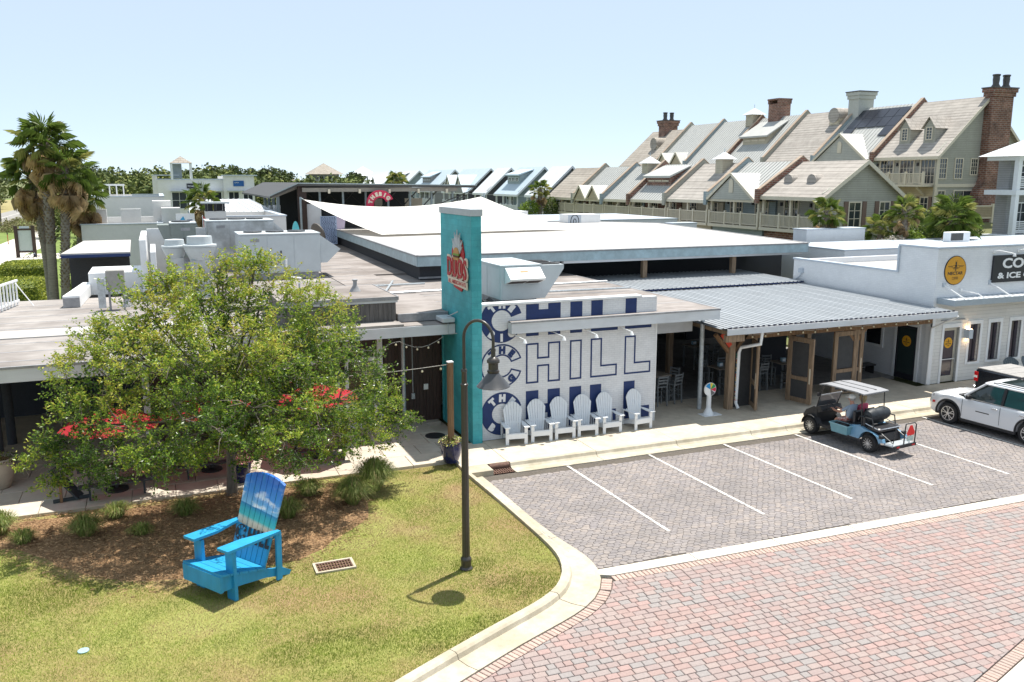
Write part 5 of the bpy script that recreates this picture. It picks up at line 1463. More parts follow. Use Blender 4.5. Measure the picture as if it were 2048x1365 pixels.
for k in range(13):
    y = lerp(-2.12, .46, k/12); e = min(1, (y+2.12)/.25, (.46-y)/.2); e = sqrt(max(0, e)); w = lerp(.55, .72, e)
    rst.append((y, [(0, 1.66), (w, 1.66), (w+.015, 1.70), (w-.03, 1.70+.05*e), (w*.6, 1.715+.075*e), (0, 1.72+.085*e)]))
part("roof", loft(rst), m_suv, suv, smooth=50)
for s in (-1, 1):
    part("pillar", MB().tube([(s*.885, .78, 1.08), (s*.82, 1.0, 1.14), (s*.70, .30, 1.70)], .04, 6), m_suv, suv)
    part("pillar", MB().beam((s*.905, -.42, 1.08), (s*.715, -.42, 1.69), .02, .10, up=(0, 1, 0)), m_plastic, suv)
    part("pillar", MB().beam((s*.89, -1.45, 1.08), (s*.705, -1.40, 1.69), .02, .12, up=(0, 1, 0)), m_suv, suv)
    part("roof_rail", MB().tube([(s*.66, .1, 1.77), (s*.67, -.1, 1.80), (s*.67, -1.7, 1.80), (s*.66, -1.9, 1.77)], .018, 6), m_plastic, suv)
    part("window_trim", MB().beam((s*.915, .75, 1.095), (s*.90, -2.1, 1.10), .015, .02), m_alloy, suv)
    mi = part("mirror", MB().cbox(s*1.0-.11, s*1.0+.11, .68, .80, 1.10, 1.24, .03), m_plastic, suv)
    part("mirror_stalk", MB().beam((s*.90, .74, 1.10), (s*.96, .74, 1.14), .04, .05), m_plastic, mi)
    for ax in (AXF, AXR):
        wheel(suv, s*.965, ax, WR, WR, .24, s)
        ar = MB(); n = 16
        pts = [(s*.955, ax+.475*cos(pi*k/n), WR+.02+.475*sin(pi*k/n)) for k in range(-1, n+2)]
        ar.tube(pts, .038, 6); part("wheel_arch_trim", ar, m_plastic, suv)
    part("sill", MB().cbox(s*.86-.09, s*.86+.09, -1.0, 1.05, .24, .34, .02), m_plastic, suv)
    for y in (.98, -.42, -1.35): part("door_seam", MB().tube([(s*.965, y, .42), (s*.982, y, .75), (s*.962, y, 1.04)], .007, 5), m_plastic, suv)
    for y in (-.22, -1.2): part("door_handle", MB().cbox(s*.975-.02, s*.975+.02, y-.1, y+.1, .93, .97, .01), m_alloy, suv)
    part("headlight", MB().prism([(s*.60, 2.37, .86), (s*.88, 2.16, .88), (s*.885, 2.16, .97), (s*.60, 2.37, .95)], (0, .03, .0)), m_glassdark, suv)
    part("marker_light", MB().box(s*.93-.02, s*.93+.005, 2.07, 2.16, .66, .74), m_taill, suv)
    part("side_badge", MB().beam((s*.978, .45, .72), (s*.978, -.05, .72), .006, .03), m_plastic, suv)
part("wiper_cowl", MB().prism([(-.78, 1.16, 1.10), (.78, 1.16, 1.10), (.70, 1.33, 1.10), (-.70, 1.33, 1.10)], (0, 0, .012)), m_plastic, suv)
part("bonnet_crease", MB().tube([(-.55, 1.35, 1.105), (-.52, 2.2, 1.02)], .006, 4).tube([(.55, 1.35, 1.105), (.52, 2.2, 1.02)], .006, 4), m_suv, suv)
part("grille", MB().box(-.55, .55, 2.43, 2.462, .62, .82), m_plastic, suv)
part("sunroof", MB().prism([(-.45, -.85, 1.802), (.45, -.85, 1.802), (.45, -.05, 1.802), (-.45, -.05, 1.802)], (0, 0, .006)), m_carglass, suv)
part("underbody", MB().box(-.8, .8, -2.2, 2.1, .25, .45), m_plastic, suv)
suv.location = (27.02, 20.42, .0); suv.rotation_euler = (0, 0, radians(5.0))

# ------------------------------------------------------------------ dark pickup, tail to the kerb
m_pick = M("black_blue_paint", (0.012, 0.015, 0.022), rough=.2, var=0, coat=.6)
pk = thing("pickup_truck", "dark pickup with folding bed cover backed up beyond the white SUV", "truck", (30.45, 21.0, .0))
X0, X1 = 29.5, 31.4
bm = MB().cbox(X0, X1, 21.75, 23.75, .55, 1.36, .05); part("bed", bm, m_pick, pk)
for k in range(3):
    part("cover_panel", MB().cbox(X0+.04, X1-.04, 21.8+k*.64, 22.41+k*.64, 1.362, 1.40, .01), M("bed_cover_grey", (.30, .29, .28), rough=.8, var=.15, scale=5), pk)
cst = []
for y, zt, w in ((21.72, 1.30, .93), (21.6, 1.86, .80), (21.0, 1.92, .80), (20.0, 1.88, .80), (19.4, 1.35, .92), (19.2, 1.18, .95), (17.9, 1.08, .93), (17.75, .7, .85)):
    cst.append((y, [(0, .5), (w, .5), (w*1.03, min(zt, 1.0)), (w*.98, zt), (0, zt+.04)]))
part("cab", loft([(y, [(x, z) for x, z in P]) for y, P in cst]).move(Matrix.Translation(((X0+X1)/2, 0, 0))), m_pick, pk, smooth=35)
for s in (-1, 1):
    wheel(pk, (X0+X1)/2+s*.97, 22.75, .40, .40, .26, s); wheel(pk, (X0+X1)/2+s*.97, 18.75, .40, .40, .26, s)
    part("tail_light", MB().cbox((X0 if s < 0 else X1)-.03, (X0 if s < 0 else X1)+.03, 23.60, 23.775, .86, 1.24, .01), m_taill, pk)
    part("reverse_light", MB().box((X0 if s < 0 else X1)-.034, (X0 if s < 0 else X1)+.034, 23.62, 23.78, 1.0, 1.09), m_white, pk)
part("bumper", MB().cbox(X0+.05, X1-.05, 23.76, 23.9, .45, .65, .03), m_alloy, pk)

# ------------------------------------------------------------------ golf cart (facing +y)
CL = Matrix.Translation((21.22, 21.62, .0)) @ Matrix.Rotation(radians(6.5), 4, 'Z')
cart = thing("golf_cart", "powder blue golf cart with black roof struts and red triangle on its tail", "golf cart", (0, 0, 0))
for s in (-1, 1):
    wheel(cart, s*.62, 1.20, .29, .29, .22, s, spokes=12, dark=True); wheel(cart, s*.64, -1.22, .29, .29, .24, s, spokes=12, dark=True)
def side_prism(P, x0, x1): return MB().prism([(x0, p[0], p[1]) for p in P], (x1-x0, 0, 0))
fl = side_prism([(1.05, .34), (1.10, .42), (.15, .42), (-.55, .42), (-.55, .34)], -.52, .52); part("floor", fl, m_plastic, cart)
part("cowl", side_prism([(1.05, .36), (1.52, .44), (1.62, .58), (1.50, .78), (1.16, .98), (1.02, .96), (1.0, .45)], -.50, .50), m_plastic, cart, smooth=35)
part("front_bumper", MB().tube([(-.35, 1.55, .45), (-.33, 1.72, .52), (.33, 1.72, .52), (.35, 1.55, .45)], .025, 8), m_black_metal, cart, smooth=True)
part("dashboard", side_prism([(.98, .78), (1.02, .99), (.88, 1.02), (.80, .86)], -.50, .50), m_plastic, cart)
for s in (-1, 1):
    n = 10
    pts = [(s*.52, 1.20+.36*cos(pi*k/n), .31+.36*sin(pi*k/n)) for k in range(0, n+1)]
    fd = MB(); vs = [(x+e*.12, y, z) for (x, y, z) in pts for e in (-1, 1)]
    fd.add(vs, [(2*k, 2*k+1, 2*k+3, 2*k+2) for k in range(n)]); part("front_fender", fd, m_plastic, cart)
    # rear body side with wheel arch
    P = [(-.46, .36), (-.46, .74), (-.75, .80), (-1.0, .74), (-1.35, .66), (-1.72, .55), (-1.76, .44), (-1.60, .42)]
    arch = [(-1.22+.37*cos(a), .31+.37*sin(a)) for a in [radians(d) for d in range(162, 14, -16)]]
    P2 = P + arch[0:0] + [(-1.22-.37*cos(radians(10))*1.0, .37)] + [(-1.22+.385*cos(radians(d)), .30+.385*sin(radians(d))) for d in range(165, 10, -15)] + [(-.82, .36)]
    part("rear_body_side", side_prism(P2, s*.60, s*.60 - s*.13), m_cartblue, cart)
    part("rocker", MB().box(s*.50-.05, s*.50+.05, -.46, .95, .34, .44), m_plastic, cart)
    part("tail_lamp", MB().box(s*.53-.09, s*.53+.06, -1.70, -1.60, .56, .66), m_plastic, cart)
    part("front_strut", MB().tube([(s*.50, 1.05, .95), (s*.54, .86, 1.50), (s*.54, .74, 1.84)], .02, 8), m_black_metal, cart)
    part("rear_strut", MB().tube([(s*.53, -.86, .74), (s*.54, -.80, 1.84)], .018, 8), m_black_metal, cart)
    part("rear_arm_rest", MB().tube([(s*.52, -.72, .96), (s*.54, -.78, 1.10), (s*.54, -1.25, 1.10), (s*.52, -1.32, .82)], .022, 8), m_black_metal, cart)
    part("grab_bar", MB().tube([(s*.40, -1.42, .72), (s*.40, -1.98, .46), (s*.36, -2.03, .98)], .02, 8), m_black_metal, cart)
    part("mirror", MB().cbox(s*.66-.07, s*.66+.07, .83, .87, 1.42, 1.54, .01), m_plastic, cart)
    part("mirror_arm", MB().tube([(s*.54, .88, 1.45), (s*.62, .86, 1.46)], .012, 6), m_black_metal, cart)
part("rear_core", side_prism([(-.50, .36), (-.50, .70), (-1.55, .66), (-1.60, .42)], -.45, .45), m_plastic, cart)
part("front_seat", MB().cbox(-.52, .52, -.42, .10, .60, .74, .05), m_vinyl, cart)
part("seat_box", MB().box(-.50, .50, -.44, .04, .42, .599), m_plastic, cart)
for s in (-1, 1): part("front_backrest", MB().cbox(s*.27-.24, s*.27+.24, -.54, -.44, .80, 1.20, .045), m_vinyl, cart)
part("rear_seat", MB().cbox(-.50, .50, -1.52, -1.02, .72, .83, .045), m_vinyl, cart)
part("rear_backrest", MB().cbox(-.50, .50, -.92, -.80, .80, 1.12, .045), m_vinyl, cart)
part("rack_bar", MB().tube([(-.52, -1.0, .90), (-.52, -1.52, .80), (.52, -1.52, .80), (.52, -1.0, .90)], .016, 6), m_alloy, cart)
part("roof", MB().add(*(lambda S: (S[0], S[1]))((lambda pts: (pts, [(0,1,5,4),(1,2,6,5),(2,3,7,6)] + [(8,12,13,9),(9,13,14,10),(10,14,15,11)] + [(0,8,9,1),(1,9,10,2),(2,10,11,3),(4,5,13,12),(5,6,14,13),(6,7,15,14),(0,4,12,8),(3,11,15,7)]))(
    [(-.60, -.92, 1.86), (-.60, -.6, 1.885), (-.60, .6, 1.885), (-.58, .92, 1.82), (.60, -.92, 1.86), (.60, -.6, 1.885), (.60, .6, 1.885), (.58, .92, 1.82),
     (-.60, -.92, 1.82), (-.60, -.6, 1.845), (-.60, .6, 1.845), (-.58, .92, 1.78), (.60, -.92, 1.82), (.60, -.6, 1.845), (.60, .6, 1.845), (.58, .92, 1.78)]))), M("cart_roof_grey", (.27, .27, .28), rough=.5, var=.05), cart)
for x in (-.2, .2): part("roof_groove", MB().box(x-.022, x+.022, -.75, .70, 1.8855, 1.892), m_plastic, cart)
part("windscreen", MB().prism([(-.50, 1.04, .99), (.50, 1.04, .99), (.53, .88, 1.42), (-.53, .88, 1.42)], (0, .008, .002)), glass_mat("clear_acrylic", (.10, .11, .12), .05), cart)
part("windscreen_edge", MB().tube([(-.53, .88, 1.43), (.53, .88, 1.43)], .018, 6), m_white, cart)
sw = MB(); n = 20
sw.tube([(-.27+.17*cos(2*pi*k/n), .62+.17*sin(2*pi*k/n)*.65, 1.02+.17*sin(2*pi*k/n)*.75) for k in range(n+1)], .016, 6); part("steering_wheel", sw, m_plastic, cart)
part("steering_column", MB().tube([(-.27, .64, 1.0), (-.27, .92, .84)], .025, 6), m_plastic, cart)
part("rear_deck", MB().cbox(-.50, .50, -2.08, -1.70, .36, .42, .02), m_galv, cart)
part("deck_edge", MB().cbox(-.53, .53, -2.14, -2.085, .33, .43, .015), m_plastic, cart)
for s in (-1, 1): part("reflector", MB().box(s*.36-.07, s*.36+.07, -2.148, -2.141, .355, .40), m_taill, cart)
part("grab_loop", MB().tube([(-.05, -2.10, .43), (-.05, -2.12, 1.02), (.0, -2.10, 1.08), (.42, -2.10, 1.08), (.47, -2.12, 1.02), (.47, -2.10, .43)], .02, 8), m_black_metal, cart)
part("slow_triangle", MB().prism([(.06, -2.125, .70), (.36, -2.125, .70), (.40, -2.125, .78), (.26, -2.125, 1.02), (.16, -2.125, 1.02), (.02, -2.125, .78)], (0, -.012, 0)), M("reflective_red", (.80, .02, .02), rough=.35, var=0), cart)
part("number_plate", MB().box(.06, .36, -2.13, -2.118, .52, .68), M("plate_pale", (.45, .55, .50), rough=.4, var=.25, scale=30), cart)
cart.matrix_world = CL
# lidded tub hung on the side and duffel bag on the rear seat
def at_cart(o):
    o.matrix_world = CL @ o.matrix_world; return o
tb = thing("storage_tub", "pale teal plastic tub strapped to the golf cart's side behind the driver's foot", "tub", (0, 0, 0))
part("tub", MB().add([(-.78, -.50, .40), (-.52, -.50, .40), (-.52, .12, .40), (-.78, .12, .40), (-.82, -.55, .70), (-.50, -.55, .70), (-.50, .18, .70), (-.82, .18, .70)], [(3,2,1,0), (0,1,5,4), (1,2,6,5), (2,3,7,6), (3,0,4,7)]), M("teal_plastic", (.16, .34, .40), rough=.4, var=.08), tb, fix=False)
rimm = MB(); 
for a, b_ in (((-.83, -.56, .70), (-.49, -.56, .70)), ((-.49, -.56, .70), (-.49, .19, .70)), ((-.49, .19, .70), (-.83, .19, .70)), ((-.83, .19, .70), (-.83, -.56, .70))): rimm.beam(a, b_, .03, .03)
part("rim", rimm, M("teal_plastic_rim", (.24, .44, .50), rough=.4, var=.05), tb)
part("shoes", MB().cbox(-.74, -.60, -.4, -.12, .5, .72, .04).cbox(-.72, -.58, -.08, .08, .5, .74, .04), m_plastic, tb)
at_cart(tb)
bagm = M("black_duffel_canvas", (.025, .03, .036), rough=.55, var=.3, scale=6, bump=.4, bscale=8)
bg_ = thing("duffel_bag", "bulging black duffel bag lying across the golf cart's rear seat back", "bag", (0, 0, 0))
part("bag", MB().tube([(-.48, -1.0, 1.12), (-.44, -1.0, 1.14), (-.3, -1.0, 1.15), (0, -1.0, 1.14), (.3, -1.0, 1.16), (.44, -1.0, 1.14), (.5, -1.0, 1.12)], [.08, .17, .22, .21, .23, .18, .07], 14), bagm, bg_, smooth=True)
part("strap", MB().tube([(-.2, -1.22, 1.1), (-.2, -1.1, 1.34), (-.2, -.9, 1.34), (-.2, -.8, 1.15)], .014, 5).tube([(.2, -1.22, 1.1), (.2, -1.1, 1.36), (.2, -.9, 1.36), (.2, -.8, 1.15)], .014, 5), m_plastic, bg_)
at_cart(bg_)

# ------------------------------------------------------------------ people, each one continuous skinned body
m_skin = M("skin", (.46, .23, .16), rough=.5, var=.08, scale=10)
m_skin2 = M("skin_fair", (.52, .29, .21), rough=.5, var=.08, scale=10)
def person(label, J, sitz, mats, region, headp, facing):
    """J: joint name -> (position, radius, parent); grown with a skin modifier"""
    names_ = list(J); idx = {n_: i for i, n_ in enumerate(names_)}
    me = bpy.data.meshes.new("person_body")
    me.from_pydata([J[n_][0] for n_ in names_], [(idx[n_], idx[J[n_][2]]) for n_ in names_ if J[n_][2]], [])
    ob = bpy.data.objects.new("person_body", me); col.objects.link(ob)
    md = ob.modifiers.new("skin", 'SKIN'); md.use_smooth_shade = True
    for i, n_ in enumerate(names_):
        sv = me.skin_vertices[0].data[i]; r = J[n_][1]; sv.radius = r if isinstance(r, tuple) else (r, r); sv.use_root = (i == 0)
    sd_ = ob.modifiers.new("sub", 'SUBSURF'); sd_.levels = 2; sd_.render_levels = 2
    bpy.context.view_layer.update()
    dg = bpy.context.evaluated_depsgraph_get()
    m2 = bpy.data.meshes.new_from_object(ob.evaluated_get(dg))
    bpy.data.objects.remove(ob)
    m2.materials.clear()
    for m in mats: m2.materials.append(m)
    segs = [(Vector(J[n_][0]), Vector(J[J[n_][2]][0]), region(n_)) for n_ in names_ if J[n_][2]]
    for p in m2.polygons:
        c_ = p.center; best = (1e9, 0)
        for a, b_, rg in segs:
            d = b_-a; t_ = max(0, min(1, (c_-a).dot(d)/max(1e-9, d.dot(d)))); dist = (c_-(a+d*t_)).length
            if dist < best[0]: best = (dist, rg(t_) if callable(rg) else rg)
        p.material_index = best[1]; p.use_smooth = True
    t = thing("person", label, "person", (0, 0, 0))
    part("body", m2, None, t, fix=False)
    return t
def seated(x, arm_fwd, s=1.0, broad=1.0):
    """joints for someone on the cart's front seat, hips at x"""
    zs = .80; J = {}
    J['hip'] = ((x, -.24, zs), (.17*broad, .13), None)
    J['belly'] = ((x, -.22, zs+.20*s), (.18*broad, .14), 'hip')
    J['chest'] = ((x, -.24, zs+.40*s), (.18*broad, .12), 'belly')
    J['neckb'] = ((x, -.23, zs+.53*s), (.08, .075), 'chest')
    J['neck'] = ((x, -.21, zs+.60*s), (.055, .055), 'neckb')
    J['head'] = ((x, -.18, zs+.69*s), (.085, .095), 'neck')
    J['crown'] = ((x, -.185, zs+.79*s), (.075, .088), 'head')
    for q, sd in (('l', -1), ('r', 1)):
        J['sh'+q] = ((x+sd*.19*broad, -.24, zs+.46*s), .062, 'chest')
        e = arm_fwd[q]
        J['el'+q] = (e[0], .048, 'sh'+q); J['wr'+q] = (e[1], .034, 'el'+q); J['ha'+q] = (e[2], (.040, .025), 'wr'+q)
        J['th'+q] = ((x+sd*.10, -.12, zs-.02), (.095, .085), 'hip')
        J['kn'+q] = ((x+sd*.15, .24, zs-.05), .068, 'th'+q)
        J['ca'+q] = ((x+sd*.16, .28, zs-.20), .058, 'kn'+q)
        J['an'+q] = ((x+sd*.17, .26, .50), .040, 'ca'+q)
        J['to'+q] = ((x+sd*.18, .42, .465), (.045, .03), 'an'+q)
    return J
m_shirt = M("grey_tee", (.27, .33, .41), rough=.9, var=.06, scale=8)
m_short = M("red_white_floral_shorts", (.55, .06, .03), rough=.9, scale=11, c2=(.70, .62, .58), var=.3, detail=2)
m_pink = M("pink_top", (.60, .10, .17), rough=.9, var=.08)
m_denim = M("navy_shorts", (.05, .06, .1), rough=.9, var=.1)
def reg_man(n_):
    if n_ in ('belly', 'chest', 'neckb'): return 1
    if n_[:2] in ('sh',): return 1
    if n_[:2] == 'el': return lambda t_: 1 if t_ > .35 else 0
    if n_[:2] == 'th': return 2
    if n_[:2] == 'kn': return lambda t_: 2 if t_ > .18 else 0
    return 0
arms = {'l': ((-.55, .02, 1.05), (-.42, .36, 1.02), (-.38, .47, 1.05)), 'r': ((-.06, -.02, 1.06), (-.14, .34, 1.02), (-.17, .46, 1.05))}
man = person("person driving the golf cart in grey tee, red floral shorts and white cap", seated(-.27, arms, 1.0, 1.08), .8, [m_skin, m_shirt, m_short], reg_man, None, None)
def head_bits(t, x, z0, skin, hairm, cap=None, hair_len=0):
    hz = z0 + .735
    fx = MB(); fx.lathe((x, -.07, hz-.035), [(.004, -.03), (.016, -.02), (.012, .015), (.004, .03)], 8); part("nose", fx, skin, t, smooth=True)
    for s in (-1, 1):
        part("ear", MB().lathe((x+s*.092, -.185, hz-.05), [(.006, 0), (.018, .02), (.02, .045), (.008, .065)], 8), skin, t, smooth=True)
        part("eye", MB().lathe((x+s*.034, -.086, hz-.008), [(.004, 0), (.011, .006), (.004, .014)], 8), m_signblack, t)
    part("mouth", MB().box(x-.025, x+.025, -.083, -.078, hz-.085, hz-.077), m_red, t)
    if cap:
        part("cap", MB().lathe((x, -.19, hz+.005), [(.108, 0), (.112, .03), (.10, .08), (.06, .115), (.01, .125)], 18), cap, t, smooth=True)
        part("cap_peak", MB().prism([(x-.085, -.12, hz+.01), (x-.07, .02, hz), (x, .045, hz-.002), (x+.07, .02, hz), (x+.085, -.12, hz+.01)], (0, 0, .012)), cap, t)
        part("hair", MB().lathe((x, -.205, hz-.07), [(.085, 0), (.098, .03), (.104, .074)], 16), hairm, t, smooth=True)
    else:
        pr_ = [(.07, -.14-hair_len), (.095, -.10), (.112, -.02), (.115, .04), (.09, .10), (.04, .13), (.005, .135)]
        part("hair", MB().lathe((x, -.215, hz+.0), pr_, 18), hairm, t, smooth=True)
        part("sunglasses", MB().box(x-.08, x+.08, -.098, -.078, hz+.045, hz+.08), m_plastic, t)
head_bits(man, -.27, .8, m_skin, M("grey_hair", (.3, .29, .28), rough=.9, var=.2), cap=M("white_cap", (.72, .72, .70), rough=.8, var=.05))
def fingers(t, x, y, z, skin, fwd=1):
    for k, l in enumerate((.055, .062, .058, .046)):
        part("finger", MB().tube([(x-.024+k*.016, y, z), (x-.024+k*.016, y+.03, z+.008), (x-.024+k*.016, y+.03+l*.4, z-.018)], [.009, .0085, .006], 6), skin, t, smooth=True)
    part("thumb", MB().tube([(x+.03, y-.03, z), (x+.05, y, z+.01), (x+.045, y+.03, z-.005)], [.011, .01, .007], 6), skin, t, smooth=True)
fingers(man, -.38, .49, 1.05, m_skin); fingers(man, -.17, .48, 1.05, m_skin)
for s in (-1, 1): part("sandal", MB().cbox(-.27+s*.175-.055, -.27+s*.175+.055, .20, .48, .425, .448, .008), M("brown_sandal", (.16, .09, .05), rough=.8, var=.1), man)
at_cart(man)
arms = {'l': ((.06, .0, 1.03), (.14, .26, .90), (.16, .36, .88)), 'r': ((.50, .0, 1.03), (.42, .26, .90), (.40, .36, .88))}
woman = person("person in pink top with fair hair and sunglasses, passenger in the golf cart", seated(.27, arms, .94, .92), .8, [m_skin2, m_pink, m_denim], reg_man, None, None)
head_bits(woman, .27, .8-.042, m_skin2, M("fair_hair", (.42, .31, .16), rough=.7, var=.3, scale=15, stretch=(4, 4, 1)), hair_len=.02)
fingers(woman, .16, .38, .88, m_skin2); fingers(woman, .40, .38, .88, m_skin2)
for s in (-1, 1): part("shoe", MB().cbox(.27+s*.175-.045, .27+s*.175+.045, .20, .46, .425, .50, .015), m_white, woman)
at_cart(woman)

# ================================================================== row houses on the right and beyond
def shingle(name, c1, c2): return brick_mat(name, c1, c2, tuple(x*.62 for x in c1), 1.0, .55, .28, .022, 'xz', rough=.9, bump=.5, var=.12, distance=.02)
m_sh_tan = shingle("tan_shingle_roof", (.33, .29, .245), (.39, .35, .30))
m_sh_pink = shingle("pinkish_shingle_roof", (.36, .325, .29), (.42, .385, .345))
m_metal_l = M("light_standing_seam", (.42, .42, .40), rough=.5, var=.05, scale=1)
m_metal_w = M("white_standing_seam", (.55, .57, .59), rough=.5, var=.04, scale=1)
m_metal_b = M("pale_blue_seam", (.42, .50, .56), rough=.5, var=.05, scale=1)
def siding(name, c): return brick_mat(name, c, tuple(x*.95 for x in c), tuple(x*.6 for x in c), 1.0, 9.0, .16, .012, 'xyz', rough=.75, bump=.5, var=.06)
m_sd_sage = siding("sage_siding", (.38, .37, .315)); m_sd_tan = siding("tan_siding", (.48, .40, .28)); m_sd_blue = siding("blue_grey_siding", (.30, .36, .38)); m_sd_cream = siding("cream_siding", (.48, .43, .33)); m_sd_grey = siding("grey_siding", (.30, .30, .30)); m_sd_pale = siding('pale_grey_siding', (.44, .44, .40)); m_sd_dark = siding("charcoal_siding", (.09, .09, .10))
m_redbrick = brick_mat("red_brick", (.27, .115, .075), (.17, .065, .045), (.30, .24, .20), 1.0, .48, .17, .03, 'xyz', rough=.9, bump=.4, var=.3)
m_trimc = M("cream_trim", (.60, .54, .43), rough=.6, var=.05)
m_trimw = M("house_white_trim", (.70, .72, .74), rough=.6, var=.04)
m_hglass = glass_mat("house_glass", (.03, .038, .045), .06)
m_shut = M("brown_shutter", (.16, .105, .08), rough=.7, var=.1)
m_copper = M("brown_cap", (.36, .275, .205), rough=.6, var=.15)

def win_x(x, y0, y1, z0, z1, parent, trim, bars=(1, 2), name="window", w=.10):
    """window in a wall facing -x"""
    fr = MB(); fr.box(x-.06, x+.02, y0-w, y0, z0-w, z1+w).box(x-.06, x+.02, y1, y1+w, z0-w, z1+w).box(x-.06, x+.02, y0, y1, z1, z1+w).box(x-.06, x+.02, y0, y1, z0-w, z0)
    for k in range(1, bars[0]+1): yy = lerp(y0, y1, k/(bars[0]+1)); fr.box(x-.035, x-.01, yy-.025, yy+.025, z0, z1)
    for k in range(1, bars[1]+1): zz = lerp(z0, z1, k/(bars[1]+1)); fr.box(x-.034, x-.011, y0, y1, zz-.02, zz+.02)
    o = part(name, fr, trim, parent); part("pane", MB().box(x-.008, x+.015, y0, y1, z0, z1), m_hglass, o); return o
def win_y(y, x0, x1, z0, z1, parent, trim, bars=(1, 2), name="window", w=.10):
    fr = MB(); fr.box(x0-w, x0, y-.06, y+.02, z0-w, z1+w).box(x1, x1+w, y-.06, y+.02, z0-w, z1+w).box(x0, x1, y-.06, y+.02, z1, z1+w).box(x0, x1, y-.06, y+.02, z0-w, z0)
    for k in range(1, bars[0]+1): xx = lerp(x0, x1, k/(bars[0]+1)); fr.box(xx-.025, xx+.025, y-.035, y-.01, z0, z1)
    for k in range(1, bars[1]+1): zz = lerp(z0, z1, k/(bars[1]+1)); fr.box(x0, x1, y-.034, y-.011, zz-.02, zz+.02)
    o = part(name, fr, trim, parent); part("pane", MB().box(x0, x1, y-.008, y+.015, z0, z1), m_hglass, o); return o
def railing(x, y0, y1, z, parent, mat, h=1.02, step=.14):
    part("rail", MB().box(x-.05, x+.05, y0, y1, z+h-.08, z+h).box(x-.03, x+.03, y0, y1, z+.1, z+.16), mat, parent)
    ba = MB(); n = int((y1-y0)/step)
    for k in range(n): yy = y0 + (k+.5)*(y1-y0)/n; ba.box(x-.02, x+.02, yy-.03, yy+.03, z+.161, z+h-.081)
    part("balusters", ba, mat, parent, kind='stuff')
    m = max(1, round((y1-y0)/2.2))
    for k in range(m+1): yy = lerp(y0, y1, k/m); part("rail_post", MB().box(x-.09, x+.09, yy-.09, yy+.09, z, z+h+.14), mat, parent)

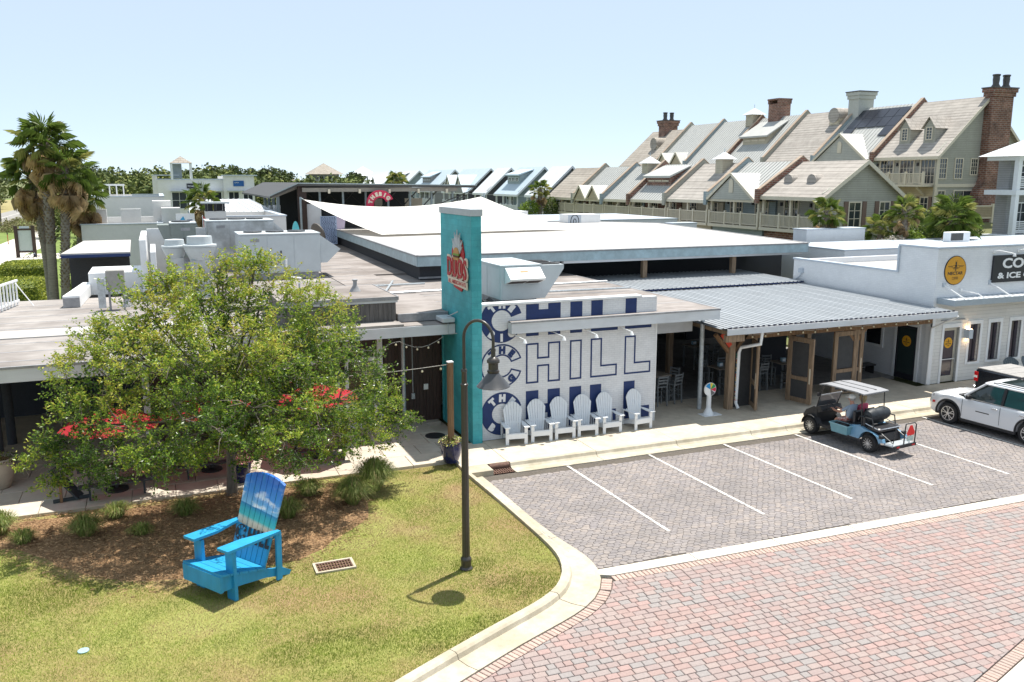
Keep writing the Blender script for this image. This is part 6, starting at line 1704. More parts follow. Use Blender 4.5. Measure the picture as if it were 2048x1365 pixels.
def house(label, y0, y1, xe, xr, ze, zr, zd, roof, wall, trim, group, fire=None, feats=(), xw=1.5, zbase=0.0, gable_end=False, seams=True, doors=2, deck=True, overh=.35, lower=None):
    t = thing("row_house", label, "house", (xr, (y0+y1)/2, zbase), group)
    xb = 2*xr - xe; s = (zr-ze)/(xr-xe); th = .16
    o0 = y0 - (.45 if gable_end else 0)
    r = part("roof", MB().prism([(xe-overh, o0, ze-overh*s), (xr, o0, zr), (xb+overh, o0, ze-overh*s), (xb+overh, o0, ze-overh*s-th), (xr, o0, zr-th), (xe-overh, o0, ze-overh*s-th)], (0, y1-o0, 0)), roof, t)
    if seams and roof in (m_metal_l, m_metal_w, m_metal_b):
        mb = MB(); n = int((y1-y0)/.45)
        for k in range(n+1):
            yy = lerp(y0+.05, y1-.05, k/n); mb.beam((xe-overh, yy, ze-overh*s+.02), (xr, yy, zr+.02), .035, .05)
        part("seams", mb, roof, r, kind='stuff')
    part("fascia", MB().box(xe-overh-.04, xe-overh, o0, y1, ze-overh*s-th-.12, ze-overh*s+.0), trim, t)
    part("soffit", MB().box(xe-overh+.01, xe+xw, y0, y1, ze-overh*s-th-.08, ze-overh*s-th-.02), trim, t)
    part("wall", MB().box(xe+xw, xb-.2, y0+.02, y1-.02, zd-.2, ze-.15), wall, t)
    if gable_end:
        part("gable", MB().prism([(xe, y0, ze-.5), (xb, y0, ze-.5), (xb, y0, ze+.05), (xr, y0, zr-.2), (xe, y0, ze+.05)], (0, .18, 0)), wall, t)
        part("end_wall", MB().box(xe+.02, xb-.02, y0+.002, y0+.19, zbase, ze-.5), wall, t)
        for a, b_ in (((xe-overh, ze-overh*s), (xr, zr)), ((xb+overh, ze-overh*s), (xr, zr))):
            part("barge_board", MB().prism([(a[0], o0-.03, a[1]-.30), (b_[0], o0-.03, b_[1]-.30), (b_[0], o0-.03, b_[1]+.03), (a[0], o0-.03, a[1]+.03)], (0, .03, 0)), trim, t)
    part("lower_wall", MB().box(xe+.3, xb-.25, y0+.03, y1-.03, zbase, zd-.25), lower or wall, t)
    if deck:
        part("deck", MB().box(xe-.25, xe+xw, y0, y1, zd-.24, zd), trim, t)
        railing(xe-.12, y0+.1, y1-.1, zd, t, trim)
        n = max(2, round((y1-y0)/3.2))
        for k in range(n+1):
            yy = lerp(y0+.2, y1-.2, k/n); part("porch_post", MB().box(xe-.08, xe+.12, yy-.1, yy+.1, zd, ze-overh*s-th-.02), trim, t)
    n = doors
    for k in range(n):
        yc = lerp(y0, y1, (k+.5)/n); hw = .75
        if deck or True:
            d = win_x(xe+xw, yc-hw, yc+hw, zd+.1, min(zd+2.15, ze-.45), t, trim, (3, 2), name="door", w=.14)
        if y1-y0 > 5.5: part("porch_lamp", MB().box(xe+xw-.14, xe+xw-.01, yc+hw+.32, yc+hw+.47, zd+1.65, zd+1.95), m_signblack, t)
    if fire:
        fm, cm = fire
        up = .42; P = [(xe-overh-.12, ze-overh*s-.35), (xr, zr-.2), (xb+overh, ze-overh*s-.35), (xb+overh, ze-overh*s+up), (xr, zr+up), (xe-overh-.12, ze-overh*s+up)]
        part("fire_wall", MB().prism([(p[0], y1-.16, p[1]) for p in P], (0, .32, 0)), fm, t)
        cp = MB()
        for a, b_ in (((xe-overh-.16, ze-overh*s+up), (xr, zr+up)), ((xr, zr+up), (xb+overh+.1, ze-overh*s+up))):
            cp.beam((a[0], y1, a[1]+.05), (b_[0], y1, b_[1]+.04), .38, .07)
        part("fire_wall_cap", cp, cm, t)
        part("fire_wall_end", MB().box(xe-overh-.30, xe-overh-.121, y1-.2, y1+.2, ze-overh*s-.6, ze-overh*s+up+.12), fm, t)
    def zroof(x): return ze + (x-xe)*s
    for f in feats:
        k = f[0]
        if k == 'gable':       # front facing cross gable: centre y, half width, rise
            _, yc, hw, rise, xin, wm = f; zb = ze-overh*s; zt = zb+rise; xt = min(xr-.1, xe + (zt-ze)/s)
            xf = xe-overh-.25
            g = part("cross_gable_roof", MB().add([(xf, yc-hw-.25, zb-.05), (xf, yc, zt), (xf, yc+hw+.25, zb-.05), (xt, yc, zt), (xe+.2, yc-hw-.25, zb-.05+.3*s), (xe+.2, yc+hw+.25, zb-.05+.3*s),
                (xf, yc-hw-.25, zb-.2), (xf, yc, zt-.16), (xf, yc+hw+.25, zb-.2)], [(0, 1, 3, 4), (1, 2, 5, 3), (0, 6, 7, 1), (1, 7, 8, 2)]), roof if roof not in (m_sh_tan, m_sh_pink) else roof, t, fix=False)
            part("cross_gable_wall", MB().prism([(xf+.12, yc-hw, zb-.1), (xf+.12, yc+hw, zb-.1), (xf+.12, yc, zt-.22)], (.15, 0, 0)), wm, t)
            bb = MB()
            for a, b_ in (((yc-hw-.25, zb-.12), (yc, zt-.08)), ((yc, zt-.08), (yc+hw+.25, zb-.12))): bb.beam((xf-.03, a[0], a[1]), (xf-.03, b_[0], b_[1]), .22, .05, up=(1, 0, 0))
            part("barge_board", bb, trim, t)
            if hw > 2: part("gable_vent", MB().prism([(xf+.10, yc+.28*cos(a), zb+rise*.42+(.45 if sin(a) > 0 else 0)+.28*sin(a)*(1 if sin(a) > 0 else 0)) for a in [pi*q/8 for q in range(9)]] + [(xf+.10, yc-.28, zb+rise*.42-.4), (xf+.10, yc+.28, zb+rise*.42-.4)], (-.04, 0, 0)), m_trimc, t)
        elif k == 'shed':
            _, ya, yb_, xa, za, xt = f; zt = zroof(xt)
            part("dormer", MB().prism([(xa, ya, zroof(xa)-.1), (xt, ya, zt-.1), (xa, ya, za)], (0, yb_-ya, 0)), wall, t)
            part("dormer_roof", MB().prism([(xa-.35, ya-.3, za-.02-.1), (xt, ya-.3, zt+.06), (xt, ya-.3, zt+.16), (xa-.35, ya-.3, za+.08)], (0, yb_-ya+.6, 0)), roof, t)
            for q in range(3):
                yy = lerp(ya+.3, yb_-.3, (q+.5)/3); hw = (yb_-ya)/9; win_x(xa-.01, yy-hw, yy+hw, zroof(xa)+.45, za-.4, t, trim, (1, 1), w=.07)
        elif k == 'dormer':
            _, yc, hw, xa, zw, zp = f; xt = xe + (zp-ze)/s; xm = xe + (zw-ze)/s
            part("dormer", MB().prism([(xa, yc-hw, zroof(xa)-.1), (xa, yc+hw, zroof(xa)-.1), (xa, yc+hw, zw), (xa, yc, zp-.1), (xa, yc-hw, zw)], (xm-xa, 0, 0)), wall, t)
            part("dormer_roof", MB().add([(xa-.2, yc-hw-.2, zw-.12), (xa-.2, yc, zp+.05), (xa-.2, yc+hw+.2, zw-.12), (xt, yc, zp+.05), (xm, yc-hw-.2, zw-.12), (xm, yc+hw+.2, zw-.12)], [(0, 1, 3, 4), (1, 2, 5, 3)]), roof, t, fix=False)
            win_x(xa-.01, yc-hw*.45, yc+hw*.45, zroof(xa)+.35, zw-.05, t, trim, (1, 3), w=.09)
        elif k == 'arch':
            _, yc, hw, xa, zw = f; n_ = 10; xm = xe + (zw+hw-ze)/s
            A = [(yc+hw*cos(pi*q/n_), zw+hw*sin(pi*q/n_)) for q in range(n_+1)]
            P = [(xa, yc+hw, zroof(xa)-.1)] + [(xa, a[0], a[1]) for a in A] + [(xa, yc-hw, zroof(xa)-.1)]
            part("dormer", MB().prism(P, (xm-xa, 0, 0)), roof if f[0] == 'x' else m_sd_cream, t)
            part("dormer_face", MB().prism([(xa-.04, p[1], p[2]) for p in [(0, yc+hw*.8, zroof(xa)+.1)] + [(0, yc+hw*.8*cos(pi*q/n_), zw+hw*.75*sin(pi*q/n_)) for q in range(n_+1)] + [(0, yc-hw*.8, zroof(xa)+.1)]], (.03, 0, 0)), m_trimc, t)
            if hw > .4: part("dormer_roof", MB().tube([(xa-.15, yc, zw), (xm, yc, zw)], hw+.08, 16), m_copper if hw > .9 else roof, t, smooth=True)
        elif k == 'cupola':
            _, x, y, z, w = f
            part("cupola", MB().box(x-w, x+w, y-w, y+w, z-1.4, z), m_sd_cream, t)
            part("cupola_roof", MB().add([(x-w*1.5, y-w*1.5, z-.02), (x+w*1.5, y-w*1.5, z-.02), (x+w*1.5, y+w*1.5, z-.02), (x-w*1.5, y+w*1.5, z-.02), (x, y, z+w*1.2)], [(0,1,4), (1,2,4), (2,3,4), (3,0,4), (3,2,1,0)]), m_metal_w, t)
            part("finial", MB().tube([(x, y, z+w*1.1), (x, y, z+w*1.8)], .03, 5), m_metal_b, t)
    return t
def chimney(t, x0, x1, y0, y1, z0, z1, mat, pots=0, cap=True, flare=0):
    c_ = part("chimney", MB().box(x0, x1, y0, y1, z0, z1), mat, t)
    if cap:
        part("chimney_cap", MB().prism([(x0, y0, z1-.0), (x1, y0, z1-.0), (x1, y1, z1), (x0, y1, z1)], (0, 0, .01)).box(x0-.22, x1+.22, y0-.22, y1+.22, z1+.011, z1+.35).box(x0-.12, x1+.12, y0-.12, y1+.12, z1-.35, z1-.001), mat, c_)
        part("cap_plate", MB().box(x0-.28, x1+.28, y0-.28, y1+.28, z1+.351, z1+.45), m_bronze, c_)
    for k in range(pots):
        px = lerp(x0, x1, (k+.5+.0)/pots) if pots > 1 else (x0+x1)/2
        part("chimney_pot", MB().lathe((px, (y0+y1)/2, z1+.45), [(.42, 0), (.36, .12), (.26, .28), (.30, .7), (.28, .95), (.34, 1.0), (.34, 1.12), (.2, 1.15)], 12), m_bronze, c_, smooth=True)
    return c_

GL, GU, GF = "lower terrace of row houses", "upper terrace of row houses behind", "white roofed houses in the distance"
FB = (m_redbrick, m_copper); FS = (m_sd_sage, m_copper); FG = (m_sd_blue, m_copper)
XE, XR, ZD = 44.86, 48.5, 4.9
lowend = house("near end house of the lower terrace, pink shingle roof with two small arched dormers", 50, 56.8, XE, XR, 7.60, 10.05, ZD, m_sh_pink, m_sd_sage, m_trimc, GL, FB, (('arch', 52.7, .42, 46.2, 8.55), ('arch', 55.3, .42, 46.2, 8.55)), gable_end=True, lower=m_redbrick)
win_y(49.995, 47.35, 48.4, 5.2, 6.95, lowend, m_trimc); win_y(49.995, 50.3, 51.2, 5.2, 6.95, lowend, m_trimc)
for x in (46.9, 48.65, 49.85, 51.4): part("shutter", MB().box(x-.05, x+.33, 49.93, 49.99, 5.1, 7.05), m_shut, lowend)
house("metal roofed lower terrace house with a broad front gable and arched vent", 57.0, 63.8, XE, XR, 7.35, 10.1, ZD, m_metal_l, m_sd_blue, m_trimc, GL, FG, (('gable', 60.3, 3.0, 2.1, 2, m_sd_pale),))
house("lower terrace house with pink shingles and a cream cupola at its ridge", 64.0, 70.5, XE, XR, 7.15, 10.1, ZD, m_sh_pink, m_sd_cream, m_trimc, GL, FS, (('cupola', 47.9, 66.3, 10.45, .55),))
house("lower terrace house with a wide shed dormer of three small windows", 70.7, 77.3, XE, XR, 6.98, 10.1, ZD, m_metal_l, m_redbrick, m_trimc, GL, FB, (('shed', 72.2, 76.6, 46.1, 8.9, 48.2),))
house("blue grey lower terrace house with plain metal roof and square cupola", 77.5, 83.0, XE, XR, 6.9, 10.0, ZD, m_metal_l, m_sd_blue, m_trimc, GL, FG, (('cupola', 48.2, 79.6, 10.3, .6),))
house("lower terrace house with twin small front gables on a metal roof", 83.2, 90.0, XE, XR, 6.85, 10.0, ZD, m_metal_l, m_sd_tan, m_trimc, GL, FS, (('gable', 85.0, 1.3, 1.45, 1, m_sd_tan), ('gable', 88.2, 1.3, 1.45, 1, m_sd_tan)))
house("far end house of the lower terrace with tan shingle roof and brick porch piers", 90.2, 97.5, XE, XR, 6.85, 10.0, ZD, m_sh_tan, m_redbrick, m_trimc, GL, None)
XU, XV, ZF = 64.62, 70.0, 8.2
up = house("near end house of the upper terrace with tall red brick chimney and twin dormers", 58, 65.2, XU, XV, 11.0, 16.0, ZF, m_sh_pink, m_sd_sage, m_trimc, GU, FB, (('dormer', 60.0, .62, 65.6, 13.3, 14.2), ('dormer', 62.8, .62, 65.6, 13.3, 14.2)), gable_end=True, xw=.3, doors=3, deck=False, lower=m_sd_tan)
part("balcony", MB().box(XU-1.1, XU+.28, 58.3, 64.5, 8.0, 8.18), m_trimc, up); railing(XU-1.05, 58.4, 64.4, 8.18, up, m_trimc)
for y in (59.3, 61.4, 63.5): part("bracket", MB().beam((XU-.8, y, 7.95), (XU+.2, y, 7.2), .14, .16), m_trimc, up)
for y in (59.3, 62.2): win_x(XU+.29, y-.4, y+.4, 5.4, 7.0, up, m_trimc); part("shutter", MB().box(XU+.20, XU+.28, y-.85, y-.5, 5.3, 7.1).box(XU+.20, XU+.28, y+.5, y+.85, 5.3, 7.1), m_shut, up)
for x0, x1, z0 in ((64.95, 65.75, 8.75), (66.85, 67.7, 8.75), (68.8, 69.55, 9.1)): win_y(57.995, x0, x1, z0, 10.45, up, m_trimc, (2, 3))
for x0, x1 in ((65.0, 65.8), (67.0, 69.3)): win_y(57.995, x0, x1, 5.6, 7.6, up, m_trimc, (1, 2))
part("band_board", MB().box(XU, 75.3, 57.93, 57.998, 7.95, 8.25), m_trimc, up)
part("corner_board", MB().box(XU-.02, XU+.25, 57.94, 57.997, 4, 10.9), m_trimc, up)
ck = chimney(up, 69.75, 72.3, 57.15, 57.99, 8.6, 16.3, m_redbrick, pots=2)
part("chimney_base", MB().prism([(69.0, 57.1, 3.0), (72.35, 57.1, 3.0), (72.35, 57.1, 8.6), (69.75, 57.1, 8.6), (69.0, 57.1, 7.4)], (0, .89, 0)), m_redbrick, up)
sol = house("upper terrace house with dark solar panels above a broad front gable", 65.4, 73.4, XU, XV, 10.9, 16.0, ZF, m_metal_l, m_sd_blue, m_trimc, GU, FG, (('gable', 69.6, 3.5, 2.6, 2, m_sd_pale),), xw=.8, deck=False)
m_solar = M("solar_glass", (.022, .024, .035), rough=.25, var=.08, spec=.7)
ss = (16.0-10.9)/(XV-XU)
for i in range(3):
    for j in range(5):
        if i == 0 and 1 <= j <= 3: continue
        xa, xb = lerp(66.6, 69.6, i/3), lerp(66.6, 69.6, (i+1)/3)-.05; ya, yb_ = lerp(66.0, 72.6, j/5), lerp(66.0, 72.6, (j+1)/5)-.06
        za, zb_ = 10.9+(xa-XU)*ss+.12, 10.9+(xb-XU)*ss+.12
        part("solar_panel", MB().prism([(xa, ya, za), (xa, yb_, za), (xb, yb_, zb_), (xb, ya, zb_)], (0, 0, .05)), m_solar, sol)
st_ = chimney(sol, 68.9, 70.9, 72.4, 73.9, 14.0, 17.3, M('pale_stucco', (.42, .43, .40), rough=.9, var=.06), cap=True)
house("upper terrace house with pink shingles and a large arch topped dormer", 73.6, 81.6, XU, XV, 10.9, 16.0, ZF, m_sh_pink, m_sd_cream, m_trimc, GU, FS, (('arch', 75.2, .72, 68.3, 15.4),), xw=.8, deck=False)
kk = house("upper terrace house with shed dormer beside a square red brick chimney", 81.8, 89.6, XU, XV, 10.8, 16.0, ZF, m_metal_l, m_sd_cream, m_trimc, GU, FB, (('shed', 84.0, 88.6, 66.6, 13.6, 69.3),), xw=.8, deck=False)
chimney(kk, 69.2, 71.0, 85.6, 87.4, 14.5, 17.5, m_redbrick, cap=False)
part("chimney_crown", MB().box(69.15, 71.05, 85.5, 85.75, 17.5, 17.9).box(69.15, 71.05, 87.2, 87.5, 17.5, 17.9).box(69.1, 71.1, 85.45, 87.55, 17.9, 18.1), m_redbrick, kk)
house("upper terrace house with metal roof and a small white roofed cupola", 89.8, 97.4, XU, XV, 10.8, 16.0, ZF, m_metal_l, m_sd_tan, m_trimc, GU, FG, (('cupola', 69.6, 90.6, 16.5, .7),), xw=.8, deck=False)
house("upper terrace house with twin small gables near its far end", 97.6, 105.0, XU, XV, 10.8, 16.0, ZF, m_metal_l, m_sd_sage, m_trimc, GU, FS, (('gable', 99.4, 1.4, 1.7, 1, m_sd_tan), ('gable', 102.8, 1.4, 1.7, 1, m_sd_tan)), xw=.8, deck=False)
fe = house("far end house of the upper terrace, tan shingles, chimney with two pots", 105.2, 115.0, XU, XV, 10.8, 15.6, ZF, m_sh_tan, m_sd_cream, m_trimc, GU, None, (('arch', 109.5, .8, 66.9, 13.6),), xw=.8, deck=False)
chimney(fe, 69.0, 71.2, 110.2, 111.8, 14.2, 16.6, m_redbrick, pots=2)
# distant pale houses of the same street
D = [("low hip roofed pale house with three windows beside the far palm", 99.0, 104.5, m_metal_w, m_sd_blue, ()),
     ("distant house with long shed dormer and veranda right of the teal pillar", 107.4, 115.6, m_metal_b, m_sd_blue, (('shed', 109.6, 114.0, 46.0, 9.2, 48.0),)),
     ("distant charcoal walled house with plain white roof behind the sail's tip", 119.2, 124.5, m_metal_w, m_sd_dark, ()),
     ("distant house with two steep white front gables behind the pavilion's right end", 127.5, 140.0, m_metal_b, m_sd_dark, (('gable', 130.5, 2.2, 2.7, 1, m_sd_grey), ('gable', 136, 2.2, 2.7, 1, m_sd_grey))),
     ("distant house with pale blue roof above the red sign's right", 145.0, 160.0, m_metal_b, m_sd_grey, (('shed', 151, 156, 46, 9.0, 48),)),
     ("distant white roofed house with dormer behind the green palm crown", 167, 184, m_metal_w, m_sd_blue, (('shed', 172, 178, 46, 9.0, 48),)),
     ("farthest pale house with twin steep gables above the pavilion roof", 185, 206, m_metal_w, m_sd_grey, (('gable', 188, 2.4, 2.8, 1, m_sd_grey), ('gable', 193, 2.4, 2.8, 1, m_sd_grey)))]
for lab, ya, yb_, rm, wm, fs_ in D: house(lab, ya, yb_, XE, XR, 6.95, 10.3, 4.2, rm, wm, m_trimw, GF, None, fs_, gable_end=True, doors=max(2, int((yb_-ya)/3)), seams=False)
# watch tower houses over the tree line
for x, y, z, lab, rm in ((-2.0, 118, 9.4, "small roof lookout with tan pyramid roof on the far white shop", m_sh_tan), (46.5, 260, 10.0, "distant tan hip roofed tower house over the tree line", m_sh_tan), (37, 270, 6.6, "distant pale hip roofed house sunk in the trees", m_roof_pale), (67, 300, 9.6, "distant pale gabled house behind dark pines", m_metal_w)):
    w = 2.0 if y < 200 else 5.0
    if lab.startswith("small roof"): w, x, y, z = 1.35, 3.3, 119, 8.75
    t = thing("tower_house", lab, "house", (x, y, 0), "lookouts over the trees")
    if w < 2:
        for a in (-1, 1):
            for b_ in (-1, 1): part("post", MB().box(x+a*w*.85-.12, x+a*w*.85+.12, y+b_*w*.85-.12, y+b_*w*.85+.12, z-.2, z+1.9), m_trimw, t)
        part("screen", MB().box(x-w*.84, x+.1, y+w*.7, y+w*.8, z, z+1.85), m_sd_blue, t); z += 1.9
    else:
        part("wall", MB().box(x-w*.75, x+w*.75, y-w*.75, y+w*.75, 0, z), m_sd_grey, t)
        for q in (-.4, .05, .45): win_y(y-w*.75-.01, x+w*q, x+w*q+w*.25, z-2.2, z-.5, t, m_trimw, (0, 1))
    part("roof", MB().add([(x-w, y-w, z), (x+w, y-w, z), (x+w, y+w, z), (x-w, y+w, z), (x, y, z+w*.65)], [(0,1,4), (1,2,4), (2,3,4), (3,0,4), (3,2,1,0)]), rm, t)

# white house with porches at the right edge
t = thing("porch_house", "white two storey house with slatted porch rails at the right edge", "house", (60, 46, 0))
X0, Y0 = 56.9, 44.0
part("wall", MB().box(X0+1.2, 70, Y0+1.6, Y0+2.6, 2.5, 10.2), m_sd_grey, t)
for z, h in ((7.55, .35), (4.35, .3), (10.0, .28)): part("porch_beam", MB().box(X0-.15, 70, Y0-.1, Y0+2.5, z, z+h), m_trimw, t)
for x in (X0, X0+4.5, X0+9):
    part("porch_post", MB().box(x-.02, x+.34, Y0, Y0+.34, 2.0, 7.55), m_trimw, t); part("porch_post", MB().box(x-.02, x+.34, Y0, Y0+.34, 7.9, 10.0), m_trimw, t)
part("plinth", MB().box(X0-.3, X0+1.0, Y0-.05, Y0+.5, 2.0, 4.6), m_sd_grey, t)
for z in (8.05, 4.85):
    for k in range(6): part("rail_slat", MB().box(X0+.345, X0+4.48, Y0+.12, Y0+.17, z+k*.15, z+k*.15+.07), m_trimw, t)
    for dx in (1.5, 3.0): part("rail_stile", MB().box(X0+dx, X0+dx+.1, Y0+.1, Y0+.19, z-.1, z+.9), m_trimw, t)
win_y(Y0+1.59, 59.2, 60.2, 8.3, 9.6, t, m_trimw); win_y(Y0+1.59, 59.0, 60.2, 4.9, 6.9, t, m_trimw)
part("roof", MB().add([(X0-.75, Y0-.7, 10.28), (71, Y0-.7, 10.28), (71, Y0+2.8, 10.28), (X0-.75, Y0+2.8, 10.28), (X0+2.6, Y0+1.2, 11.7), (71, Y0+1.2, 11.7)], [(0, 1, 5, 4), (1, 2, 5), (2, 3, 4, 5), (3, 0, 4), (3, 2, 1, 0)]), m_metal_w, t)
t = thing("timber_fence", "tan picket fence in front of the tall brick chimney's foot", "fence", (72, 56, 4))
part("rail", MB().box(66.5, 80, 55.95, 56.05, 6.25, 6.36).box(66.5, 80, 55.95, 56.05, 5.2, 5.3), m_trimc, t)
bl = MB()
for k in range(90): bl.box(66.6+k*.15, 66.67+k*.15, 55.97, 56.03, 5.3, 6.25)
part("pickets", bl, m_sd_tan, t, kind='stuff')
for k in range(6): part("fence_post", MB().box(67+k*2.6-.1, 67+k*2.6+.1, 55.9, 56.1, 0, 6.5), m_trimc, t)
bank = MB().add([(52.5, 49, 0), (90, 49, 0), (90, 55.9, 5.1), (54, 55.9, 4.6), (54, 62, 4.6), (90, 62, 5.1)], [(0, 1, 2, 3), (3, 2, 5, 4)])
structure("planted_bank", bank, m_earth)
part("boundary_wall", MB().box(58, 66, 55.3, 55.6, 0, 4.9), m_sd_tan, up)

# ------------------------------------------------------------------ pavilion with dark butterfly roof, red arch sign, sail shade
b = thing("big_pavilion", "large open steel pavilion with dark low roof behind the white sail", "pavilion", (15, 66, 0))
m_darksteel = M("dark_steel", (.07, .068, .066), rough=.6, var=.15); m_lightsteel = M("grey_blue_steel", (.30, .36, .38), rough=.5, var=.1)
part("roof", MB().prism([(8.9, 59.6, 8.22), (21.6, 59.6, 8.06), (21.6, 59.6, 8.22), (8.9, 59.6, 8.40)], (0, 20, 0)), m_darksteel, b)
part("roof", MB().prism([(8.895, 59.6, 8.22), (8.895, 59.6, 8.40), (7.1, 60.2, 7.52), (7.1, 60.2, 7.40)], (0, 20, 0)), m_darksteel, b)
part("roof_edge", MB().beam((8.9, 59.55, 8.40), (21.6, 59.55, 8.24), .1, .06).beam((7.05, 60.15, 7.55), (8.9, 59.55, 8.40), .1, .06), m_lightsteel, b)
part("gutter_beam", MB().box(9.2, 20.2, 59.75, 59.95, 7.82, 8.10), M("steel_tan_grey", (.25, .23, .20), rough=.6, var=.1), b)
for k in range(6): part("outrigger", MB().beam((7.3, 60.6+k*2.6, 7.48), (9.0, 60.6+k*2.6, 8.15), .2, .22), M("steel_tan_grey2", (.25, .23, .20), rough=.6, var=.1), b)
for k in range(5): part("light_box", MB().box(10.9+k*2.1, 11.05+k*2.1, 59.6, 59.74, 7.72, 8.0), m_trimc, b)
for k in range(7): part("column", MB().box(10.4+k*1.6, 10.53+k*1.6, 60.4, 60.53, 4.2, 7.85), m_lightsteel, b)
part("corner_column", MB().box(8.95, 9.5, 60.0, 60.5, 4.2, 8.2), m_darkwood, b)
for k in range(4): part("side_column", MB().box(7.7, 7.9, 61.5+k*2.5, 61.7+k*2.5, 5.0, 7.5), m_lightsteel, b)
for z in (5.4, 6.0): part("side_rail", MB().box(7.75, 7.85, 61, 72, z, z+.1), m_lightsteel, b)
for k in range(3): part("white_panel", MB().box(7.6, 8.0, 62+k*2.6, 62.9+k*2.6, 5.0, 6.9-.1*k), m_white_paint, b)
part("white_panel", MB().box(9.55, 10.5, 60.3, 60.4, 4.2, 7.0), m_white_paint, b)
tr = MB()
for k in range(6):
    x = 10.5 + k*1.6; tr.tube([(x, 64, 6.3), (x+1.6, 64, 7.9)], .05, 5); tr.tube([(x, 68, 7.9), (x+1.6, 68, 6.4)], .05, 5)
part("brace_rods", tr, m_darksteel, b, kind='stuff')
part("back_wall", MB().box(9.5, 20.5, 74, 74.3, 3.5, 8.1), m_darkwall, b)
part("dark_wall", MB().box(9.6, 13.4, 60.8, 61.0, 3.5, 6.7), m_darkwall, b)
part("light_panel", MB().box(18.0, 19.4, 66, 66.1, 6.6, 7.2).box(15.6, 16.2, 66, 66.1, 6.6, 7.2), m_trimc, b)
for a, c_ in (((18.5, 59.8, 6.8), (21.4, 59.8, 7.9)), ((18.6, 59.8, 6.6), (20.9, 59.8, 7.5))): part("stay", MB().tube([a, c_], .04, 5), m_darksteel, b)
sg = thing("arch_sign", "red C shaped sign reading THE BIG hung under the pavilion roof", "sign", (14.4, 59.4, 7))
F5 = face_y(59.5)
part("arch", MB().prism([(p[0], p[1], 0) for p in C_poly(14.43, 6.95, .98, .46, 22, 36)], (0, 0, .12)).move(F5), M("arch_red", (.52, .02, .075), rough=.45, var=.04), sg)
for body, a0, a1 in (("THE", 165, 110), ("BIG", 88, 38)):
    for k, c_ in enumerate(body):
        a_ = lerp(a0, a1, k/2); part("letter", arc_text(c_, 14.43, 6.95, .60, a_, a_, .34, bold=.03, depth=.02).move(F5 @ Matrix.Translation((0, 0, .122))), m_cream, sg)
# sail shade
t = thing("canvas_canopy", "huge white tensile sail stretched in front of the pavilion", "sail", (16, 55, 0))
A, B_, C_, D_ = Vector((9.15, 59.2, 7.35)), Vector((21.6, 58.6, 7.45)), Vector((25.5, 52, 5.42)), Vector((12.3, 50.5, 5.44))
n = 22; vs = []; fs = []
for j in range(n+1):
    v = j/n
    for i in range(n+1):
        u = i/n
        p = A.lerp(B_, u).lerp(D_.lerp(C_, u), v)
        p.z -= .62*(4*u*(1-u))*(1-v)**1.0*.95 + .12*(4*v*(1-v))
        p.y -= .6*(4*u*(1-u))*(1-v)
        vs.append(p)
fs = [(j*(n+1)+i, j*(n+1)+i+1, (j+1)*(n+1)+i+1, (j+1)*(n+1)+i) for j in range(n) for i in range(n)]
part("canvas", MB().add(vs, fs), M("sail_canvas", (.78, .76, .71), rough=.8, var=.02, translucent=.2), t, smooth='all', fix=False)
part("mast", MB().tube([(9.0, 59.4, 4), (9.0, 59.4, 7.5)], .07, 8), m_lightsteel, t); part("mast", MB().tube([(21.8, 58.5, 3), (21.8, 58.5, 7.7)], .07, 8), m_lightsteel, t)
part("tension_rod", MB().tube([A[:], (9.0, 59.4, 7.45)], .03, 5).tube([B_[:], (21.85, 58.5, 7.62)], .05, 5), m_lightsteel, t)
t = thing("menu_board", "pale blue handwritten menu board with lilac side on the dark wall", "board", (11, 59, 5))
part("board", MB().box(10.25, 11.35, 59.3, 59.36, 4.3, 6.2), M("board_blue", (.40, .52, .75), rough=.6, var=.05), t)
part("board", MB().prism([(11.351, 59.3, 6.2), (12.0, 59.3, 6.2), (11.8, 59.3, 5.1), (11.351, 59.3, 5.1)], (0, .06, 0)), M("board_lilac", (.55, .50, .68), rough=.6, var=.1, scale=20), t)
wr = MB(); rq = random.Random(2)
for k in range(22):
    z = 6.1 - k*.08; x = 10.3
    while x < 11.25: w = rq.uniform(.04, .14); wr.box(x, min(x+w, 11.3), 59.294, 59.299, z-.02, z+.02); x += w + .04
part("writing", wr, m_navy, t, kind='stuff')
t = thing("round_disc_sign", "dark round disc sign seen edge-on in front of the blue menu board", "sign", (9.6, 52, 5))
part("disc", MB().lathe((0, 0, 0), [(.62, 0), (.65, .03), (.65, .10), (.62, .13)], 26, M4=Matrix.Rotation(radians(72), 4, 'Y')).move(Matrix.Rotation(radians(25), 4, 'Z')).move(Matrix.Translation((9.2, 54.5, 5.35))), M("disc_dark", (.10, .09, .08), rough=.6, var=.2), t, smooth=40)
part("stand", MB().tube([(9.25, 54.5, 4.2), (9.25, 54.5, 4.8)], .05, 6), m_darksteel, t)
t = thing("surfboard", "aqua surfboard standing upright beside the brown corner column", "surfboard", (7.6, 52.5, 4))
part("board", MB().prism([(7.62+.22*cos(a)*(1-.15*sin(a)), 52.6, 5.6+.62*sin(a)) for a in [2*pi*k/20 for k in range(20)]], (0, .06, 0)), M("aqua_gloss", (.12, .52, .58), rough=.2, var=.05), t)
part("stand", MB().box(7.45, 7.8, 52.55, 52.7, 4.17, 5.0), m_darksteel, t)

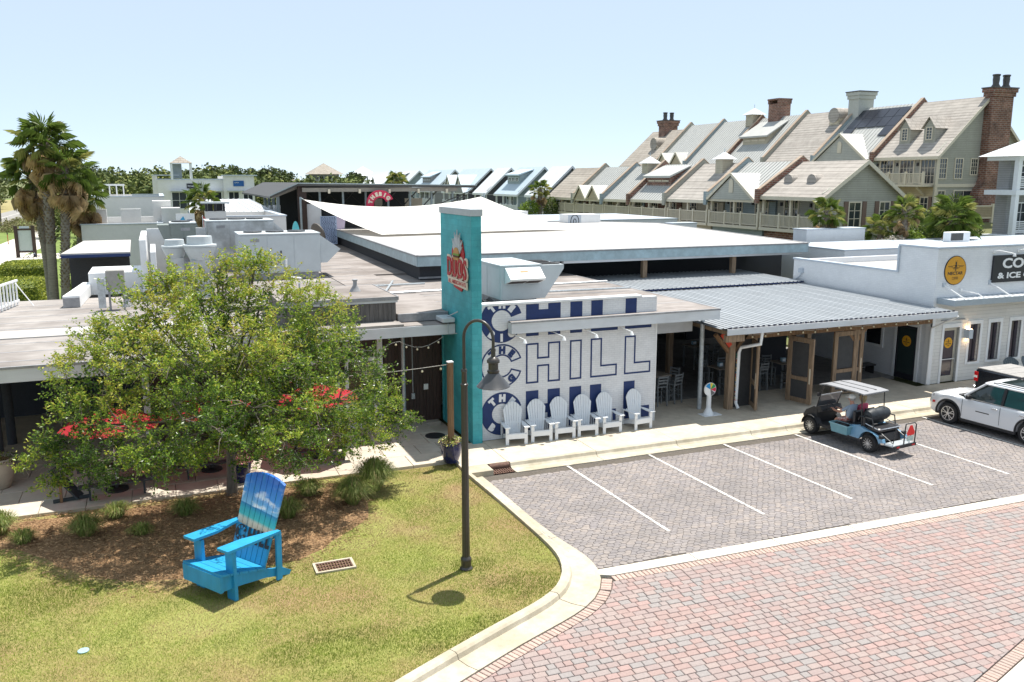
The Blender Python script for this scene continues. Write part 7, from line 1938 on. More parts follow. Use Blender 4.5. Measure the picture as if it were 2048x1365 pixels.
# ------------------------------------------------------------------ white flat roofed shops on the left
def blockbld(name, label, x0, x1, y0, y1, z1, par=.5, mat=None, roofm=None):
    t = thing(name, label, "building", ((x0+x1)/2, (y0+y1)/2, 0), "white flat roofed shops on the left")
    mat = mat or m_shopw
    part("wall", MB().box(x0, x1, y0, y0+.25, 0, z1).box(x0, x0+.25, y0+.251, y1, 0, z1).box(x1-.25, x1, y0+.251, y1, 0, z1).box(x0+.251, x1-.251, y1-.25, y1, 0, z1), mat, t)
    part("roof", MB().box(x0+.251, x1-.251, y0+.251, y1-.251, z1-par-.1, z1-par), roofm or m_roof_white, t)
    part("coping", MB().box(x0-.05, x1+.05, y0-.05, y0+.3, z1+.001, z1+.07).box(x0-.05, x0+.3, y0+.301, y1, z1+.001, z1+.07).box(x1-.3, x1+.05, y0+.301, y1, z1+.001, z1+.07), m_cop, t)
    return t
m_shopw = M("white_stucco", (.66, .655, .64), rough=.8, var=.04, scale=3, big=.15, bigscale=.4, stain=(.52, .51, .49))
wb_ = blockbld("white_shop", "wide white building with two raised parapet blocks left of the kitchen units", -4.25, 0.3, 58, 70, 5.95, .45)
part("parapet_block", MB().box(-4.1, -2.85, 59.2, 59.6, 5.5, 6.85), m_shopw, wb_); part("parapet_block", MB().box(-2.05, -.9, 59.2, 59.6, 5.5, 6.85), m_shopw, wb_)
part("stair_block", MB().box(-.2, .9, 60.2, 62.2, 5.0, 7.3).box(.3, 1.4, 58.6, 60.1, 4.5, 6.9), m_shopw, wb_)
w2 = blockbld("white_shop", "second white flat roofed building just behind the parapet blocks", -4.6, 0.6, 72, 84, 7.35, .4)
part("pergola", MB().box(-4.3, -2.4, 83.0, 83.2, 8.1, 8.25), m_white_paint, w2)
for k in range(4): part("pergola_post", MB().box(-4.2+k*.55, -4.1+k*.55, 83, 83.12, 7.0, 8.1), m_white_paint, w2)
part("roof_hatch_wall", MB().box(-1.7, 0.3, 76, 76.2, 6.95, 7.5), m_sd_blue, w2)
fw_ = thing("far_shop", "far white two part shop with dark and blue signs above its windows", "building", (4, 122, 0), "white flat roofed shops on the left")
part("wall", MB().box(.4, 8.2, 118, 128, 0, 8.55), m_shopw, fw_); part("wall", MB().box(8.201, 12.0, 117.4, 128, 0, 9.05), m_shopw, fw_)
part("wall", MB().box(-.2, .399, 119, 128, 0, 9.1), m_shopw, fw_)
part("roof_edge", MB().box(.3, 8.2, 117.9, 118.3, 8.551, 8.7).box(8.0, 12.4, 117.2, 117.7, 9.051, 9.2).box(-.3, 3, 118.6, 119, 9.1, 9.2), m_cop, fw_)
for x0, x1 in ((2.0, 5.4), (6.3, 7.9), (8.8, 10.0), (10.6, 11.7)): win_y(117.99 if x0 < 8 else 117.39, x0, x1, 5.0, 7.0, fw_, m_trimw, (3 if x1-x0 > 2 else 1, 1))
for x0, x1 in ((1.8, 5.6), (6.1, 8.0), (8.6, 10.2), (10.4, 11.9)): part("awning", MB().box(x0, x1, 116.7, 117.38 if x0 > 8 else 117.98, 7.15, 7.25), m_cop, fw_)
s_ = thing("shop_sign", "black sign board with white wording on the far white shop", "sign", (4.6, 117.9, 7.8)); part("board", MB().box(3.8, 5.6, 117.9, 117.985, 7.5, 8.1), m_signblack, s_); part("lettering", text_fit("MICHAEL BROWN", 3.9, 5.5, 7.7, 7.88, depth=.02, M4=face_y(117.895)), m_white, s_, kind='stuff')
s_ = thing("shop_sign", "blue sign board on the far white shop's right part", "sign", (10, 117.3, 8.2)); part("board", MB().box(9.4, 10.7, 117.3, 117.385, 7.75, 8.45), M("sign_blue", (.02, .10, .30), var=.05), s_); part("lettering", text_fit("COASTAL", 9.55, 10.1, 8.15, 8.28, depth=.02, M4=face_y(117.295)), m_white, s_, kind='stuff')
mr_ = thing("metal_roof_shop", "low building with white standing seam roof right of the small palm", "building", (5, 66, 0), "white flat roofed shops on the left")
part("roof", MB().prism([(2.0, 61, 6.45), (7.6, 61, 6.45), (6.3, 67, 7.15), (2.3, 67, 7.15)], (0, 0, .08)), m_metal_w, mr_); part("wall", MB().box(2.1, 7.5, 61.2, 67, 0, 6.44), m_sd_blue, mr_)
sm = MB()
for k in range(12): sm.beam((2.2+k*.47, 61, 6.55), (2.4+k*.36, 67, 7.25), .04, .05)
part("seams", sm, m_metal_w, mr_, kind='stuff')
lw = blockbld("white_shop", "long low white wall of the kitchen building behind the stained unit", 2.9, 7.0, 52, 60.5, 6.55, .35)
cw = thing("kitchen_chimney", "square white chimney stack with louvred metal top near the small palm", "chimney", (2.9, 50, 0))
part("stack", MB().box(2.45, 3.5, 49.5, 50.6, 4, 6.98), m_shopw, cw); part("cap", MB().box(2.25, 3.7, 49.3, 50.8, 7.38, 7.46), m_galv, cw)
for x in (2.5, 2.95, 3.4): part("louvre_post", MB().box(x-.06, x+.06, 49.45, 49.6, 6.981, 7.379), m_signblack, cw)
part("flue", MB().box(2.6, 2.85, 49.8, 50.3, 6.981, 7.37).box(3.05, 3.35, 49.8, 50.3, 6.981, 7.37), m_signblack, cw)
t = thing("red_banner", "red feather banner beside the white kitchen chimney", "banner", (2.3, 49, 5)); part("cloth", MB().prism([(2.28, 49.2, 5.4), (2.42, 49.2, 5.4), (2.45, 49.2, 6.6), (2.3, 49.2, 6.75)], (0, .02, 0)), m_red, t); part("pole", MB().tube([(2.27, 49.2, 4.2), (2.27, 49.2, 6.8)], .02, 5), m_white, t)
t = thing("wave_sign", "small white sign with a blue wave emblem over the grey unit", "sign", (1.4, 50, 6)); part("board", MB().box(.95, 1.9, 50, 50.08, 6.35, 6.85), m_white, t); part("wave", MB().prism([(1.1, 49.995, 6.45), (1.45, 49.995, 6.42), (1.4, 49.995, 6.55), (1.32, 49.995, 6.72), (1.22, 49.995, 6.6)], (0, -.01, 0)), M("wave_blue", (.05, .35, .6), var=.1), t); part("lettering", MB().box(1.5, 1.78, 49.99, 49.999, 6.47, 6.53), m_navy, t); part("post", MB().box(1.2, 1.26, 50.02, 50.06, 4.1, 6.35).box(1.6, 1.66, 50.02, 50.06, 4.1, 6.35), m_galv, t)
gu = rooftop_unit((.55, 43, 4.9), 1.1, 1.6, 1.75, "dark olive grey rooftop unit with sloping end left of the stained unit", M("olive_grey_metal", (.20, .225, .21), rough=.5, var=.06), hood=False, fans=1)
part("sloping_end", MB().prism([(.549, 43.05, 6.60), (-.02, 43.05, 6.60), (.549, 43.05, 5.1)], (0, 1.5, 0)), M("olive_grey_metal2", (.20, .225, .21), rough=.5, var=.06), gu)
part("roof_curb", MB().box(.5, 1.7, 43.0, 44.6, 3.76, 4.899), m_edge, gu)
def exhaust(x, y, z, s, lab):
    t = thing("exhaust_fan", lab, "fan", (x, y, z), "mushroom exhaust fans on the left roof")
    part("curb", MB().box(x-.4*s, x+.4*s, y-.4*s, y+.4*s, 3.9, z), m_hvac_dirty, t)
    part("bowl", MB().lathe((x, y, z), [(.42*s, 0), (.44*s, .05), (.62*s, .45*s), (.62*s, .52*s)], 20), m_hvac, t, smooth=True)
    part("lid", MB().lathe((x, y, z+.53*s), [(.66*s, 0), (.66*s, .08), (.50*s, .10), (.48*s, .42*s), (.1, .45*s)], 20), m_hvac, t, smooth=True)
exhaust(1.55, 37.5, 5.45, 1.0, "larger white mushroom exhaust fan in front of the olive unit"); exhaust(.6, 38.2, 5.5, .78, "smaller white mushroom exhaust fan left of the larger one")
t = thing("parapet_box", "white open parapet box around the kitchen roof at left", "parapet", (0, 40, 3.8))
part("wall", MB().box(-.75, -.5, 39, 46, 3.76, 6.2).box(-.5, 2.2, 45.8, 46, 3.76, 6.3).box(-.35, -.15, 38.2, 43, 3.76, 5.75), m_white_paint, t)
t = thing("small_rooftop_unit", "small tan split unit on legs on the far left roof", "air conditioner", (-1.7, 36, 3.8))
part("cabinet", MB().cbox(-1.95, -1.3, 35.7, 36.2, 4.55, 5.3, .02), M("tan_metal", (.30, .29, .27), rough=.6, var=.1), t)
for x in (-1.9, -1.4):
    for y in (35.75, 36.1): part("leg", MB().box(x, x+.06, y, y+.06, 3.76, 4.549), m_edge, t)
part("disconnect", MB().box(-2.25, -2.0, 35.6, 35.75, 3.9, 5.0), m_galv, t)
t = thing("white_duct", "long white duct curb running back along the left roof's edge", "duct", (-3.2, 37, 3.8)); part("duct", MB().prism([(-3.6, 37.2, 3.77), (-3.0, 37.2, 3.77), (-2.8, 42.0, 3.77), (-3.2, 42.0, 3.77)], (0, 0, .45)), m_white_paint, t); part("end_cap", MB().box(-3.59, -3.01, 37.15, 37.198, 3.77, 4.15), m_edge, t)
t = thing("side_awning", "white flat side awning with violet edge behind the duct", "awning", (-2.6, 46, 4)); part("sheet", MB().prism([(-4.3, 45.5, 5.15), (-1.3, 45.5, 5.15), (-1.35, 50, 5.45), (-3.6, 50, 5.45)], (0, 0, .08)), m_roof_white, t); part("edge", MB().box(-4.3, -1.3, 45.45, 45.495, 5.02, 5.16), m_navy, t); part("wall", MB().box(-4.1, -1.4, 47, 47.2, 0, 5.0), m_darkwall, t)
t = thing("low_white_block", "low white roof block behind the tan split unit", "roof block", (-1.6, 41, 4)); part("block", MB().box(-2.9, -.8, 41, 44, 3.765, 4.7), m_white_paint, t)
t = thing("letter_sign_frame", "white lattice sign frame seen from behind on the left roof corner", "sign", (-5.4, 37, 3.8))
for k in range(8): part("slat", MB().beam((-5.75+k*.06, 36.2+k*.35, 3.80), (-5.75+k*.06, 36.2+k*.35, 4.75), .05, .10), m_white_paint, t)
part("rail", MB().beam((-5.8, 36.1, 4.75), (-5.3, 38.8, 4.75), .06, .08).beam((-5.8, 36.1, 3.95), (-5.3, 38.8, 3.95), .06, .08), m_white_paint, t); part("stay", MB().tube([(-5.3, 38.3, 4.7), (-4.7, 38.0, 3.8)], .02, 5), m_white, t)

# white parapets and vents beyond the big roof on the right
def wbox(name, label, cat, x0, x1, y0, y1, z0, z1): t = thing(name, label, cat, ((x0+x1)/2, y0, 0)); part("wall", MB().box(x0, x1, y0, y1, z0, z1), m_shop, t); part("coping", MB().box(x0-.04, x1+.04, y0-.04, y1+.04, z1+.001, z1+.06), m_cop, t); return t
wbox("white_parapet", "tall white parapet box rising behind the big roof's right end", "parapet", 36.6, 41.2, 42, 43.2, 3.5, 5.62)
t = wbox("white_low_building", "low white roofed building between the parapet box and the coffee shop", "building", 34, 60, 36, 41, 0, 4.9)
wbox("white_parapet", "small white parapet block in front of the lower terrace's porches", "parapet", 36.0, 38.2, 56.0, 57.0, 3.0, 5.35)
for x, y, z0, z1, w, lab in ((25.6, 61.5, 4.8, 6.25, 1.0, "left one of two white roof boxes with a round emblem"), (31.2, 61, 4.8, 5.95, 1.5, "right one of two white roof boxes with a round emblem")):
    t = thing("roof_box", lab, "box", (x, y, z0), "white roof boxes with round emblems"); part("box", MB().box(x-w, x+w*.9, y, y+1.6, z0, z1), m_white_paint, t); part("face", MB().box(x-w-.01, x-w*.25, y-.02, y-.001, z0, z1), m_cop, t)
    rg = MB(); R = .5; rg.tube([(x-w*.62+R*.7*cos(a), y-.03, z0+.62+R*sin(a)) for a in [2*pi*k/20 for k in range(21)]], .03, 5); rg.tube([(x-w*.62+.12*cos(a), y-.03, z0+.62+.2*sin(a)) for a in [2*pi*k/10 for k in range(11)]], .03, 5); part("emblem", rg, m_signblack, t)
t = wbox("white_back_roof", "white flat roof strip behind the big roof, before the terrace", "building", 27.5, 41, 63, 74, 0, 5.35)
t = thing("wall_unit", "white split air conditioner on the shop roof under the big sabal palm", "air conditioner", (44.5, 38, 5)); part("cabinet", MB().cbox(43.9, 45.6, 38, 38.5, 4.97, 5.55, .03), m_white_paint, t); part("grille", MB().box(44.0, 45.0, 37.985, 37.999, 5.05, 5.48), m_darksteel, t)

# ------------------------------------------------------------------ road, path and street things on the far left
m_asph = M("pale_asphalt", (.26, .25, .235), rough=.95, var=.1, scale=.6)  # even pale grey road surface
m_grassf = M("verge_grass", (.12, .19, .035), rough=1, var=.25, scale=.5, c2=(.19, .24, .06))
m_dry = M("dry_verge", (.36, .29, .14), rough=1, var=.2, scale=.3, c2=(.28, .25, .10))
structure("verge", MB().poly([(-60, 48, -.06), (-4.9, 48, -.06), (-4.9, 260, -.06), (-60, 480, -.06)]), m_grassf)
structure("far_verge", MB().poly([(-75, 120, -.05), (-35.2, 120, -.05), (-37.5, 420, -.05), (-75, 420, -.05)]), m_dry)
structure("road", MB().poly([(-35.3, 100, -.045), (-26.2, 100, -.045), (-30.5, 420, -.045), (-39, 420, -.045)]), m_asph)
structure("footpath", MB().poly([(-21, 100, -.045), (-15.4, 100, -.045), (-14.0, 125, -.045), (-17.6, 190, -.045), (-19.4, 190, -.045), (-19.9, 135, -.045)]), m_concrete_w)
structure("footpath", MB().poly([(-16, 108, -.04), (-5, 108, -.04), (-5, 116, -.04), (-14, 116, -.04)]), m_concrete_w)
for k in range(5): structure("crosswalk_bar", MB().poly([(-19.5, 101+k*1.6, -.035), (-16.2, 101+k*1.6, -.035), (-16.2, 101.8+k*1.6, -.035), (-19.5, 101.8+k*1.6, -.035)]), m_road_paint)
structure("road_line", MB().poly([(-31.0, 100, -.04), (-30.8, 100, -.04), (-34.9, 420, -.04), (-35.1, 420, -.04)]), m_road_paint)
t = thing("notice_board", "tall blank notice board between two dark posts by the footpath", "sign", (-13.9, 111, 0))
for x in (-14.75, -13.05): part("post", MB().box(x-.18, x+.18, 110.8, 111.1, -.1, 3.5), m_darkwood, t)
part("panel", MB().box(-14.56, -13.24, 110.9, 111.0, .7, 3.0), M("panel_grey_green", (.40, .45, .44), rough=.5, var=.05), t); part("bar", MB().box(-14.56, -13.24, 110.85, 111.05, 3.001, 3.2).box(-14.56, -13.24, 110.85, 111.05, .5, .699), m_darkwood, t); part("header", MB().box(-14.4, -13.4, 110.9, 111, 3.21, 3.45), m_cop, t)
t = thing("road_sign", "small grey road sign on a post on the grassy verge", "sign", (-24.9, 162, 0)); part("post", MB().box(-24.95, -24.85, 162, 162.1, -.1, 2.6), m_galv, t); part("plate", MB().box(-25.4, -24.4, 161.93, 161.99, 1.6, 2.6), m_cop, t)
t = thing("marker_post", "thin orange marker post on the verge", "post", (-17.6, 124, 0)); part("post", MB().box(-18.9, -18.8, 134, 134.1, -.1, 1.5), M("marker_orange", (.4, .15, .06), var=.1), t); part("cap", MB().box(-18.92, -18.78, 133.98, 134.12, 1.3, 1.5), m_signblack, t)
def bicycle_proto():
    t = thing("bicycle", "", "bicycle", (0, 0, 0), "bicycles parked behind the palm trunks")
    for x in (-.52, .52): part("wheel", MB().tube([(x+.34*cos(a), 0, .36+.34*sin(a)) for a in [2*pi*k/14 for k in range(15)]], .025, 5), m_tyre, t)
    part("frame", MB().tube([(-.52, 0, .36), (-.1, 0, .85), (.38, 0, .9), (.52, 0, .36)], .025, 5).tube([(-.1, 0, .85), (0, 0, .33), (.38, 0, .9)], .025, 5), M("bike_blue", (.05, .12, .3), rough=.3, var=.05), t)
    part("handlebar", MB().tube([(.34, -.28, 1.05), (.38, 0, .98), (.34, .28, 1.05)], .02, 5), m_signblack, t); part("saddle", MB().cbox(-.25, .05, -.07, .07, .92, .98, .02), m_signblack, t); return t
bp_ = bicycle_proto()
for k in range(6):
    x = -12.6 + k*1.35; lab = f"parked bicycle behind the palm trunks, {['leftmost', 'second from left', 'third from left', 'fourth from left', 'fifth from left', 'rightmost'][k]} of the row"
    if k == 0: bp_.location = (x, 104+k*.3, 0); bp_.rotation_euler = (0, 0, .5); bp_['label'] = lab
    else: place_copy(bp_, (x, 104+k*.3, 0), .5 + .3*((k*37) % 5 - 2), lab)

# ================================================================== vegetation
rt = random.Random(42)
def V3(r): return Vector((r.gauss(0, 1), r.gauss(0, 1), r.gauss(0, 1))).normalized()
def leaf(mb, p, s, r, up=.5, asp=.5):
    """one folded leaf: two triangles hinged on the midrib"""
    d = V3(r); d.z = d.z*.6 + up*.3; d.normalize()
    n = d.cross(V3(r)); n = n.normalized()*s*asp; a, b = p, p + d*s*2; m = p + d*s*.9
    fold = d.cross(n).normalized()*s*.22
    mb.add([a, m + n + fold, b, m - n + fold], [(0, 1, 2), (0, 2, 3)])
m_bark = M("grey_oak_bark", (.16, .135, .11), rough=.95, var=.3, scale=5, stretch=(4, 4, .8), bump=.5, bscale=25)
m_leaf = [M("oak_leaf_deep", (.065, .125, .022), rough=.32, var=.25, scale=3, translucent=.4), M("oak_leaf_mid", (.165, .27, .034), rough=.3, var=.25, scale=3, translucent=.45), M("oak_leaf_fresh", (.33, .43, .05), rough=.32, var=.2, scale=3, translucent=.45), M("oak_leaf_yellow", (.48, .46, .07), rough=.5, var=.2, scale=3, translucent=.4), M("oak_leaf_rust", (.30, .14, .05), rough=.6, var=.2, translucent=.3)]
tree = thing("oak_tree", "bushy broad crowned oak in front of the left patio, behind the giant chair", "tree", (1.41, 24.2, .05))
trunk = part("trunk", MB().tube([(1.41, 24.0, .02), (1.41, 24.0, .12), (1.42, 24.02, .7), (1.44, 24.03, 1.5), (1.5, 24.0, 2.1)], [.20, .155, .125, .115, .11], 12), m_bark, tree, smooth=True)
LOBES = [((1.3, 23.6, 3.9), 1.6), ((1.0, 22.4, 5.5), .85), ((2.4, 23.0, 5.6), .85), ((-.3, 22.9, 5.3), .8), ((3.5, 23.2, 4.8), 1.0), ((-1.1, 22.8, 4.6), .9),
         ((4.6, 23.5, 3.9), .9), ((-1.7, 22.3, 3.9), .85), ((5.1, 23.0, 2.7), .75), ((-2.05, 22.2, 2.9), .8), ((-1.15, 20.9, 3.0), .9), ((.2, 20.3, 3.3), .95), ((1.8, 20.1, 3.5), .95), ((3.2, 20.7, 3.3), .95), ((4.2, 21.9, 3.0), .9), ((5.7, 23.0, 2.1), .5),
         ((.1, 21.2, 4.5), .95), ((1.9, 21.2, 4.7), .95), ((3.4, 22.0, 4.3), .95), ((-.5, 24.9, 3.6), 1.0), ((2.8, 25.2, 3.6), 1.1), ((-2.6, 22.4, 2.0), .45), ((-1.8, 21.3, 2.25), .5), ((-.5, 20.2, 2.75), .55), ((1.0, 19.6, 3.1), .6), ((2.5, 19.9, 2.75), .6), ((3.9, 21.0, 2.3), .6), ((4.6, 21.8, 2.2), .5),
         ((1.4, 22.6, 6.15), .4), ((2.3, 23.4, 6.4), .3), ((.1, 23.0, 6.15), .32), ((1.2, 23.0, 2.6), 1.2), ((.6, 21.6, 2.6), 1.0), ((2.6, 22.0, 2.6), 1.0)]
limbs = MB()
for (c_, r) in LOBES:
    c_ = Vector(c_); s0 = Vector((1.48, 24.0, rt.uniform(1.55, 2.15))); mid = s0.lerp(c_, .5) + Vector((rt.uniform(-.2, .2), rt.uniform(-.2, .2), .25))
    limbs.tube([s0, s0.lerp(mid, .5) + Vector((0, 0, .08)), mid, c_], [.065, .05, .036, .014], 6)
    for q in range(5):
        e = c_ + V3(rt)*r*.9; limbs.tube([mid.lerp(c_, rt.uniform(.3, 1)), c_.lerp(e, .5) + Vector((0, 0, .08)), e], [.016, .011, .004], 4, caps=False)
part("limbs", limbs, m_bark, tree, smooth=True, kind='stuff')
lv = MB(); twigs = MB(); clusters = []
for (c_, r) in LOBES:
    n = int((25*r*r + 10)*(.5 if (c_[1] < 21.95 and 2.9 < c_[2] < 3.6) or c_[1] > 24.5 else 1))
    for k in range(n):
        d = V3(rt); rr = r*(rt.uniform(.45, 1.12) if rt.random() < .8 else rt.uniform(1.1, 1.38))
        clusters.append((Vector(c_) + Vector((d.x*rr*1.1, d.y*rr, d.z*rr*.85)), d))
for (p, d) in clusters:
    ax = (d + Vector((0, 0, .35)) + V3(rt)*.4).normalized()
    tone = mnoise.noise(p*.7)
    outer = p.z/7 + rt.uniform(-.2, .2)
    for tw in range(6):
        a = (ax + V3(rt)*.75).normalized(); L = rt.uniform(.26, .55); o = p + V3(rt)*.16
        twigs.tube([o - a*.1, o + a*L], [.006, .002], 3, caps=False)
        for q in range(22):
            u = rt.random(); pos = o + a*L*u + V3(rt)*rt.uniform(.01, .075)
            t_ = tone*.75 + rt.gauss(0, .26) + (outer-.5)*.9 + (u-.5)*.3  # paler towards crown top and twig tips: sunlight put into leaf colour
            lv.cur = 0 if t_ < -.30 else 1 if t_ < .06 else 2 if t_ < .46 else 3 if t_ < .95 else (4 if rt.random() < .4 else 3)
            leaf(lv, pos, rt.uniform(.022, .05), rt, up=.9)
for (c_, r) in LOBES:                                # deeper green inner leaves close the crown, shade put into their colour
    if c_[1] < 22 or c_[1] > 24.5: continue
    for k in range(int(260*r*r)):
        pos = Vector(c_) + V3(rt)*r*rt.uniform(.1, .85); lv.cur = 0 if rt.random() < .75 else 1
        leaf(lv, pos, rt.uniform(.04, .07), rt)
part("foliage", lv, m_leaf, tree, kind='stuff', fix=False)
part("twigs", twigs, m_bark, tree, kind='stuff', fix=False)

# ------------------------------------------------------------------ fan palms
m_fr = [M("palm_green", (.13, .19, .035), rough=.45, var=.2, scale=2, translucent=.4), M("palm_yellow_green", (.36, .36, .11), rough=.45, var=.2, scale=2, translucent=.4), M("palm_dead", (.66, .50, .29), rough=.85, var=.3, scale=3, translucent=.35), M("palm_dead_dark", (.44, .32, .18), rough=.9, var=.3, scale=3, translucent=.25)]  # yellow-green fronds are mixed in at random among the green ones
m_ptrunk = M("palm_trunk_grey", (.23, .20, .17), rough=.95, var=.25, scale=3, stretch=(1, 1, 4), bump=.5, bscale=12)
m_pboot = M("palm_boots", (.17, .125, .09), rough=.95, var=.35, scale=6, bump=.4)
def frond_mesh(kind, rr, droop):
    mb = MB(); n = 15
    pe = 1.0; mb.tube([(0, 0, 0), (pe*.5, 0, .03), (pe, 0, -.02)], [.035, .025, .018], 4, caps=False)
    for k in range(n):
        a = radians(lerp(-105, 105, k/(n-1))); L = (1.0 - .22*abs(k-(n-1)/2)/((n-1)/2))*rr.uniform(.92, 1.06); w = .036
        o = Vector((pe, 0, -.02)); d = Vector((cos(a), sin(a), .0)); nn = Vector((-d.y, d.x, 0))
        z1, z2 = -.05 - droop*.05, -.12 - droop*L*.55
        m_ = o + d*L*.55 + Vector((0, 0, z1 + (.03 if k % 2 else -.02))); e = o + d*L*(1-.25*droop) + Vector((0, 0, z2))
        mb.add([o, m_ - nn*w, e, m_ + nn*w], [(0, 1, 2), (0, 2, 3)])
    return mb.mesh("frond", m_fr[kind])
FR = {k: [frond_mesh(k, rt, d) for d in ((.25, .55, .9) if k < 2 else (.9, 1.3, 1.6))] for k in range(4)}
def palm(name, label, base, top, R, ng, nd, tr, group, boots=(.35, 1.0), lean=0):
    t = thing(name, label, "palm tree", base, group)
    b_, c_ = Vector(base), Vector(top); pts = [b_.lerp(c_, k/6) + Vector((lean*sin(pi*k/6), 0, 0)) for k in range(7)]
    part("trunk", MB().tube(pts, [tr*1.15, tr, tr*.95, tr*.95, tr, tr*1.05, tr*.8], 12), m_ptrunk, t, smooth=True)
    bo = MB(); H = (c_-b_).length; n = int((boots[1]-boots[0])*H/.16)
    for k in range(n):
        u = lerp(boots[0], boots[1], k/max(1, n)); p = b_.lerp(c_, u) + Vector((lean*sin(pi*u), 0, 0))
        for q in range(6):
            a = q*pi/3 + k*.5 + rt.uniform(-.2, .2); d = Vector((cos(a), sin(a), 0)); s_ = Vector((-sin(a), cos(a), 0)); l = tr*rt.uniform(.35, .75)
            bo.add([p+d*tr*.95-s_*tr*.3, p+d*tr*.95+s_*tr*.3, p+d*(tr+l*.6)+Vector((0, 0, l*1.1)), p+d*tr*.9+Vector((0, 0, l*.8))], [(0, 1, 2), (1, 3, 2), (0, 2, 3)])
    if bo.f: part("boots", bo, m_pboot, t, kind='stuff', fix=False)
    for k in range(ng + nd):
        dead = k >= ng; a = k*2.39996 + rt.uniform(-.25, .25)
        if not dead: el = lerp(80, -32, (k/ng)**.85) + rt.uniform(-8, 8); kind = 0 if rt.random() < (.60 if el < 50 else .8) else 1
        else: el = lerp(-25, -82, (k-ng)/max(1, nd)) + rt.uniform(-10, 10); kind = 2 if rt.random() < .62 else 3
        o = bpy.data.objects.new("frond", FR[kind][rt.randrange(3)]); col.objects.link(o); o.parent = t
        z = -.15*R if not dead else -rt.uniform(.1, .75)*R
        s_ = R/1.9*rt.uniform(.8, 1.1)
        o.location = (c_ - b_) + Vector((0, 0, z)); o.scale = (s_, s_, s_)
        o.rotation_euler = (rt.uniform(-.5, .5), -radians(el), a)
    return t
PGL, PGR = "tall fan palms on the left", "sabal palms in front of the terraces"
palm("fan_palm", "tallest fan palm of the left group with the highest green crown", (-6.1, 58, -.06), (-5.75, 58, 11.0), 2.15, 40, 22, .27, PGL, (.45, 1), 0)
palm("fan_palm", "left leaning fan palm with thin trunk behind the tallest one", (-6.4, 59.5, -.06), (-6.85, 59.5, 9.0), 1.9, 28, 20, .2, PGL, (.55, 1), .15)
palm("fan_palm", "fan palm with shaggy trunk, third from left in the group", (-5.55, 57.5, -.06), (-4.75, 57.5, 9.4), 1.9, 30, 24, .24, PGL, (.25, 1), 0)
palm("fan_palm", "rightmost fan palm of the left group, brown skirt hanging low", (-5.05, 59, -.06), (-4.05, 59, 7.9), 1.8, 24, 26, .2, PGL, (.5, 1), 0)
palm("fan_palm", "small fan palm in front of the far white shop", (2.5, 56, 0), (2.65, 56, 7.6), 1.25, 26, 14, .19, PGL, (.75, 1), 0)
palm("sabal_palm", "sabal palm by the near lower terrace gable, left of the pair", (39.0, 43, 0), (39.0, 43, 6.75), 1.35, 30, 6, .2, PGR, (.5, 1))
palm("sabal_palm", "shorter sabal palm of the pair beside the shuttered windows", (43.0, 42.5, 0), (43.0, 42.5, 5.75), 1.25, 28, 6, .18, PGR, (.5, 1))
palm("sabal_palm", "darker sabal palm of the pair, right of the shuttered windows", (43.9, 41.5, 0), (43.9, 41.5, 6.8), 1.3, 30, 8, .2, PGR, (.5, 1))
palm("sabal_palm", "biggest sabal palm with sunlit fronds left of the white porch house", (46.4, 40, 0), (46.4, 40, 6.45), 1.9, 42, 8, .32, PGR, (.4, 1))
palm("sabal_palm", "far sabal palm between the terrace and the distant pale houses", (42.5, 95, 0), (42.5, 95, 7.6), 1.55, 30, 8, .25, PGR, (.6, 1))
palm("sabal_palm", "far palm whose crown just tops the pavilion roof", (39.5, 150, 0), (39.5, 150, 8.6), 2.4, 34, 4, .3, PGR, (.6, 1))

# ------------------------------------------------------------------ shrubs and hedges
def bush_mats(n, c1, c2, c3): return [M(n + "_dark", c1, rough=.6, var=.2, translucent=.2), M(n + "_mid", c2, rough=.6, var=.2, translucent=.3), M(n + "_light", c3, rough=.6, var=.2, translucent=.3)]
m_bush = bush_mats("shrub_leaf", (.05, .085, .02), (.10, .15, .03), (.20, .24, .04))
m_bushb = bush_mats("bright_shrub_leaf", (.09, .15, .02), (.18, .27, .03), (.28, .36, .05))
m_hedge = bush_mats("hedge_leaf", (.12, .16, .025), (.28, .32, .045), (.42, .44, .07))
def bush(name, label, cat, c_, r, n, s, mats, group=None, box=False):
    t = thing(name, label, cat, (c_[0], c_[1], 0), group); mb = MB()
    for _ in range(n):
        if box:
            p = Vector((rt.uniform(-1, 1), rt.uniform(-1, 1), rt.uniform(-1, 1))); ax = rt.randrange(3); p[ax] = (1 if p[ax] > 0 else -1)*rt.uniform(.9, 1.03)
            p = Vector((math.copysign(min(1.03, abs(p.x)), p.x)*(1-.08*p.z*p.z), p.y*(1-.08*p.z*p.z), p.z*(1-.06*p.x*p.x)))
        else:
            d = V3(rt); k = .8 + .25*mnoise.noise(d*2.2 + Vector(c_)) + rt.uniform(-.25, .15); p = d*k
        pos = Vector((c_[0]+p.x*r[0], c_[1]+p.y*r[1], c_[2]+p.z*r[2]))
        t_ = rt.gauss(0, .5) + mnoise.noise(pos*1.3)*.6
        mb.cur = 0 if t_ < -.3 else 1 if t_ < .35 else 2; leaf(mb, pos, s*rt.uniform(.7, 1.3), rt, asp=.6)
    part("foliage", mb, mats, t, kind='stuff', fix=False)
    if box:
        part("core", MB().cbox(c_[0]-r[0]*.84, c_[0]+r[0]*.84, c_[1]-r[1]*.84, c_[1]+r[1]*.84, c_[2]-r[2], c_[2]+r[2]*.82, .2), mats[0], t)
    st = MB()
    for k in range(4): st.tube([(c_[0]+rt.uniform(-.2, .2), c_[1], 0), (c_[0]+rt.uniform(-.5, .5)*r[0], c_[1]+rt.uniform(-.5, .5)*r[1], c_[2]+r[2]*.3)], [.03, .01], 5)
    part("stems", st, m_bark, t); return t
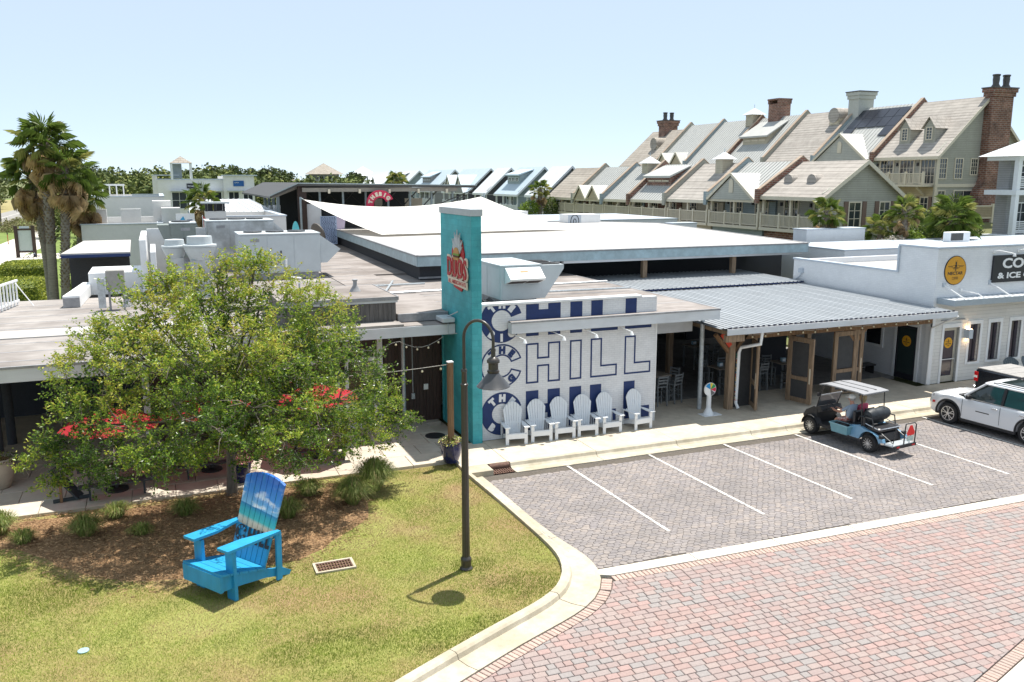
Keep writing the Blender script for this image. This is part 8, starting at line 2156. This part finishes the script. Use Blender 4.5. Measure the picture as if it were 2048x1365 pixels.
bush("clipped_hedge", "clipped block hedge with sunlit flat top left of the palm trunks", "hedge", (-10.4, 82, .85), (1.75, 2.2, 1.0), 9000, .075, m_hedge, "clipped hedges", True)
bush("clipped_hedge", "lower clipped hedge behind the left roof's edge, in front of the block hedge", "hedge", (-10.2, 68, .9), (2.6, 2.6, .9), 9000, .07, m_hedge, "clipped hedges", True)
bush("shrub", "dark shrub at the foot of the palm trunks", "shrub", (-5.6, 70, .8), (.9, .9, .9), 1200, .08, m_bush)
bush("shrub", "dark green shrub between the palms and the white shop", "shrub", (-5.6, 84, 2.2), (1.6, 1.4, 2.4), 3000, .10, m_bush)
bush("dune_grass_mound", "olive grass mound on the verge by the road sign", "shrub", (-21.5, 168, .2), (4.5, 6, 2.2), 4000, .16, bush_mats("dune_leaf", (.13, .12, .05), (.20, .19, .08), (.28, .25, .12)))
bush("shrub", "bright lime shrub in front of the big sabal palm", "shrub", (44.6, 42.0, 4.6), (1.7, 1.2, .9), 4000, .085, m_bushb, "shrubs before the terraces")
bush("shrub", "large green shrub mass beside the white porch house", "shrub", (52.5, 46.0, 4.9), (3.2, 2.0, 1.9), 9000, .10, m_bush, "shrubs before the terraces")
bush("shrub", "upper green shrub under the tan picket fence", "shrub", (58.5, 51.0, 5.0), (3.0, 2.0, 1.3), 5000, .10, m_bush, "shrubs before the terraces")
bush("shrub", "pale flowering shrub under the pair of sabal palms", "shrub", (42.6, 41.0, 4.6), (1.2, .8, .65), 2000, .06, bush_mats("pale_flower", (.08, .10, .04), (.35, .30, .25), (.55, .50, .42)), "shrubs before the terraces")
bush("shrub", "yellow green shrub at the foot of the far sabal palm, left side", "shrub", (41.2, 95, 5.2), (1.4, 1, 1.0), 1500, .10, m_bushb, "shrubs before the terraces")
bush("shrub", "green shrub at the foot of the far sabal palm, right side", "shrub", (44.0, 95, 5.3), (1.2, 1, 1.3), 1500, .10, m_bush, "shrubs before the terraces")

# ornamental grass clumps in the mulch
m_og = [M("fountain_grass", (.20, .27, .06), rough=.6, var=.2, translucent=.4), M("fountain_grass_pale", (.36, .39, .12), rough=.6, var=.2, translucent=.4), M("fountain_grass_straw", (.34, .27, .12), rough=.7, var=.2, translucent=.2)]
def clump(label, x, y, R, Hh, n):
    mb = MB()
    for _ in range(n):
        a = rt.uniform(0, 2*pi); e = rt.random()**.7*R; h = Hh*rt.uniform(.55, 1.0)*(1-.25*(e/R)); d = Vector((cos(a), sin(a), 0)); s_ = Vector((-d.y, d.x, 0))*rt.uniform(.004, .008)
        o = Vector((x, y, .08)) + d*rt.uniform(0, .14)
        P = [o, o + d*e*.30 + Vector((0, 0, h*.62)), o + d*e*.68 + Vector((0, 0, h*.98)), o + d*e*1.05 + Vector((0, 0, h*.74))]
        mb.cur = 0 if rt.random() < .52 else 1 if rt.random() < .72 else 2
        mb.add([P[0]-s_, P[0]+s_, P[1]+s_, P[1]-s_, P[2]+s_*.7, P[2]-s_*.7, P[3]], [(0, 1, 2, 3), (3, 2, 4, 5), (5, 4, 6)])
    t = thing("fountain_grass", label, "ornamental grass", (x, y, .08), "fountain grass clumps in the mulch bed")
    part("blades", mb, m_og, t, kind='stuff', fix=False)
for x, y, R, h, n, lab in ((5.15, 22.75, .72, 1.05, 2200, "tallest sunlit fountain grass clump at the bed's right end"), (4.35, 21.95, .66, .85, 1900, "sunlit fountain grass clump in front of the tallest one"), (3.35, 23.0, .52, .55, 900, "low fountain grass clump left of the sunlit pair, by the patio edge"),
    (2.6, 21.6, .5, .62, 800, "shaded fountain grass clump right behind the giant chair's back"), (.15, 22.8, .5, .5, 700, "shaded fountain grass clump left of the tree trunk"), (-1.5, 23.3, .42, .48, 600, "small shaded fountain grass clump near the patio edge"),
    (-2.15, 22.3, .55, .65, 900, "large shaded fountain grass clump in the middle left of the bed"), (-.9, 21.9, .35, .35, 400, "smallest fountain grass clump between two larger shaded ones"), (-4.1, 23.2, .5, .7, 900, "fountain grass clump cut by the photo's left edge"), (-3.5, 22.4, .38, .42, 500, "short dry fountain grass tuft at the bed's left front")):
    clump(lab, x, y, R, h, n)

# ------------------------------------------------------------------ woods on the left horizon
m_wood = [M("woodland_dark", (.07, .095, .03), rough=.9, var=.25, scale=.3), M("woodland_mid", (.125, .155, .042), rough=.9, var=.25, scale=.3), M("woodland_light", (.20, .215, .06), rough=.9, var=.25, scale=.3)]
wd = MB(); rw = random.Random(77)
def crown(mb, c_, r, n, s):
    for _ in range(n):
        d = V3(rw); k = rw.uniform(.55, 1.08) + .2*mnoise.noise(d*2 + Vector(c_)*.1); p = Vector((c_[0]+d.x*r[0]*k, c_[1]+d.y*r[1]*k, c_[2]+d.z*r[2]*k))
        t_ = rw.gauss(0, .5) + mnoise.noise(p*.35)*.8; mb.cur = 0 if t_ < -.2 else 1 if t_ < .45 else 2
        leaf(mb, p, s*rw.uniform(.6, 1.3), rw, asp=.6)
for k in range(460):
    y = rw.uniform(140, 330); px = rw.uniform(-60, 735)
    cF = y/ (cos(radians(22.26)) - (px-1024)/1720*sin(radians(22.26))) ; x = cF*(sin(radians(22.26)) + (px-1024)/1720*cos(radians(22.26)))
    if px < 115 and x > -43: continue
    if -43 < x < -24: continue
    if y < 165 and px > 150: y = 165 + rw.uniform(0, 60); cF = y/(cos(radians(22.26)) - (px-1024)/1720*sin(radians(22.26))); x = cF*(sin(radians(22.26)) + (px-1024)/1720*cos(radians(22.26)))
    h = rw.uniform(7.4, 10.8) + (1.0 if px < 60 else 0) - (1.5 if px > 560 else 0); r = rw.uniform(3.2, 5.2)
    crown(wd, (x, y, h*.55), (r, r, h*.47), 300, .46)
part("woodland", wd, m_wood, kind='stuff', fix=False)
m_pinel = [M("pine_needle_dark", (.045, .065, .03), rough=.9, var=.2), M("pine_needle_mid", (.08, .10, .04), rough=.9, var=.2), M("pine_needle_light", (.12, .14, .05), rough=.9, var=.2)]
for px, y, ht, r, lab in ((165, 190, 13.2, 4.5, "tall pine rising just right of the palm group"), (195, 200, 11.6, 3.5, "second pine right of the palm group, slightly lower"), (290, 230, 11.0, 2.6, "small round pine between palms and lookout roof"), (392, 230, 11.6, 3.2, "flat topped pine right of the lookout roof"), (437, 225, 12.4, 3.6, "wide flat topped pine above the far white shop"), (472, 228, 12.6, 3.4, "tallest flat topped pine above the shop's blue sign"), (506, 235, 12.0, 3.4, "pine standing right of the tallest flat topped one"), (548, 215, 12.2, 3.0, "spiky evergreen above the woods right of the shop"), (580, 225, 11.6, 2.6, "thin crowned pine beside the spiky evergreen"), (716, 240, 11.2, 3.2, "dark pine beside the distant gabled house"), (8, 190, 11.4, 4.0, "dark pine at the photo's left edge")):
    cF = y/(cos(radians(22.26)) - (px-1024)/1720*sin(radians(22.26))); x = cF*(sin(radians(22.26)) + (px-1024)/1720*cos(radians(22.26)))
    t = thing("pine_tree", lab, "tree", (x, y, 0), "pines over the woods")
    part("trunk", MB().tube([(x, y, 0), (x+.3, y, ht*.5), (x, y, ht*.92)], [.3, .22, .08], 7), m_bark, t)
    mb = MB()
    for q in range(9):
        a = rw.uniform(0, 2*pi); rr = r*sqrt(rw.random())*.75; crown(mb, (x+rr*cos(a), y+rr*sin(a), ht - 1.2 - rw.random()*1.6 - rr*.15), (r*.42, r*.42, .7), 90, .30)
    part("crown", mb, m_pinel, t, kind='stuff', fix=False)
